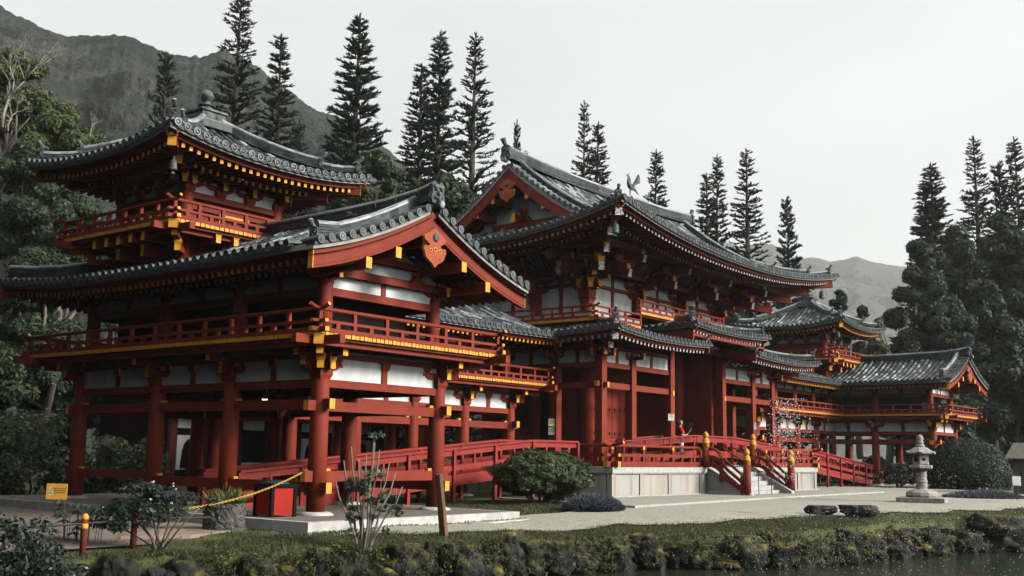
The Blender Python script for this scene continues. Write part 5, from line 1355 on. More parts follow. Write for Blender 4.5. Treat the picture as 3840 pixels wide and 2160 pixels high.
# ---------------------------------------------------------------- broadleaf trees
def bt(name, dx, dyt, dyb, hw, dep, label, m, seed, n=26, per=170, size=.2, group=None, base=None, **k):
    s = 1.4907; c = at_depth(dx * s, dyb * s, dep); top = at_depth(dx * s, dyt * s, dep).z; z0 = zg(30); w = hw * s / FPX * dep
    lo = max(.6, c.z - z0)
    return broad_tree(name, (c.x, c.y, z0), label, lo, top - z0 - w * .18, w * .85, w * .85, n, w * .26, w * .46, per, size, m, seed, group, **k)
G1 = 'dark trees of the wood at right'
bt('broadleaf_tree', 2330, 590, 980, 95, 70, 'dark tree with a pale slanting trunk at the left edge of the right hand wood', LEAFG, 21, 34, 300, .21, G1, bark=BARK)
bt('broadleaf_tree', 2425, 545, 900, 100, 74, 'tall dark tree below the middle pine in the wood at right', LEAFG, 22, 44, 320, .22, G1, bark=PBARK)
bt('broadleaf_tree', 2540, 520, 900, 100, 76, 'tallest dark tree at the right edge of the wood', LEAFG, 23, 44, 320, .22, G1, bark=PBARK)
bt('broadleaf_tree', 2300, 850, 1120, 70, 62, 'lower dark bushy tree behind the right wing gable', LEAFG, 24, 36, 300, .19, G1, bark=PBARK)
bt('broadleaf_tree', 2440, 780, 1110, 110, 62, 'broad dark tree behind the gable of the farther wing', LEAFG, 25, 48, 320, .2, G1, bark=PBARK)
bt('broadleaf_tree', 2560, 800, 1180, 100, 60, 'dark tree at the right picture edge above the domed bush', LEAFG, 26, 44, 320, .2, G1, bark=PBARK)
bt('broadleaf_tree', 2390, 900, 1190, 85, 58, 'dense dark tree low behind the domed bush', LEAFG, 43, 44, 320, .19, G1, bark=PBARK)
bt('broadleaf_tree', 2500, 700, 1060, 105, 66, 'dense dark tree in the middle of the wood, right of the farther gable', LEAFG, 44, 48, 320, .2, G1, bark=PBARK)
bt('broadleaf_tree', 2375, 700, 1000, 90, 66, 'dense dark tree above the ridge of the farther wing', LEAFG, 45, 46, 320, .2, G1, bark=PBARK)
bt('broadleaf_tree', 2460, 640, 1200, 130, 84, 'broad dark tree at the back of the right hand wood', LEAFG, 46, 60, 320, .24, G1, bark=PBARK)
bt('broadleaf_tree', 2570, 640, 1200, 120, 84, 'broad dark tree at the back of the wood by the right picture edge', LEAFG, 47, 60, 320, .24, G1, bark=PBARK)
bt('broadleaf_tree', 2350, 760, 1200, 100, 84, 'broad dark tree at the back of the wood behind the farther wing', LEAFG, 48, 60, 320, .24, G1, bark=PBARK)
bt('round_tree', 2118, 725, 860, 42, 66, 'small round dark tree behind the right tower roof', LEAFG, 27, 16, 200, .15)
bt('round_tree', 2172, 765, 900, 40, 70, 'low grey green tree right of the right tower roof', LEAFG, 28, 16, 200, .15)
bt('round_tree', 2215, 795, 900, 34, 64, 'low yellowish bush tree at the tip of the right tower roof', LEAFO, 29, 14, 200, .13)
bt('round_tree', 1905, 760, 860, 60, 56, 'dark tree filling the gap left of the right tower roof', LEAFG, 30, 18, 220, .15)
bt('broadleaf_tree', 950, 370, 560, 80, 52, 'dark leafy tree at the foot of the broad dense pine', LEAFD, 31, 24, 260, .15)
bt('broadleaf_tree', 1120, 430, 600, 110, 50, 'dark undergrowth tree below the three close pines', LEAFD, 32, 26, 260, .15)
bt('round_tree', 1830, 600, 760, 60, 70, 'dark tree at the foot of the touching pair of pines', LEAFG, 40, 18, 220, .16)
GL = 'trees on the slope at left'
bt('broadleaf_tree', 25, 95, 330, 110, 52, 'light green tree highest on the slope at the left edge', LEAFO, 33, 40, 760, 0.105, GL)
bt('broadleaf_tree', 150, 245, 470, 105, 50, 'round olive tree left of the near tower roof', LEAFO, 34, 40, 760, 0.098, GL)
bt('broadleaf_tree', 45, 330, 640, 110, 46, 'dark green tree at the left edge below the pale bare tree', LEAFD, 35, 40, 760, 0.098, GL)
bt('broadleaf_tree', 190, 470, 720, 105, 44, 'dark green tree behind the left end of the near tower balcony', LEAFD, 36, 40, 760, 0.091, GL)
bt('broadleaf_tree', 60, 600, 920, 120, 42, 'deep shaded tree at the left edge beside the wing roof', LEAFD, 37, 40, 760, 0.098, GL)
bt('broadleaf_tree', 130, 780, 1180, 130, 38, 'deep shaded tree behind the left end of the wing balcony', LEAFD, 38, 44, 760, 0.098, GL)
bt('broadleaf_tree', -40, 850, 1220, 130, 30, 'dark tree half cut by the left edge above the yellow sign', LEAFD, 39, 40, 700, .09, GL)
bt('broadleaf_tree', 300, 860, 1180, 110, 45, 'shaded tree seen behind the far end of the near wing', LEAFD, 41, 36, 600, .10, GL)
# unseen trees added left of the frame to shade the near wing's long side
for i, (x, y, lab) in enumerate(((5.4, 20.2, 'added shade tree beyond the left edge, level with the yellow sign'), (6.9, 26.4, 'added shade tree beyond the left edge, behind the wing corner'), (1.5, 18.6, 'added shade tree well beyond the left edge near the pond path'), (1.5, 25.5, 'added shade tree beyond the left edge, second row from the wing'), (8.6, 33, 'added shade tree beyond the left edge, behind the far wing corner'), (2, 33, 'added shade tree beyond the left edge, farthest up the slope'), (-4, 22, 'added shade tree beyond the left edge, outermost of its row'))):
    broad_tree('broadleaf_tree', (x, y, 0), lab, 1.2, 13, 3.0, 3.0, 60, 1.0, 1.6, 300, .22, LEAFD, 60 + i, GL)
GP = 'added shade trees on the near left bank of the pond'  # unseen trees put in to block low light from the pond side
for i, (x, y, lab) in enumerate(((-8, 15.5, 'added shade tree on the left pond bank outside the picture, closest to the path'), (-9, 9.5, 'added shade tree on the left pond bank outside the picture, middle of the row'), (-10, 3.5, 'added shade tree on the left pond bank outside the picture, beside the viewer'), (-11, -3, 'added shade tree on the left pond bank outside the picture, behind the viewer'))):
    broad_tree('broadleaf_tree', (x, y, 0), lab, 1., 15, 3.6, 3.6, 60, 1.3, 1.9, 260, .26, LEAFD, 80 + i, GP)
# pale bare branched trees on the left slope
def bare_tree(dx, dy, dep, hpx, label, seed, thick):
    s = 1.4907; g = random.Random(seed); b = at_depth(dx * s, dy * s, dep); H = hpx * s / FPX * dep; m = MB()
    def grow(p, d, L, r, lv):
        q = p + d * L; mid = p.lerp(q, .5) + V((g.uniform(-1, 1), g.uniform(-1, 1), g.uniform(-.3, .3))) * L * .1; m.tube([p, mid, q], [r, r * .82, r * .62], 6)
        if lv == 0: return
        for k in range(g.choice((2, 3))):
            dd = (d + V((g.uniform(-1, 1), g.uniform(-1, 1), g.uniform(-.25, .6))) * .75).normalized(); grow(q, dd, L * g.uniform(.6, .85), r * .6, lv - 1)
    root = empty('bare_tree', (b.x, b.y, b.z), label, 'bare tree', 'pale leafless trees on the left slope'); grow(V((0, 0, 0)), V((.12, -.05, 1)).normalized(), H * .33, thick, 5); m.build('branches', PALEB, root, True)
bare_tree(5, 320, 40, 230, 'pale forked leafless tree at the upper left, the largest of three', 3, .065)
bare_tree(20, 330, 39, 110, 'small pale leafless tree with low spreading twigs at the left edge', 8, .035)
bare_tree(225, 345, 41, 75, 'small pale leafless bush on the olive tree left of the tower', 5, .025)
m = MB(); a = at_depth(78 * 1.4907, 1118 * 1.4907, 30); b_ = at_depth(135 * 1.4907, 965 * 1.4907, 30); m.tube([a, a.lerp(b_, .5) + V((.1, 0, -.05)), b_], [.13, .11, .08], 8)
tag(m.build('leaning_tree', BARK), 'pale leaning tree stem in the shade left of the wing', 'tree')
# shrubs seen through the open ground storey; light painted into the pale leaves
GS = 'shrubs behind the open ground storey'
for i, (x, y, r, h, lab) in enumerate(((14.6, 27.5, 1.7, 2.3, 'pale leafy shrub with painted light between the first and second posts of the wing'), (17.5, 27.5, 1.2, 1.7, 'pale leafy shrub with painted light seen right of the second post of the wing'), (12.6, 26.2, 1.2, 1.0, 'low green shrub behind the yellow sign'), (16.2, 26.4, 1.6, .9, 'low dark ground shrub under the rear beam of the wing'))):
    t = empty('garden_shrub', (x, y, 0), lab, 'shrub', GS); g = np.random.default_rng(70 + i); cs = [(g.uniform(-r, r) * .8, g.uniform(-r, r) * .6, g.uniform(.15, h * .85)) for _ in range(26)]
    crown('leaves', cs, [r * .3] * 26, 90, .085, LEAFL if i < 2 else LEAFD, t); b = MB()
    for k in range(7): limb_tube(b, (g.uniform(-.2, .2), g.uniform(-.2, .2), 0), cs[k], .035, .012)
    b.build('stems', TRUNKW, t)
# ================================================================ garden objects
S_ = 1.4907
def px_r(p, wpx): return wpx / FPX * (p - CAMP).dot(_fw)      # size in units of wpx survey pixels at p
# --- pond edge rocks
ROCK = bpy.data.materials.new('mossy_rock'); ROCK.use_nodes = True
nt = ROCK.node_tree; N = nt.nodes; L = nt.links; b = N['Principled BSDF']; b.inputs['Roughness'].default_value = .92
tc = N.new('ShaderNodeTexCoord'); n1 = N.new('ShaderNodeTexNoise'); n1.inputs['Scale'].default_value = 4.5; n1.inputs['Detail'].default_value = 9; L.new(tc.outputs['Object'], n1.inputs['Vector'])
ge = N.new('ShaderNodeNewGeometry'); sx = N.new('ShaderNodeSeparateXYZ'); L.new(ge.outputs['Normal'], sx.inputs[0])
ma = N.new('ShaderNodeMath'); ma.operation = 'MULTIPLY_ADD'; L.new(sx.outputs['Z'], ma.inputs[0]); ma.inputs[1].default_value = .30; L.new(n1.outputs['Fac'], ma.inputs[2])
cr = N.new('ShaderNodeValToRGB'); E_ = cr.color_ramp.elements; E_[0].position = .42; E_[0].color = (.010, .012, .010, 1); E_[1].position = .93; E_[1].color = (.23, .165, .025, 1)
e = E_.new(.58); e.color = (.020, .022, .016, 1); e = E_.new(.74); e.color = (.058, .058, .018, 1); L.new(ma.outputs[0], cr.inputs['Fac']); L.new(cr.outputs['Color'], b.inputs['Base Color'])
n2 = N.new('ShaderNodeTexNoise'); n2.inputs['Scale'].default_value = 22; n2.inputs['Detail'].default_value = 6; L.new(tc.outputs['Object'], n2.inputs['Vector'])
bp = N.new('ShaderNodeBump'); bp.inputs['Strength'].default_value = .9; bp.inputs['Distance'].default_value = .06; L.new(n2.outputs['Fac'], bp.inputs['Height']); L.new(bp.outputs['Normal'], b.inputs['Normal'])
import bmesh
def rock_mesh(rx, ry, rz, seed, flat=.0, m=ROCK, name='edge_rock'):
    bm = bmesh.new(); bmesh.ops.create_icosphere(bm, subdivisions=4, radius=1); o = V((seed * 3.7, seed * 1.3, seed * .7))
    for v in bm.verts:
        p = v.co.copy(); q = V((abs(p.x) ** .85 * math.copysign(1, p.x), abs(p.y) ** .85 * math.copysign(1, p.y), abs(p.z) ** .9 * math.copysign(1, p.z)))
        rdg = 1 - 2 * abs(noise.noise(p * 1.7 + o))
        k = .95 + .45 * noise.noise(p * 1.1 + o) + .16 * rdg + .20 * noise.noise(p * 3.1 + o) + .14 * noise.noise(p * 7 + o) + .08 * noise.noise(p * 15 + o)
        q = q * k; v.co = V((q.x * rx, q.y * ry, min(q.z, 1 - flat) * rz))
    me = bpy.data.meshes.new(name); bm.to_mesh(me); bm.free(); me.materials.append(m); me.polygons.foreach_set('use_smooth', [True] * len(me.polygons))
    o = bpy.data.objects.new(name, me); COL.objects.link(o); return o
def edge_rock(px0, px1, ytop, label, seed, zt=0, zb=-.75, flat=.3, dep=1., off=0):
    h = ray((px0 + px1) / 2, 1720); h = V((h.x, h.y, 0)); k = 8.
    while shore_d(h.x * k, h.y * k) < .02 and k < 60: k += .05
    d = ray((px0 + px1) / 2, ytop); dd = k / (V((d.x, d.y, 0)).length / h.length); p = CAMP + d * dd
    w = px_r(p, (px1 - px0) / 2); zt = min(.3, p.z); H = (zt + .78) / 2
    o = rock_mesh(w * 1.08, w * .85 * dep, H * 1.02, seed, flat * .35); o.location = (p.x, p.y, zt - H); o.rotation_euler = (RN.uniform(-.12, .12), RN.uniform(-.12, .12), seed * 1.1)
    return tag(o, label, 'rock', 'mossy rocks along the pond edge')
er = edge_rock
er(1150, 1250, 2045, 'dark rock with orange moss at the pond edge, left of the leggy shrub', 1, .02)
er(1290, 1385, 2062, 'small dark rock at the foot of the leggy shrub', 2, .0)
er(1430, 1605, 2034, 'large yellow moss covered rock right of the leggy shrub', 3, .02, flat=.2)
er(1630, 1720, 2085, 'yellowish rock between the moss covered rock and the leaning post', 4, -.06)
er(1720, 1880, 2072, 'low mossy rock just left of the two dark blocks in the middle', 5, -.02)
er(1868, 1990, 1992, 'tall pointed dark rock in the middle of the pond edge', 6, .1, flat=.05)
er(1985, 2135, 2020, 'flat topped dark block right of the tall pointed rock', 7, .04, flat=.5)
er(2130, 2235, 2048, 'rounded rock with golden moss right of the flat topped block', 8, -.05, flat=.1)
er(2240, 2330, 2052, 'small golden mossy stone left of the leaning dark boulder', 9, -.06, flat=.1)
er(2360, 2465, 2001, 'leaning dark boulder with a pale streak below the gravel court', 10, .1, flat=.1)
er(2545, 2680, 2028, 'square dark boulder left of the spray', 11, .0, flat=.45)
er(2715, 2860, 2005, 'dark bushy topped boulder where the spray begins', 12, .06, flat=.2)
er(2890, 3050, 2032, 'low dark rock under the left of the spray', 13, .0)
er(3060, 3180, 2022, 'jagged rock under the middle of the spray', 14, .0)
er(3180, 3275, 2010, 'upright dark rock in the thick of the spray', 15, .08, flat=.1)
er(3360, 3480, 2010, 'small ochre stained rock right of the spray', 16, -.02)
er(3470, 3600, 2000, 'dark ragged rock below the lawn at right', 17, .02)
er(3560, 3850, 1930, 'largest dark boulder at the right edge of the pond', 18, .28, flat=.35)
er(3500, 3640, 1990, 'dark boulder tucked left below the largest one', 19, .04)
er(640, 800, 2090, 'dark shaded rock in the bank below the small tree', 20, -.12)
er(880, 1040, 2085, 'dark shaded rock in the bank below the round planter', 21, -.1)
FILL = 'small dark mossy stone packed between the larger rocks of the pond edge'
BANKM = mat('black_wet_stone', (.006, .007, .006), (.030, .032, .022), scale=5, rough=.9, bump=.9, bscale=14, dist=.05)  # near-black stone colour, used for every small stone at the left
x = 3.8; i = 0
while x < 31:
    for (xa, ya), (xb, yb) in zip(SHORE[:-1], SHORE[1:]):
        if xa <= x <= xb: y0 = ya + (yb - ya) * (x - xa) / (xb - xa); dl = math.hypot(xb - xa, yb - ya) / (xb - xa)
    w = RN.uniform(.14, .40); H = RN.uniform(.16, .36); i += 1
    H *= 1 if x > 9 else 1.15; o = rock_mesh(w, w * .8, H, 100 + i, .05, ROCK if x > 9.2 and i % 3 else BANKM); o.location = (x, y0 + RN.uniform(-.08, .12), -.62 + H * .75 + RN.uniform(-.08, .06)); o.rotation_euler = (RN.uniform(-.3, .3), RN.uniform(-.3, .3), RN.uniform(0, 6)); tag(o, FILL if x > 9.2 else 'black stone in the left part of the pond edge', 'rock', 'small stones of the pond edge' if x > 9.2 else 'black stones at the left of the pond edge')
    x += w * RN.uniform(1.0, 2.3) / dl
# --- lawn blades, bank plants (uncountable)
def blades(name, pts, hgt, wid, m, lean=.5, kind='stuff'):
    P = np.array(pts); n = len(P); h = hgt * NP.uniform(.5, 1.3, n); d = NP.normal(size=(n, 3)) * lean; d[:, 2] = 1; d /= np.linalg.norm(d, axis=1, keepdims=True)
    s = np.cross(d, NP.normal(size=(n, 3))); s /= np.linalg.norm(s, axis=1, keepdims=True)
    X = d * h[:, None] * .55; o = quads_obj(name, P + X * .9, X, s * wid, .42 + NP.normal(0, .22, n) + np.array([.3 * noise.noise(V((p[0] * .8, p[1] * .8, 3))) + .3 * noise.noise(V((p[0] * 2.7, p[1] * 2.7, 9))) for p in P]), m); return tag(o, kind=kind) if kind else o
bd = lambda x: next((ya + (yb - ya) * (x - xa) / (xb - xa) for (xa, ya), (xb, yb) in zip(bound[:-1], bound[1:]) if xa <= x <= xb), None)
pts = []
while len(pts) < 46000:
    x = RN.uniform(7, 40) if RN.random() < .45 else RN.uniform(8, 22); sh = RN.random()
    f = bd(x) if x > 12.2 else (13.1 if x > 9.6 else 12.4 + (9.6 - x) * .45)
    y0 = None
    for (xa, ya), (xb, yb) in zip(SHORE[:-1], SHORE[1:]):
        if xa <= x <= xb: y0 = ya + (yb - ya) * (x - xa) / (xb - xa)
    y1 = (f or y0 + 1) + .12 + RN.gauss(0, .06)
    if y1 < y0: continue
    y = y0 + .03 + (y1 - y0 - .03) * sh; pts.append((x, y, gz(x, y)))
blades('lawn_grass', pts, .055, .006, GRASS)
pts = []
for (x0, x1, yy0, yy1, n) in ((12.0, 17.2, 13.0, 13.2, 900), (17.3, 21.0, 13.5, 17.2, 7000), (8.2, 11.6, 13.2, 13.9, 300)):
    for _ in range(n): x, y = RN.uniform(x0, x1), RN.uniform(yy0, yy1); pts.append((x, y, gz(x, y) + .0))
blades('border_grass', pts, .055, .009, GRASS)
C = []
for i in range(1250):
    x = RN.uniform(8.8, 30) if i % 2 else RN.uniform(9, 21)
    for (xa, ya), (xb, yb) in zip(SHORE[:-1], SHORE[1:]):
        if xa <= x <= xb: y0 = ya + (yb - ya) * (x - xa) / (xb - xa)
    C.append((x, y0 - RN.uniform(-.12, .42), RN.uniform(-.58, -.04)))
cs = np.array(C); CC, NN, TT = clump_pts(cs, np.full(len(cs), .08), 16, .2, .8); x_, y_, n_ = rot_frames(NN + np.array([-.5, -.6, .3])); s = (.019 * NP.uniform(.4, 1.5, len(CC)))[:, None]
tag(quads_obj('bank_plants', CC, x_ * s * 1.5, y_ * s * .6, .35 + TT + NP.normal(0, .22, len(CC)), leaf_mat('bank_leaves', (.018, .026, .010), (.095, .095, .024), (.24, .19, .05))), kind='stuff')
# --- stone lantern
def lantern():
    p = G(3459, 1888); p.z = zg(p.x); k = .945
    t = empty('stone_lantern', p, 'weathered grey stone lantern on a square plinth on the gravel court', 'stone lantern')
    t.rotation_euler.z = rad(12); t.scale = (k, k, .87)
    LS = mat('lichened_stone', (.26, .25, .22), (.42, .40, .36), scale=9, rough=.95, bump=.6, bscale=38, detail=8)
    m = MB(); m.box(-.66, .66, -.66, .66, -.1, .19); m.build('plinth', LS, t)
    m = MB(); m.lathe([(.44, .19), (.46, .26), (.44, .34), (.36, .40), (.25, .43), (.22, .44)], (0, 0, 0), 12); m.build('base', LS, t)
    m = MB(); m.lathe([(.185, .44), (.16, .47), (.155, .66), (.175, .67), (.175, .71), (.155, .72), (.15, .86), (.165, .87), (.165, .9), (.15, .91), (.155, 1.0), (.19, 1.03)], (0, 0, 0), 14); m.build('shaft', LS, t)
    m = MB(); m.lathe([(.19, 1.03), (.33, 1.09), (.36, 1.12), (.36, 1.20), (.33, 1.21), (.25, 1.22)], (0, 0, 0), 6); m.build('bracket_stone', LS, t)
    m = MB(); m.lathe([(.235, 1.22), (.25, 1.24), (.25, 1.53), (.235, 1.55)], (0, 0, 0), 6); fb = m.build('fire_box', LS, t)
    h = MB()
    for a in range(6):
        an = rad(30 + 60 * a); d = V((math.cos(an), math.sin(an), 0)); 
        if a % 2: h.tube([d * .20 + EZ * 1.39, d * .219 + EZ * 1.39], .05, 10)
        else: h.beam(d * .2 + EZ * 1.40, d * .219 + EZ * 1.40, .13, .17)
    h.build('window_opening', DARK, fb)
    m = MB(); n = 24; rings = []
    for r, z, w in ((.0, 1.80, 0), (.12, 1.79, 0), (.2, 1.76, .004), (.30, 1.68, .012), (.39, 1.615, .03), (.43, 1.60, .045), (.42, 1.56, .045), (.3, 1.545, 0), (.0, 1.545, 0)):
        rings.append([V(((r + w * .5 * math.cos(6 * 2 * math.pi * j / n)) * math.cos(2 * math.pi * j / n), (r + w * .5 * math.cos(6 * 2 * math.pi * j / n)) * math.sin(2 * math.pi * j / n), z + w * 1.1 * max(0, math.cos(6 * 2 * math.pi * j / n)))) for j in range(n)])
    for a, b_ in zip(rings[:-1], rings[1:]):
        for j in range(n): m.poly([a[j], b_[j], b_[(j + 1) % n], a[(j + 1) % n]])
    m.build('roof_cap', LS, t)
    m = MB(); m.lathe([(.13, 1.78), (.14, 1.83), (.1, 1.86), (.085, 1.88), (.11, 1.91), (.1, 1.96), (.08, 1.98), (.095, 2.02), (.105, 2.07), (.08, 2.13), (.03, 2.17), (0, 2.18)], (0, 0, 0), 14); m.build('jewel_finial', LS, t, True)
lantern()
for (a, b_, yb, hh, lab, sd) in ((3019, 3135, 1937, .24, 'dark flat boulder on the gravel, the left of two', 31), (3160, 3292, 1942, .28, 'dark boulder with a raised left end on the gravel, the right of two', 32)):
    p = G((a + b_) / 2, yb - 8); w = px_r(p, (b_ - a) / 2); o = rock_mesh(w * .95, w * .6, hh * .62, sd, .35, mat('dark_court_stone', (.012, .013, .012), (.075, .075, .068), scale=7, rough=.9, bump=.9, bscale=20, dist=.05), 'court_boulder'); o.location = (p.x, p.y, p.z + hh * .38); o.rotation_euler.z = -.75; tag(o, lab, 'boulder', 'boulders on the gravel court')

# --- clipped bushes
def bush(name, loc, label, rx, ry, rz, zc, n, size, m, shape=None, cat='bush', core=.86, seed=1, lower=-.45, lump=.1, flat_under=False, rot=0, rag=.5):
    t = empty(name, loc, label, cat); t.rotation_euler.z = rot; g = np.random.default_rng(seed)
    d = g.normal(size=(n, 3)); d /= np.linalg.norm(d, axis=1, keepdims=True); d = d[d[:, 2] > lower]
    lum = np.array([1 + lump * noise.noise(V(q * 2.2) + V((seed, 0, 0))) + lump * .6 * noise.noise(V(q * 6) + V((0, seed, 0))) for q in d])
    r = (lum * (1 - .12 * g.random(len(d)) ** 2))[:, None]
    if shape: r = r * np.array([shape(q) for q in d])[:, None]
    C = d * r * np.array([rx, ry, rz]); C[:, 2] += zc
    nn = d + g.normal(size=d.shape) * rag + np.array([0, 0, .25]); x, y, q = rot_frames(nn); s = (size * g.uniform(.6, 1.4, len(d)))[:, None]
    quads_obj('leaves', C, x * s, y * s * .55, .5 + g.normal(0, .22, len(d)) + (lum - 1) * 1.2, m, t)
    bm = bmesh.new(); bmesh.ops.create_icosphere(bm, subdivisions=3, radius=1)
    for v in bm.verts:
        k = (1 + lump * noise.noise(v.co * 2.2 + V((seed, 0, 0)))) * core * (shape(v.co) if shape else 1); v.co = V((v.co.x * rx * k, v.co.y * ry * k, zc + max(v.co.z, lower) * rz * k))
    me = bpy.data.meshes.new('inner_branches'); bm.to_mesh(me); bm.free(); me.materials.append(DARK); o = bpy.data.objects.new('inner_branches', me); COL.objects.link(o); o.parent = t  # solid near-black core, paints the shade between the leaves
    b = MB(); gg = random.Random(seed)
    for k in range(7): a = gg.random() * 6.28; limb_tube(b, (.12 * rx * math.cos(a), .12 * ry * math.sin(a), -.05), (.5 * rx * math.cos(a), .5 * ry * math.sin(a), zc), .04, .02)
    b.build('stems', TRUNKW, t); return t
p = G(2030, 1890); p.z = zg(p.x); w = px_r(p, 186)
bush('azalea_bush', p, 'broad rounded azalea bush in front of the ramp, left of the stone platform', w, w * .8, .62, .64, 22000, .034, LEAFB, seed=4, lower=-.97, lump=.26, rot=-.6, shape=lambda q: 1 if q[2] > -.2 else 1 - .45 * (-.2 - q[2]))
p2 = p + V((.55, -.15, 0)) ; bush('low_shrub', p2, 'small yellowish low shrub at the right foot of the azalea bush', .42, .35, .3, .22, 2200, .04, LEAFB, seed=9, lump=.3)
p = G(3633, 1836); w = px_r(p, 152); p.z = zg(p.x); zt = (at_depth(3630, 1651, (p - CAMP).dot(_fw))).z - p.z
bush('domed_bush', p, 'large clipped dome shaped dark bush behind the stone lantern', w, w, zt * .68, zt * .36, 26000, .05, leaf_mat('dome_leaves', (.016, .026, .020), (.050, .066, .046), (.10, .12, .09)), seed=5, lower=-.5, lump=.05)
for (dx, dy, hw, top, lab, sd, m_) in ((2205, 1222, 55, 1150, 'dark loose shrub behind the spray, left of the stone lantern', 12, LEAFG), (2262, 1228, 40, 1165, 'dark low shrub directly left of the stone lantern', 13, LEAFG), (2170, 1222, 28, 1195, 'small reddish leaved shrub at the foot of the right ramp', 14, leaf_mat('red_leaves', (.05, .02, .02), (.10, .05, .035)))):
    p = G(dx * S_, dy * S_); w = px_r(p, hw * S_); zt = at_depth(dx * S_, top * S_, (p - CAMP).dot(_fw)).z - p.z
    bush('garden_bush', p, lab, w, w * .8, zt * .55, zt * .45, 5000, .06, m_, seed=sd, lump=.35)
def mondo(loc, label, rx, ry, h, n, rot=0):
    t = empty('mondo_grass', loc, label, 'grass clump'); t.rotation_euler.z = rot; a = NP.random(n) * 6.283; q = np.sqrt(NP.random(n))
    base = np.stack([np.cos(a) * q * rx, np.sin(a) * q * ry, np.zeros(n)], 1); d = np.stack([np.cos(a) * q * 1.1, np.sin(a) * q * 1.1, np.full(n, 1.)], 1) + NP.normal(size=(n, 3)) * .35; d /= np.linalg.norm(d, axis=1, keepdims=True)
    hh = h * (1 - .55 * q ** 2)[:, None]; s = np.cross(d, NP.normal(size=(n, 3))); s /= np.linalg.norm(s, axis=1, keepdims=True)
    quads_obj('blades', base + d * hh * .5, d * hh * .55, s * .026, np.clip(NP.normal(.5, .3, n), 0, 1), MONDO, t)
p = G(2225, 1918); mondo(p, 'dark blue green mound of mondo grass in front of the azalea bush', px_r(p, 95), .5, .42, 2600, -.6)
p = G(3690, 1870); mondo(p, 'wide dark mat of mondo grass right of the stone lantern', px_r(p, 145), .9, .3, 4200, -.75)
# --- small flowering tree with open branches at lower left
def small_tree():
    p = V((8.83, 12.93, gz(8.83, 12.93))); t = empty('flowering_shrub', p, 'small low branching shrub with dark leaves and a few white flowers by the bollards', 'small tree'); b = MB(); ends = []
    for (x, y, z, r) in ((-.55, .12, .50, .022), (-.3, -.05, .70, .024), (-.05, .2, .66, .022), (.30, -.1, .44, .024), (.62, -.3, .60, .016), (-.68, 0, .34, .016), (.08, .1, .58, .02), (-.25, -.2, .42, .016)):
        e = _r0 * x + V((_fw.x, _fw.y, 0)).normalized() * y + EZ * z; limb_tube(b, (RN.uniform(-.03, .03), RN.uniform(-.03, .03), -.05), e, r, .008, .12, 7); ends.append((e, x))
    b.build('trunk', BARK, t, True); cs = []; rs = []
    for e, x in ends:
        k = 17 if x < .25 else 3
        for _ in range(k): cs.append(tuple(e + _r0 * RN.uniform(-.26, .26) + V((_fw.x, _fw.y, 0)) * RN.uniform(-.2, .2) + EZ * RN.uniform(-.06, .18))); rs.append(.1)
    C, N_, T = clump_pts(np.array(cs), np.array(rs), 26, .3, .7); x, y, n = rot_frames(N_ + np.array([0, 0, .8])); s = (.042 * NP.uniform(.6, 1.4, len(C)))[:, None]
    quads_obj('leaves', C, x * s, y * s * .38, .4 + T + NP.normal(0, .25, len(C)), leaf_mat('shrub_leaves', (.020, .034, .026), (.060, .085, .065), (.14, .17, .15), rough=.35), t)
    for i in RN.sample(range(len(cs)), 16):
        F = np.array([cs[i]] * 5) + np.array([0, 0, .1]) + NP.normal(0, .011, (5, 3)); x, y, n = rot_frames(NP.normal(size=(5, 3))); quads_obj('flower', F, x * .016, y * .011, np.full(5, .5), WHITE, t)
small_tree()
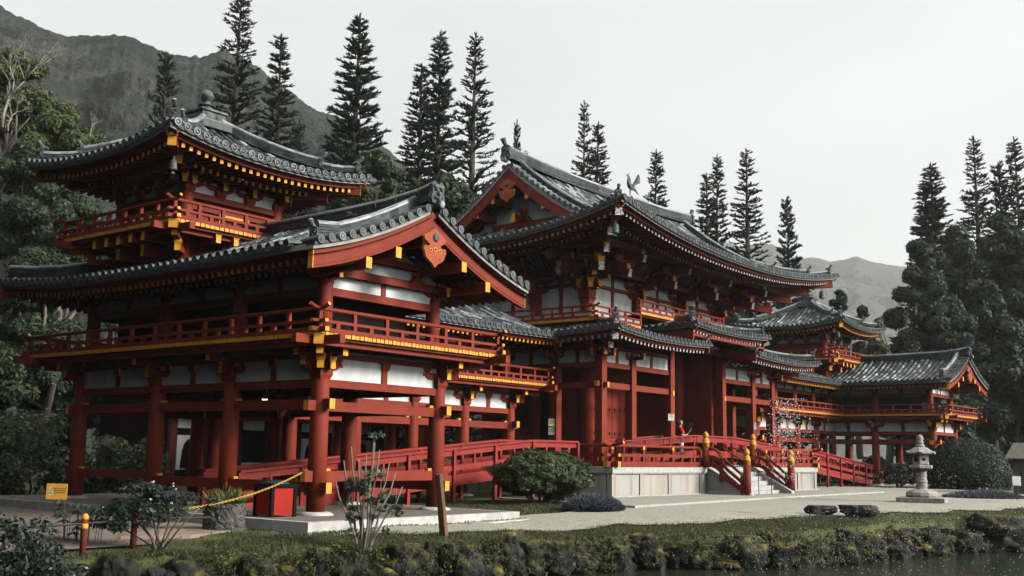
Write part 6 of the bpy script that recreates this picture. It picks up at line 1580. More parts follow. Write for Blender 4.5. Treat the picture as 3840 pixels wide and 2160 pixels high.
# --- leggy shrub in the middle foreground
def leggy():
    p = G(1360, 2030); p.z = gz(p.x, p.y); t = empty('leggy_shrub', p, 'tall leggy bare stemmed shrub with sparse grey green leaves on the lawn', 'shrub'); b = MB(); F = V((_fw.x, _fw.y, 0)).normalized(); tips = []
    stems = [(-.34, .1, 1.08, 1.52), (-.22, .0, 1.1, 1.72), (-.12, .1, 1.0, 1.55), (.02, -.1, 1.1, 1.6), (.1, .1, 1.2, 1.9), (.2, 0, 1.15, 1.68), (.34, .12, 1.0, 1.5), (.46, -.1, .95, 1.36), (-.42, -.08, .9, 1.22), (.55, .05, .85, 1.15), (.14, -.12, 1.2, 1.78)]
    for i, (x, y, h0, h) in enumerate(stems):
        k = .16 if i % 3 else -.08
        pts = [V((RN.uniform(-.04, .04), RN.uniform(-.04, .04), -.05)), _r0 * (x * .3 + k * .2) + F * y * .5 + EZ * h * .33, _r0 * (x * .55) + F * y + EZ * h * .6, _r0 * x * .85 + F * y + EZ * h * .8, _r0 * x + F * y + EZ * h]
        b.tube(pts, [.024, .019, .015, .012, .009], 6); tips.append(pts)
        for q in range(2): a = pts[2].lerp(pts[3], RN.random()); b.tube([a, a + _r0 * RN.uniform(-.15, .15) + EZ * RN.uniform(.12, .3)], [.008, .004], 5)
    b.build('stems', mat('pale_stem', (.17, .15, .12), (.26, .24, .19), scale=12, rough=.9), t, True); C = []; Rr = []
    for pts in tips:
        for q in range(3): C.append(tuple(pts[2].lerp(pts[3], RN.random()) + _r0 * RN.uniform(-.14, .14) + EZ * RN.uniform(-.12, .05))); Rr.append(.085)
    for q in range(7): C.append(tuple(_r0 * RN.uniform(-.2, .35) + F * RN.uniform(-.1, .1) + EZ * RN.uniform(.42, .75))); Rr.append(.08)
    C.append(tuple(tips[4][-1])); Rr.append(.1); C.append(tuple(tips[4][-1] + _r0 * .1)); Rr.append(.07)
    CC, NN, TT = clump_pts(np.array(C), np.array(Rr), 24, .2, .6); x, y, n = rot_frames(NN + np.array([0, 0, .5])); s = (.05 * NP.uniform(.5, 1.4, len(CC)))[:, None]
    quads_obj('leaves', CC, x * s, y * s * .35, .45 + TT + NP.normal(0, .25, len(CC)), leaf_mat('grey_leaves', (.035, .050, .034), (.12, .145, .10), (.24, .25, .15)), t)
leggy()
# --- leaning post
m = MB(); p = G(1667, 2005); a = at_depth(1645, 1778, (p - CAMP).dot(_fw) * .995); m.beam(p - EZ * .1, a, .105, .105, w2=.09, h2=.09); m.beam(p.lerp(a, .05) - V((_fw.x, _fw.y, 0)) * .06, p.lerp(a, .97) - V((_fw.x, _fw.y, 0)) * .055, .035, .02)
tag(m.build('leaning_post', mat('brown_timber', (.12, .055, .03), (.19, .10, .06), scale=4, rough=.8, bump=.4, stretch=(6, 6, .7))), 'brown timber post leaning in the lawn below the second gable column', 'post')
# --- bollards, chain, planter, box, sign
def bollard(x, y, label):
    z = gz(x, y); t = empty('bollard', (x, y, z), label, 'bollard', 'short red bollards'); m = MB(); m.lathe([(.043, -.1), (.041, .38), (.04, .46)], (0, 0, 0), 12, 0); m.build('post', mat('brown_red_paint', (.15, .028, .016), (.10, .02, .012), rough=.7), t, True)
    m = MB(); m.lathe([(.043, .34), (.047, .36), (.047, .385), (.04, .41)], (0, 0, 0), 12); m.lathe([(.04, .455), (.046, .475), (.044, .50), (.025, .53), (0, .54)], (0, 0, 0), 12); m.build('ochre_cap', YEL, t, True)
bollard(7.85, 13.14, 'short red bollard with ochre cap at left, between leafy plant and flagstone'); bollard(8.67, 13.28, 'short red bollard under the small flowering shrub, holding the chain end')
m = MB(); m.tube([(6.3, 13.3, .27), (7.85, 13.14, .31), (8.67, 13.28, .33), (9.7, 13.0, .33)], .016, 6); tag(m.build('dark_pipe', STEEL), 'thin dark pipe running between the two red bollards', 'pipe')
def chain():
    a = at_depth(1214, 1757, (V((13.42, 14.55, .9)) - CAMP).dot(_fw)); b_ = V((8.67, 13.28, .44)); k = at_depth(1146, 1765, (a - CAMP).dot(_fw) - .15); t = empty('chain', a, 'yellow link chain looping from the front column to the bollard', 'chain')
    P = [a, a.lerp(k, .5) - EZ * .01, k]; n = 60
    for i in range(1, n + 1): s = i / n; q = k.lerp(b_, s); q.z -= .30 * 4 * s * (1 - s) * .62; P.append(q)
    # resample
    L = [0]
    for u, v in zip(P[:-1], P[1:]): L.append(L[-1] + (v - u).length)
    m = MB(); d = 0; i = 0; j = 0; step = .052
    while d < L[-1]:
        while L[i + 1] < d: i += 1
        q = P[i].lerp(P[i + 1], (d - L[i]) / (L[i + 1] - L[i])) - a; dr = (P[i + 1] - P[i]).normalized(); sd = dr.cross(EZ).normalized() if j % 2 else dr.cross(EZ).cross(dr).normalized()
        ring = [q + dr * .031 * math.cos(w) + sd * .014 * math.sin(w) for w in [k_ * math.pi / 4 for k_ in range(9)]]; m.tube(ring, .0048, 5); d += step; j += 1
    m.build('chain_links', mat('yellow_plastic', (.64, .46, .09), (.56, .39, .07), rough=.4), t)
chain()
def planter():
    p = V((11.06, 14.45, gz(11.06, 14.2))); t = empty('round_planter', p, 'round rough stone planter with bromeliads beside the red box', 'planter'); bm = bmesh.new(); bmesh.ops.create_cone(bm, cap_ends=True, segments=48, radius1=.33, radius2=.315, depth=.44)
    bmesh.ops.subdivide_edges(bm, edges=[e for e in bm.edges if abs(e.verts[0].co.z - e.verts[1].co.z) > .1], cuts=14)
    for v in bm.verts:
        if v.co.xy.length > .1:
            k = 1 + .07 * noise.noise(v.co * 13) + .05 * noise.noise(v.co * 29); v.co.x *= k; v.co.y *= k
        v.co.z += .21
    me = bpy.data.meshes.new('stone_drum'); bm.to_mesh(me); bm.free(); me.materials.append(mat('rough_lava_stone', (.035, .037, .032), (.15, .145, .12), scale=16, rough=.95, bump=1, bscale=22, dist=.06)); o = bpy.data.objects.new('stone_drum', me); COL.objects.link(o); o.parent = t
    C = []; X = []; Y = []
    for (cx, cy, n, h) in ((0, 0, 110, .30), (-.17, .1, 70, .25), (.18, -.05, 80, .27), (.05, -.22, 60, .22), (-.14, -.16, 60, .22)):
        for _ in range(n):
            a = RN.random() * 6.28; e = RN.uniform(.25, 1.35); d = V((math.cos(a) * math.cos(e), math.sin(a) * math.cos(e), math.sin(e))); l = h * RN.uniform(.6, 1.1); s = d.cross(V((RN.gauss(0, 1), RN.gauss(0, 1), 0))).normalized(); C.append(V((cx, cy, .42)) + d * l * .5); X.append(d * l * .55); Y.append(s * .014)
    quads_obj('fronds', np.array(C), np.array(X), np.array(Y), NP.random(len(C)), leaf_mat('bromeliad_leaves', (.06, .09, .025), (.20, .22, .06), (.32, .30, .09)), t)
    C = []; X = []; Y = []
    for _ in range(26):
        a = RN.random() * 6.28; d = V((math.cos(a) * .5, math.sin(a) * .5, 1)).normalized(); C.append(V((-.02, -.02, .64 + RN.uniform(0, .09))) + d * .02); X.append(d * .04); Y.append(d.cross(EX).normalized() * .012)
    quads_obj('flower_spike', np.array(C), np.array(X), np.array(Y), NP.random(26), leaf_mat('orange_bract', (.62, .17, .02), (.80, .34, .05)), t)
planter()
def red_box():
    t = empty('litter_box', (12.42, 14.86, .165), 'red panelled litter box with black frame and domed black lid beside the front column', 'litter box'); t.rotation_euler.z = rad(-4)
    BL = mat('black_frame', (.006, .006, .007), (.009, .009, .01), rough=.85, spec=.1); RP = mat('bright_red_panel', (.36, .018, .010), (.30, .014, .008), scale=2, rough=.6, spec=.15)
    m = MB(); h = .235
    for sx in (-1, 1):
        for sy in (-1, 1): m.box(sx * h - .03, sx * h + .03, sy * h - .03, sy * h + .03, 0, .52)
    m.box(-h - .045, h + .045, -h - .045, h + .045, .50, .55); m.build('frame', BL, t)
    for i in range(4):
        m = MB(); c, s = math.cos(i * math.pi / 2), math.sin(i * math.pi / 2); o = V((c, s, 0)) * (h - .005); x = V((-s, c, 0)); m.beam(o - x * (h - .03) + EZ * .265, o + x * (h - .03) + EZ * .265, .02, .46); m.build('panel', RP, t)
    m = MB(); m.lathe([(.24, .55), (.23, .575), (.19, .605), (.1, .62), (0, .625)], (0, 0, 0), 20); m.build('lid', mat('lid_green_black', (.02, .03, .03), (.03, .04, .04), rough=.3), t, True)
red_box()
def yellow_sign():
    c = at_depth(213, 1843, 19.5); t = empty('warning_sign', (c.x, c.y, c.z), 'small yellow sign with a white and grey bird drawing and brown lettering at left', 'sign'); f = V((_fw.x, _fw.y, 0)).normalized(); ang = math.atan2(f.y, f.x) - math.pi / 2; t.rotation_euler.z = ang
    w, h = .19, .142; m = MB(); r = .02; poly = []
    for cx, cy, a0 in ((w - r, h - r, 0), (-w + r, h - r, 90), (-w + r, -h + r, 180), (w - r, -h + r, 270)):
        for k in range(4): a = rad(a0 + 30 * k); poly.append((cx + r * math.cos(a), cy + r * math.sin(a)))
    m.prism(poly, (0, .006, 0), EX, EZ, .012); m.build('board', mat('sign_yellow', (.80, .42, .07), (.76, .38, .05), rough=.5), t)
    BR = mat('sign_brown', (.20, .09, .02), rough=.6)
    for i, s in enumerate(('PLEASE DO NOT FEED', 'BREAD TO THE KOI', 'BREAD HARMS KOI')): text(s, .0225, BR, t, (.055, -.0085, .045 - .036 * i), (math.pi / 2, 0, 0), 'lettering')
    m = MB(); g_ = [[(-.17, -.075), (-.11, -.03), (-.105, .02), (-.07, .0), (-.055, .03), (-.06, -.02), (-.085, -.055), (-.055, -.07), (-.1, -.07)], [(-.15, .04), (-.08, .12), (-.065, .122), (-.1, .07), (-.065, .1), (-.13, .03)]]
    for q in g_: m.poly([(a, -.0075, b) for a, b in q])
    m.poly([(-.125, -.0078, -.045), (-.075, -.0078, -.04), (-.09, -.0078, -.005), (-.125, -.0078, -.01)], 1); m.build('bird_drawing', [WHITE, mat('sign_grey', (.3, .31, .3))], t)
    m = MB(); m.tube([(0, .012, .0), (0, .012, -c.z - .1)], .015, 6); m.build('stake', STEEL, t)
yellow_sign()
def post_sign(p, label, w, h, m_, lines, sz, ink, border=False, rot=0):
    t = empty('notice_board', p, label, 'notice', 'small notices on the hall posts'); t.rotation_euler.z = rot; m = MB(); m.box(-w / 2, w / 2, -.012, .0, -h / 2, h / 2); m.build('board', m_, t)
    for i, s in enumerate(lines): text(s, sz, ink, t, (0, -.0145, h * .28 - i * h * .22), (math.pi / 2, 0, 0))
    if border:
        m = MB(); n = 9
        for i in range(n):
            for zz in (-1, 1): x = -w / 2 + w * (i + .5) / n; m.beam((x - .008, -.0135, zz * h * .44), (x + .008, -.0135, zz * h * .44), .001, .025)
        m.build('border_marks', ink, t)
NOTC = mat('notice_cream', (.55, .44, .22), (.6, .5, .27)); NOTG = mat('notice_green', (.22, .27, .22), (.30, .34, .28)); INK = mat('notice_ink', (.04, .03, .02)); NOTP = mat('notice_pale', (.45, .45, .36), (.52, .51, .42))
yq = 17.56 - .135; xp = HX - 5.87
post_sign((26.73 - .145, 19.2 - .02, 2.26), 'cream notice on the rear left hall post, above a green one', .27, .23, NOTC, ('NOTICE', 'PLEASE', 'RESPECT'), .05, INK, rot=-math.pi / 2 + .75)
post_sign((26.73 - .145, 19.2 - .02, 2.0), 'green notice on the rear left hall post, below a cream one', .27, .23, NOTG, ('QUIET', 'PLEASE', 'THANK YOU'), .045, INK, rot=-math.pi / 2 + .75)
post_sign((HX - 1.82 - .16, yq - .01, 2.55), 'pale bordered notice on the post left of the person', .26, .24, NOTP, ('PLEASE', 'REMOVE', 'SHOES'), .042, INK, True, rot=-.3)
post_sign((HX + 4.2 - .02, yq - .005, 2.45), 'faded green notice on a post right of the stairs', .22, .24, NOTG, ('PLEASE', 'NO', 'FOOD'), .045, INK)
t = empty('dark_plaque', (HX + 1.62 - .05, 18.6, 2.6), 'dark plaque on the shaded entrance wall right of the person', 'plaque'); m = MB(); m.box(-.02, 0, -.16, .16, -.09, .09); m.build('plate', STEEL, t); 
t = empty('paper_notice', (HX + 1.62 - .05, 18.63, 2.38), 'small brownish paper on the wall under the dark plaque', 'notice'); m = MB(); m.box(-.012, 0, -.10, .10, -.12, .12); m.build('sheet', mat('faded_paper', (.28, .11, .06), (.24, .09, .05)), t)
# offering box edge and stones on the platform
m = MB(); m.box(26.3, 31.0, 17.15, 17.35, ZP, ZP + .13); tag(m.build('stone_step', STONE), 'pale stone step along the left porch posts', 'step')
# white sign in the lawn at far right
p = at_depth(3812, 1803, 33); t = empty('white_sign', (p.x, p.y, p.z), 'small white sign on a stake at the right picture edge', 'sign'); t.rotation_euler.z = rad(-50); m = MB(); m.box(-.13, .13, -.01, .01, -.14, .14); m.build('board', WHITE, t); m = MB(); m.tube([(0, .02, .1), (0, .02, -.6)], .012, 6); m.build('stake', STEEL, t)
# ceiling lamp glowing under the wing
t = empty('ceiling_lamp', at_depth(993, 1497, (V((14.2, 18.0, 2.6)) - CAMP).dot(_fw)), 'small lit white lamp hanging under the wing ceiling', 'lamp'); m = MB(); m.lathe([(.05, 0), (.07, .03), (.07, .06), (.04, .09), (.02, .5)], (0, 0, 0), 12); m.build('lamp_body', STEEL, t)
em = bpy.data.materials.new('lamp_glow'); em.use_nodes = True; em.node_tree.nodes['Principled BSDF'].inputs['Emission Color'].default_value = (1, .95, .85, 1); em.node_tree.nodes['Principled BSDF'].inputs['Emission Strength'].default_value = 3
m = MB(); m.lathe([(.0, -.03), (.05, -.02), (.06, .0)], (0, 0, 0), 12); m.build('bulb', em, t)
# --- building behind the open storey with bell shaped windows
def rear_house():
    t = empty('rear_house', (24.2, 30, 0), 'dark timber house with white panels and bell shaped windows seen through the open storey', 'house'); m = MB(); m.box(-3.6, 7, 0, 4, 0, 3.2, 3); m.build('wall', MW, t)
    for i in range(8):
        x = -3.5 + i * 1.3; m = MB(); m.box(x - .12, x + .12, -.14, .02, 0, 3.1, 4); m.build('post', MW, t)
        if i < 7:
            for za, zb_ in ((.62 if i % 3 != 2 else .2, 1.72 if i % 3 != 2 else .85), (1.95, 2.35)): w = MB(); w.box(x + .2, x + 1.1, -.05, .02, za, zb_, 2); w.build('wall_panel', MW, t)
            if i % 3 != 2:
                k = MB(); k.prism([(-.3, 0), (.3, 0), (.25, .55), (.2, .75), (.1, .88), (0, .95), (-.1, .88), (-.2, .75), (-.25, .55)], (x + .65, -.052, .66), EX, EZ, .02, 3); k.build('bell_window', MW, t)
    F = lambda u, d, z: V((-4.5 + u, -1.4 + d, z)); r = MB(); Z = roof_face(r, F, 0, 12.4, prof_fn(3.4, 1.5, .3), 2.9, lambda u: 3.3); F2 = lambda u, d, z: V((7.9 - u, 5.4 - d, z)); roof_face(r, F2, 0, 12.4, prof_fn(3.4, 1.5, .3), 2.9, lambda u: 3.3); r.build('roof', MT, t)
rear_house()
# garden pavilion with white hipped roof behind the right wing, and a shed at the picture edge
p = at_depth(2157 * S_, 1185 * S_, 60); t = empty('garden_pavilion', (p.x, p.y, 0), 'small open pavilion with a white hipped roof seen under the farther gallery', 'pavilion')
m = MB(); z0 = p.z - .1; 
for sx in (-1, 1):
    for sy in (-1, 1): m.beam((sx * 1.1, sy * 1.1, 0), (sx * 1.1, sy * 1.1, z0), .16, .16)
m.build('posts_frame', BARK, t); m = MB(); R0 = [V((sx * 1.55, sy * 1.55, z0)) for sx, sy in ((-1, -1), (1, -1), (1, 1), (-1, 1))]; T0 = [V((q.x * .3, q.y * .3, z0 + .75)) for q in R0]
for i in range(4): j = (i + 1) % 4; m.poly([R0[i], R0[j], T0[j], T0[i]])
m.poly(T0); m.poly(R0[::-1]); m.build('roof', mat('white_sheet_roof', (.62, .63, .63), (.7, .71, .71), rough=.6), t)
p = at_depth(3835, 1720, 40); t = empty('garden_shed', (p.x + .9, p.y - .9, 0), 'grey shed with a pale roof cut by the right picture edge', 'shed'); m = MB(); m.box(-1.2, 1.2, -1.2, 1.2, 0, p.z, 0); m.build('wall', BARK, t); m = MB(); z0 = p.z; m.prism([(-1.5, 0), (1.5, 0), (0, .6)], (0, 1.4, z0), EX, EZ, 2.8); m.build('roof', mat('weathered_shingle', (.10, .10, .085), (.17, .165, .14), scale=8, rough=.95), t)
# --- plants growing on the roofs
WEED = leaf_mat('roof_weed_leaves', (.20, .22, .10), (.42, .40, .22)); 
def roof_weed(p, h, n, label, spread=.13, ls=.06):
    t = empty('roof_plant', p, label, 'roof plant', 'little plants growing on the roof tiles'); m = MB(); m.tube([(0, 0, -.05), (.02, .01, h * .5), (0, 0, h)], [.008, .007, .005], 5); m.build('stem', TRUNKW, t); C = []; X = []; Y = []
    for _ in range(n): a = RN.random() * 6.28; d = V((math.cos(a), math.sin(a), RN.uniform(-.5, .4))).normalized(); C.append(V((0, 0, h)) + d * spread * .6); X.append(d * ls); Y.append(d.cross(EZ).normalized() * ls * .35)
    quads_obj('leaves', np.array(C), np.array(X), np.array(Y), NP.random(n), WEED, t)
def rp(dx, dy, X): d = ray(dx * S_, dy * S_); return CAMP + d * (X / d.x)
for dx, dy, X, h, lab in ((944, 515, 14.6, .28, 'umbrella leaved seedling on the wing ridge, the left of three'), (995, 508, 14.6, .36, 'taller umbrella leaved seedling in the middle of the wing ridge'), (1052, 480, 14.6, .18, 'bushy pale seedling near the wing ridge end'), (885, 545, 14.2, .05, 'small yellowish weed low on the wing descending ridge')):
    roof_weed(rp(dx, dy, X), h, 16, lab)
for dx, dy, X, lab in ((85, 372, 12.0, 'yellow tuft on the far left tip of the tower roof'), (105, 374, 12.05, 'second yellow tuft near the far left tip of the tower roof'), (606, 345, 14.9, 'yellow weed on the upper right hip of the tower roof'), (628, 352, 15.0, 'second yellow weed on the upper right hip of the tower roof'), (690, 372, 15.6, 'yellow weed midway down the right hip of the tower roof'), (778, 400, 16.4, 'yellow weed low on the right hip of the tower roof')):
    roof_weed(rp(dx, dy, X), .07, 12, lab, .05, .045)
def rpy(dx, dy, Y): d = ray(dx * S_, dy * S_); return CAMP + d * (Y / d.y)
roof_weed(rpy(2395, 885, 14.75), .55, 16, 'tall thin umbrella leaved plant on the farther wing ridge', .3, .14); roof_weed(rpy(1325, 398, 20.6), .2, 14, 'pale weed hanging on the main ridge near the gable peak'); roof_weed(rpy(1590, 545, 16.5), .15, 12, 'pale sprout on the hip of the main roof beside the phoenix')

# --- foreground bush and leafy plant at lower left
p = at_depth(60 * S_, 1440 * S_, 11.6)
c = empty('leafy_bush', (p.x, p.y, -.5), 'glossy dark leafy bush in the lower left corner', 'bush'); g = np.random.default_rng(91); ax = np.array(_r0); ay = np.array(V((_fw.x, _fw.y, 0)).normalized())
cs = []; 
for _ in range(95):
    u_ = g.uniform(-.62, .62); top = 1.02 - .55 * max(0, u_ + .15) ** 1.2 * 1.5; cs.append(ax * u_ + ay * g.uniform(-.35, .35) + np.array([0, 0, g.uniform(-.1, max(.1, top))]))
CC, NN, TT = clump_pts(np.array(cs), np.full(len(cs), .13), 62, .35, .9); x, y, n = rot_frames(NN); s = (.030 * NP.uniform(.6, 1.4, len(CC)))[:, None]
quads_obj('leaves', CC, x * s, y * s * .55, .38 + TT + NP.normal(0, .22, len(CC)), leaf_mat('glossy_leaves', (.016, .026, .022), (.050, .068, .058), (.17, .18, .08), rough=.32), c)
b = MB()
for k in range(9): limb_tube(b, tuple(ax * RN.uniform(-.3, .3)), tuple(cs[k * 3]), .025, .008)
b.build('stems', TRUNKW, c)
p = at_depth(205 * S_, 1335 * S_, 15.0); c = empty('palmate_plant', (p.x, p.y, 0), 'umbrella leaved plant with big drooping leaflets behind the first bollard', 'plant'); C = []; X = []; Y = []; b = MB()
for _ in range(26):
    h = V(ax * RN.uniform(-.45, .45)) + V(ay * RN.uniform(-.2, .2)) + EZ * RN.uniform(.12, .58); b.tube([V((h.x * .7, h.y * .7, -.1)), h * .8 + EZ * .02, h], [.005, .004, .003], 5); a0 = RN.random() * 6.28
    for k in range(7): a = a0 + k * .9; d = V((math.cos(a), math.sin(a), -.45)).normalized(); C.append(h + d * .085); X.append(d * .085); Y.append(d.cross(EZ).normalized() * .028)
quads_obj('leaflets', np.array(C), np.array(X), np.array(Y), NP.random(len(C)), leaf_mat('palmate_leaves', (.030, .045, .040), (.085, .11, .095), rough=.4), c); b.build('stems', TRUNKW, c)

# ================================================================ person
def person():
    t = empty('person', (32.08, 17.9, ZP), 'person in red printed T-shirt and white trousers looking at a tablet by the entrance', 'person'); k = 1.53 / 1.66; t.scale = (k, k, k)
    t.rotation_euler.z = math.atan2(-.66, .75)
    SK = mat('skin', (.52, .30, .21), (.48, .27, .18), rough=.55); HAIR = mat('dark_hair', (.03, .02, .016), (.05, .035, .028), scale=30, rough=.5); TS = mat('red_cotton', (.52, .02, .025), (.45, .015, .02), scale=6, rough=.85); TR = mat('white_cotton', (.68, .68, .65), (.58, .58, .56), scale=5, rough=.9); MK = mat('black_mask', (.015, .016, .018), rough=.8)
    vs = []; es = []; rr = []
    def ad(p, r, par=None):
        vs.append(p); rr.append(r); i = len(vs) - 1
        if par is not None: es.append((par, i))
        return i
    pv = ad((0, 0, .92), (.12, .15)); sp = ad((.01, 0, 1.08), (.10, .13), pv); ch = ad((.0, 0, 1.25), (.11, .15), sp); cl = ad((-.01, 0, 1.35), (.09, .12), ch); nk = ad((.01, 0, 1.43), (.05, .052), cl); hb = ad((.03, 0, 1.49), (.06, .06), nk); hm = ad((.045, 0, 1.555), (.092, .075), hb); ht = ad((.035, 0, 1.625), (.078, .068), hm); ad((.028, 0, 1.66), (.04, .035), ht)
    for s in (-1, 1):
        sh = ad((-.01, s * .15, 1.355), (.06, .06), cl); el = ad((.0 + .03 * (s > 0), s * .215, 1.11), (.043, .043), sh); wr = ad((.22, s * .10, 1.13), (.028, .03), el); pa = ad((.285, s * .075, 1.155), (.034, .02), wr)
        for j, (dy, L) in enumerate(((.028, .05), (.010, .06), (-.008, .058), (-.024, .045))):
            f1 = ad((.285 + L * .6, s * .075 + dy, 1.165), (.009, .009), pa); ad((.285 + L, s * (.06) + dy, 1.15), (.0075, .0075), f1)
        th = ad((.285, s * .075 - s * .04, 1.175), (.011, .011), pa); ad((.315, s * .035, 1.185), (.009, .009), th)
        hp = ad((0, s * .085, .86), (.095, .09), pv); kn = ad((.015, s * .095, .49), (.062, .06), hp); an = ad((-.015, s * .10, .09), (.04, .04), kn); ad((.06, s * .105, .045), (.042, .03), an); 
    me = bpy.data.meshes.new('body'); me.from_pydata(vs, es, []); o = bpy.data.objects.new('body', me); COL.objects.link(o); o.parent = t; me.materials.append(SK)
    md = o.modifiers.new('skin', 'SKIN'); 
    for i, r in enumerate(rr): me.skin_vertices[0].data[i].radius = r
    me.skin_vertices[0].data[0].use_root = True; md.use_smooth_shade = True; o.modifiers.new('sub', 'SUBSURF').levels = 1; o.modifiers['sub'].render_levels = 2
    def ell(m, rings, n=16):
        R = []
        for (x, y, z, rx, ry) in rings: R.append([V((x + rx * math.cos(6.2832 * j / n), y + ry * math.sin(6.2832 * j / n), z)) for j in range(n)])
        for a, b_ in zip(R[:-1], R[1:]):
            for j in range(n): m.poly([a[j], a[(j + 1) % n], b_[(j + 1) % n], b_[j]])
        m.poly(R[0][::-1]); m.poly(R[-1])
    m = MB(); ell(m, [(.0, 0, .83, .145, .185), (.0, 0, .95, .14, .178), (.01, 0, 1.08, .132, .165), (.01, 0, 1.22, .142, .178), (-.005, 0, 1.33, .125, .19), (-.005, 0, 1.38, .1, .15), (0, 0, 1.41, .07, .085)])
    for s in (-1, 1): m.tube([(-.01, s * .12, 1.36), (-.005, s * .18, 1.31), (.01, s * .215, 1.19), (.02, s * .222, 1.16)], [.075, .082, .075, .072], 12)
    sh = m.build('t_shirt', TS, t, True)
    pm = MB()      # printed pale lettering block on the chest
    def chest(a, z): return V((.01 + .150 * math.cos(a), .186 * math.sin(a), z))
    for (z0, z1, spans) in ((1.265, 1.285, ((-.45, -.25), (-.2, -.05), (.1, .25), (.3, .45))), (1.185, 1.25, ((-.75, -.62), (-.56, -.42), (-.36, -.18), (-.12, .06), (.12, .30), (.36, .5), (.56, .74))), (1.135, 1.165, ((-.55, -.3), (-.22, .02), (.12, .5)))):
        for a0, a1 in spans: pm.poly([chest(a0, z0), chest(a1, z0), chest(a1, z1), chest(a0, z1)])
    pm.build('shirt_print', WHITE, sh)
    m = MB(); ell(m, [(0, 0, .80, .13, .175), (0, 0, .9, .135, .178), (0, 0, .97, .125, .165)])
    for s in (-1, 1): ell(m, [(-.01, s * .105, .06, .085, .075), (.0, s * .10, .3, .082, .078), (.015, s * .098, .5, .085, .082), (.005, s * .09, .75, .105, .095), (0, s * .085, .86, .115, .1)], 12)
    m.build('trousers', TR, t, True)
    m = MB()
    for s in (-1, 1): ell(m, [(.03, s * .105, .0, .13, .048), (.035, s * .105, .03, .125, .048), (.0, s * .103, .07, .07, .045), (-.01, s * .10, .1, .05, .045)], 12)
    m.build('shoes', MK, t, True)
    m = MB(); m.lathe([(.0, .115), (.05, .108), (.085, .075), (.1, .03), (.098, -.02), (.085, -.06), (.05, -.085)], (-.015, 0, 1.58), 16, sx=.86, sy=.80); m.tube([(-.075, 0, 1.6), (-.13, 0, 1.61)], [.05, .045], 9); h = m.build('hair', HAIR, t, True)
    m = MB(); ell(m, [(.075, 0, 1.455, .045, .045), (.092, 0, 1.48, .052, .062), (.105, 0, 1.51, .048, .064), (.105, 0, 1.535, .038, .058)], 14); m.build('face_mask', MK, t, True)
    m = MB()
    for s in (-1, 1): m.tube([(.118, s * .033, 1.568), (.128, s * .033, 1.566)], [.011, .006], 8)
    m.build('eyes', STEEL, t)
    q = empty('tablet', (0, 0, 0), 'dark tablet with a pale stylus held by the person at the entrance', 'tablet'); M_ = Matrix.Translation(t.location) @ Matrix.Rotation(t.rotation_euler.z, 4, 'Z') @ Matrix.Scale(k, 4)
    q.matrix_world = M_ @ Matrix.Translation((.335, 0, 1.185)) @ Matrix.Rotation(rad(-38), 4, 'Y')
    m = MB(); m.box(-.09, .10, -.12, .12, -.008, .006); m.build('case', MK, q); m = MB(); m.tube([(.02, .02, .02), (.2, .02, .07)], .006, 6); m.build('stylus', WHITE, q)
person()

# ================================================================ fountain drops (uncountable)
def drops():
    P = []; R_ = []
    def cloud(n, fx, fy, d0, d1, r0, r1):
        for _ in range(n): q = at_depth(fx(), fy(), RN.uniform(d0, d1)); P.append(q); R_.append(RN.uniform(r0, r1))
    g = RN
    cloud(420, lambda: g.gauss(2945, 32), lambda: g.uniform(1495, 1640), 6.5, 8.5, .0018, .0034)
    cloud(260, lambda: g.gauss(2960, 55), lambda: g.uniform(1600, 1800), 6.5, 8.5, .002, .0038)
    cloud(800, lambda: 3290 + g.gauss(0, 210), lambda: 1780 + abs(g.gauss(0, 150)), 6.5, 9.5, .001, .0023)
    cloud(340, lambda: g.uniform(2700, 3840), lambda: 1900 + 260 * g.random() ** .8, 6, 9, .0011, .0026)
    cloud(180, lambda: g.uniform(2560, 3700), lambda: g.uniform(1780, 2150), 6.5, 9, .0014, .0028)
    cloud(140, lambda: g.uniform(3400, 3830), lambda: g.uniform(1640, 1800), 6.5, 9, .001, .002)
    v = []; f = []
    base = [V((0, 0, 1)), V((1, 0, 0)), V((0, 1, 0)), V((-1, 0, 0)), V((0, -1, 0)), V((0, 0, -1))]; fc = ((0, 1, 2), (0, 2, 3), (0, 3, 4), (0, 4, 1), (5, 2, 1), (5, 3, 2), (5, 4, 3), (5, 1, 4))
    for p, r in zip(P, R_):
        if p.z < WZ + .01: continue
        i = len(v); v += [tuple(p + V((q.x, q.y, q.z * 1.5)) * r) for q in base]; f += [tuple(i + k for k in t) for t in fc]
    me = bpy.data.meshes.new('fountain_spray'); me.from_pydata(v, [], f); me.polygons.foreach_set('use_smooth', [True] * len(f)); me.materials.append(mat('water_drops', (.86, .87, .86), (.8, .8, .8), rough=.15, spec=.6)); o = bpy.data.objects.new('fountain_spray', me); COL.objects.link(o); tag(o, kind='stuff')
drops()
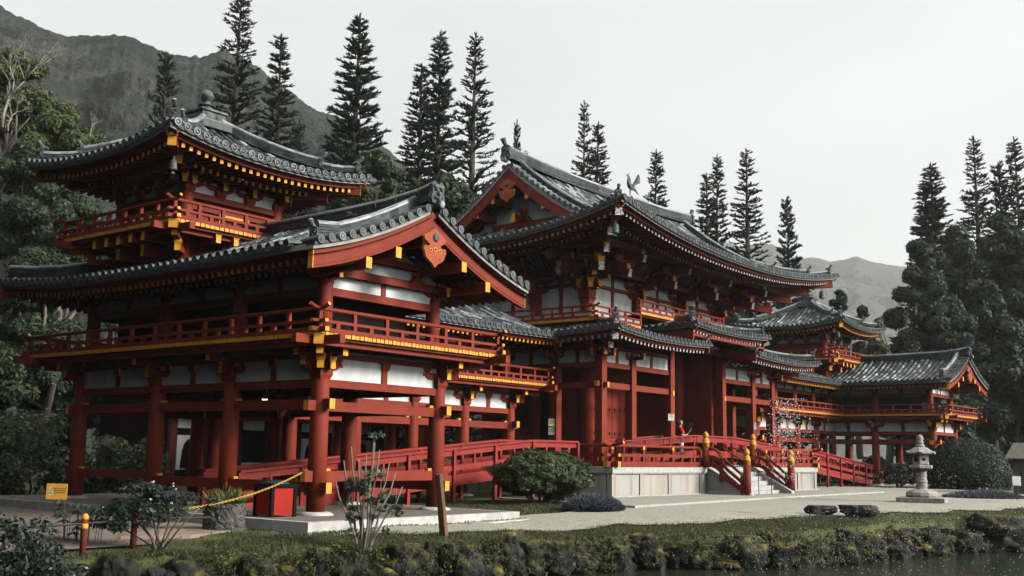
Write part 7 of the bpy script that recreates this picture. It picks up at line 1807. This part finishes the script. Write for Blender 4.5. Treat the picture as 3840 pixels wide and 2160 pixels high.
# ================================================================ mountains, air, sky, sun
MT_L = mat('mountain_scrub', (.017, .021, .017), (.068, .072, .060), scale=.05, rough=1, bump=1, bscale=.5, detail=15, lo=.38, hi=.66, dist=3, spec=.03)
MT_L.node_tree.nodes['Noise Texture'].inputs['Roughness'].default_value = .72
def mountain(name, pts, dep, foot, m, amp, cols=420, rows=100, seed=0, back=1.6, jg=.0025):
    def top(dx):
        for (xa, ya), (xb, yb) in zip(pts[:-1], pts[1:]):
            if xa <= dx <= xb: t = (dx - xa) / (xb - xa); t = t * t * (3 - 2 * t) * .5 + t * .5; return ya + (yb - ya) * t
    v = []; f = []; x0, x1 = pts[0][0], pts[-1][0]; tot = rows + 12
    for i in range(cols + 1):
        dx = x0 + (x1 - x0) * i / cols; P = at_depth(dx * S_, top(dx) * S_, dep); jag = noise.noise(V((i * .35, seed, 0))) * jg * dep + noise.noise(V((i * 1.3, seed, 3))) * jg * .5 * dep
        f2 = V((P.x, P.y, 0)).normalized()
        for j in range(tot + 1):
            if j <= rows: t = 1 - j / rows; k = foot + (1 - foot) * (1 - t); h = (1 - t) ** 1.25
            else: t = (j - rows) / 12; k = 1 + (back - 1) * t; h = 1 - t ** 1.5
            h = max(h, -.02)
            q = V((P.x * k, P.y * k, -3 + (P.z + jag * min(1, h * 1.2) + 3) * h)); env = math.sin(math.pi * min(1, max(0, h))) ** .8 if j <= rows else 0
            sx = dx / 2576 * 24
            w_ = V((q.x, q.y, q.z)) / amp; o_ = V((seed, 0, 0))
            rid = (1 - 2 * abs(noise.noise(w_ * .55 + o_))) * .5 + noise.noise(w_ * 1.5 + o_) * .4 + noise.noise(w_ * 4.1 + o_) * .2 + noise.noise(w_ * 11 + o_) * .09 + noise.noise(w_ * 27 + o_) * .045
            q += f2 * (-rid) * amp * .8 * env; q.z += rid * amp * .12 * env
            v.append(tuple(q))
    n = tot + 1
    for i in range(cols):
        for j in range(tot): a = i * n + j; f.append((a, a + n, a + n + 1, a + 1))
    me = bpy.data.meshes.new(name); me.from_pydata(v, [], f); me.materials.append(m); me.polygons.foreach_set('use_smooth', [True] * len(f)); o = bpy.data.objects.new(name, me); COL.objects.link(o); tag(o, kind='structure')
mountain('mountain', [(-700, -260), (-300, -120), (-60, -20), (0, 14), (35, 36), (70, 50), (110, 72), (150, 86), (175, 93), (190, 88), (230, 90), (295, 88), (330, 93), (375, 114), (430, 136), (470, 141), (515, 142), (555, 127), (590, 133), (640, 162), (690, 200), (740, 235), (770, 262), (800, 280), (850, 292), (900, 318), (960, 365), (1010, 405), (1080, 470), (1180, 560), (1300, 640)], 330, .28, MT_L, 27, seed=1)
mountain('far_mountain', [(1450, 640), (1560, 600), (1640, 560), (1690, 552), (1740, 572), (1800, 602), (1860, 620), (1930, 612), (1965, 622), (2000, 650), (2050, 648), (2090, 658), (2130, 652), (2150, 645), (2200, 660), (2250, 668), (2300, 674), (2400, 690), (2600, 640), (2900, 700), (3200, 900)], 1700, .5, mat('far_scrub', (.05, .055, .04), (.10, .10, .075), scale=.01, rough=1, bump=1, bscale=.05, detail=10, dist=14, spec=.05), 80, seed=7, jg=.0008)
# air
m = MB(); m.box(-1300, 3600, -140, 3000, -4.5, 760)
hz = bpy.data.materials.new('haze'); hz.use_nodes = True; hn = hz.node_tree.nodes; hn.remove(hn['Principled BSDF']); pv = hn.new('ShaderNodeVolumePrincipled'); pv.inputs['Color'].default_value = (.93, .95, .96, 1); pv.inputs['Density'].default_value = HAZE; pv.inputs['Anisotropy'].default_value = .2
hz.node_tree.links.new(pv.outputs[0], hn['Material Output'].inputs['Volume']); hz.cycles.homogeneous_volume = True
if HAZE: tag(m.build('haze', hz), kind='stuff')
# sky
W = bpy.data.worlds.new('World'); SC.world = W; W.use_nodes = True; wn = W.node_tree.nodes; wl = W.node_tree.links; bg = wn['Background']
sk = wn.new('ShaderNodeTexSky'); sk.sky_type = 'NISHITA'; sk.sun_disc = False; EL, AZ = rad(25), rad(160)      # azimuth measured clockwise from +Y
sk.sun_elevation = EL; sk.sun_rotation = AZ; sk.dust_density = 8; sk.air_density = 1.5; sk.ozone_density = 1
hs = wn.new('ShaderNodeHueSaturation'); hs.inputs['Saturation'].default_value = .08; wl.new(sk.outputs[0], hs.inputs['Color'])
mx = wn.new('ShaderNodeMix'); mx.data_type = 'RGBA'; mx.inputs[0].default_value = .6; wl.new(hs.outputs[0], mx.inputs[6]); mx.inputs[7].default_value = (8.6, 8.8, 8.75, 1); cl = wn.new('ShaderNodeTexNoise'); cl.inputs['Scale'].default_value = 2.2; cl.inputs['Detail'].default_value = 5; gm = wn.new('ShaderNodeTexCoord'); mpp = wn.new('ShaderNodeMapping'); mpp.inputs['Scale'].default_value = (1, 1, 3.2); wl.new(gm.outputs['Generated'], mpp.inputs['Vector']); wl.new(mpp.outputs['Vector'], cl.inputs['Vector'])
cmr = wn.new('ShaderNodeMapRange'); cmr.inputs['From Min'].default_value = .3; cmr.inputs['From Max'].default_value = .7; cmr.inputs['To Min'].default_value = .90; cmr.inputs['To Max'].default_value = 1.08; wl.new(cl.outputs['Fac'], cmr.inputs['Value']); vm = wn.new('ShaderNodeVectorMath'); vm.operation = 'SCALE'; wl.new(mx.outputs[2], vm.inputs[0]); wl.new(cmr.outputs[0], vm.inputs['Scale']); wl.new(vm.outputs[0], bg.inputs['Color']); bg.inputs['Strength'].default_value = .1
sd = bpy.data.lights.new('sun', 'SUN'); sd.energy = 3.4; sd.angle = rad(16); sd.color = (1, .96, .9); so = bpy.data.objects.new('sun', sd); COL.objects.link(so)
dv = V((math.sin(AZ) * math.cos(EL), math.cos(AZ) * math.cos(EL), math.sin(EL))); so.rotation_euler = dv.to_track_quat('Z', 'Y').to_euler(); so.location = (20, -20, 60)
SC.view_settings.view_transform = 'Standard'; SC.view_settings.look = 'None'; SC.view_settings.gamma = 1; SC.view_settings.exposure = EXPO
SC.render.engine = 'CYCLES'; SC.cycles.max_bounces = 6; SC.cycles.diffuse_bounces = 0; SC.cycles.glossy_bounces = 3; SC.cycles.transmission_bounces = 3; SC.cycles.volume_bounces = 1; SC.cycles.caustics_reflective = False; SC.cycles.caustics_refractive = False
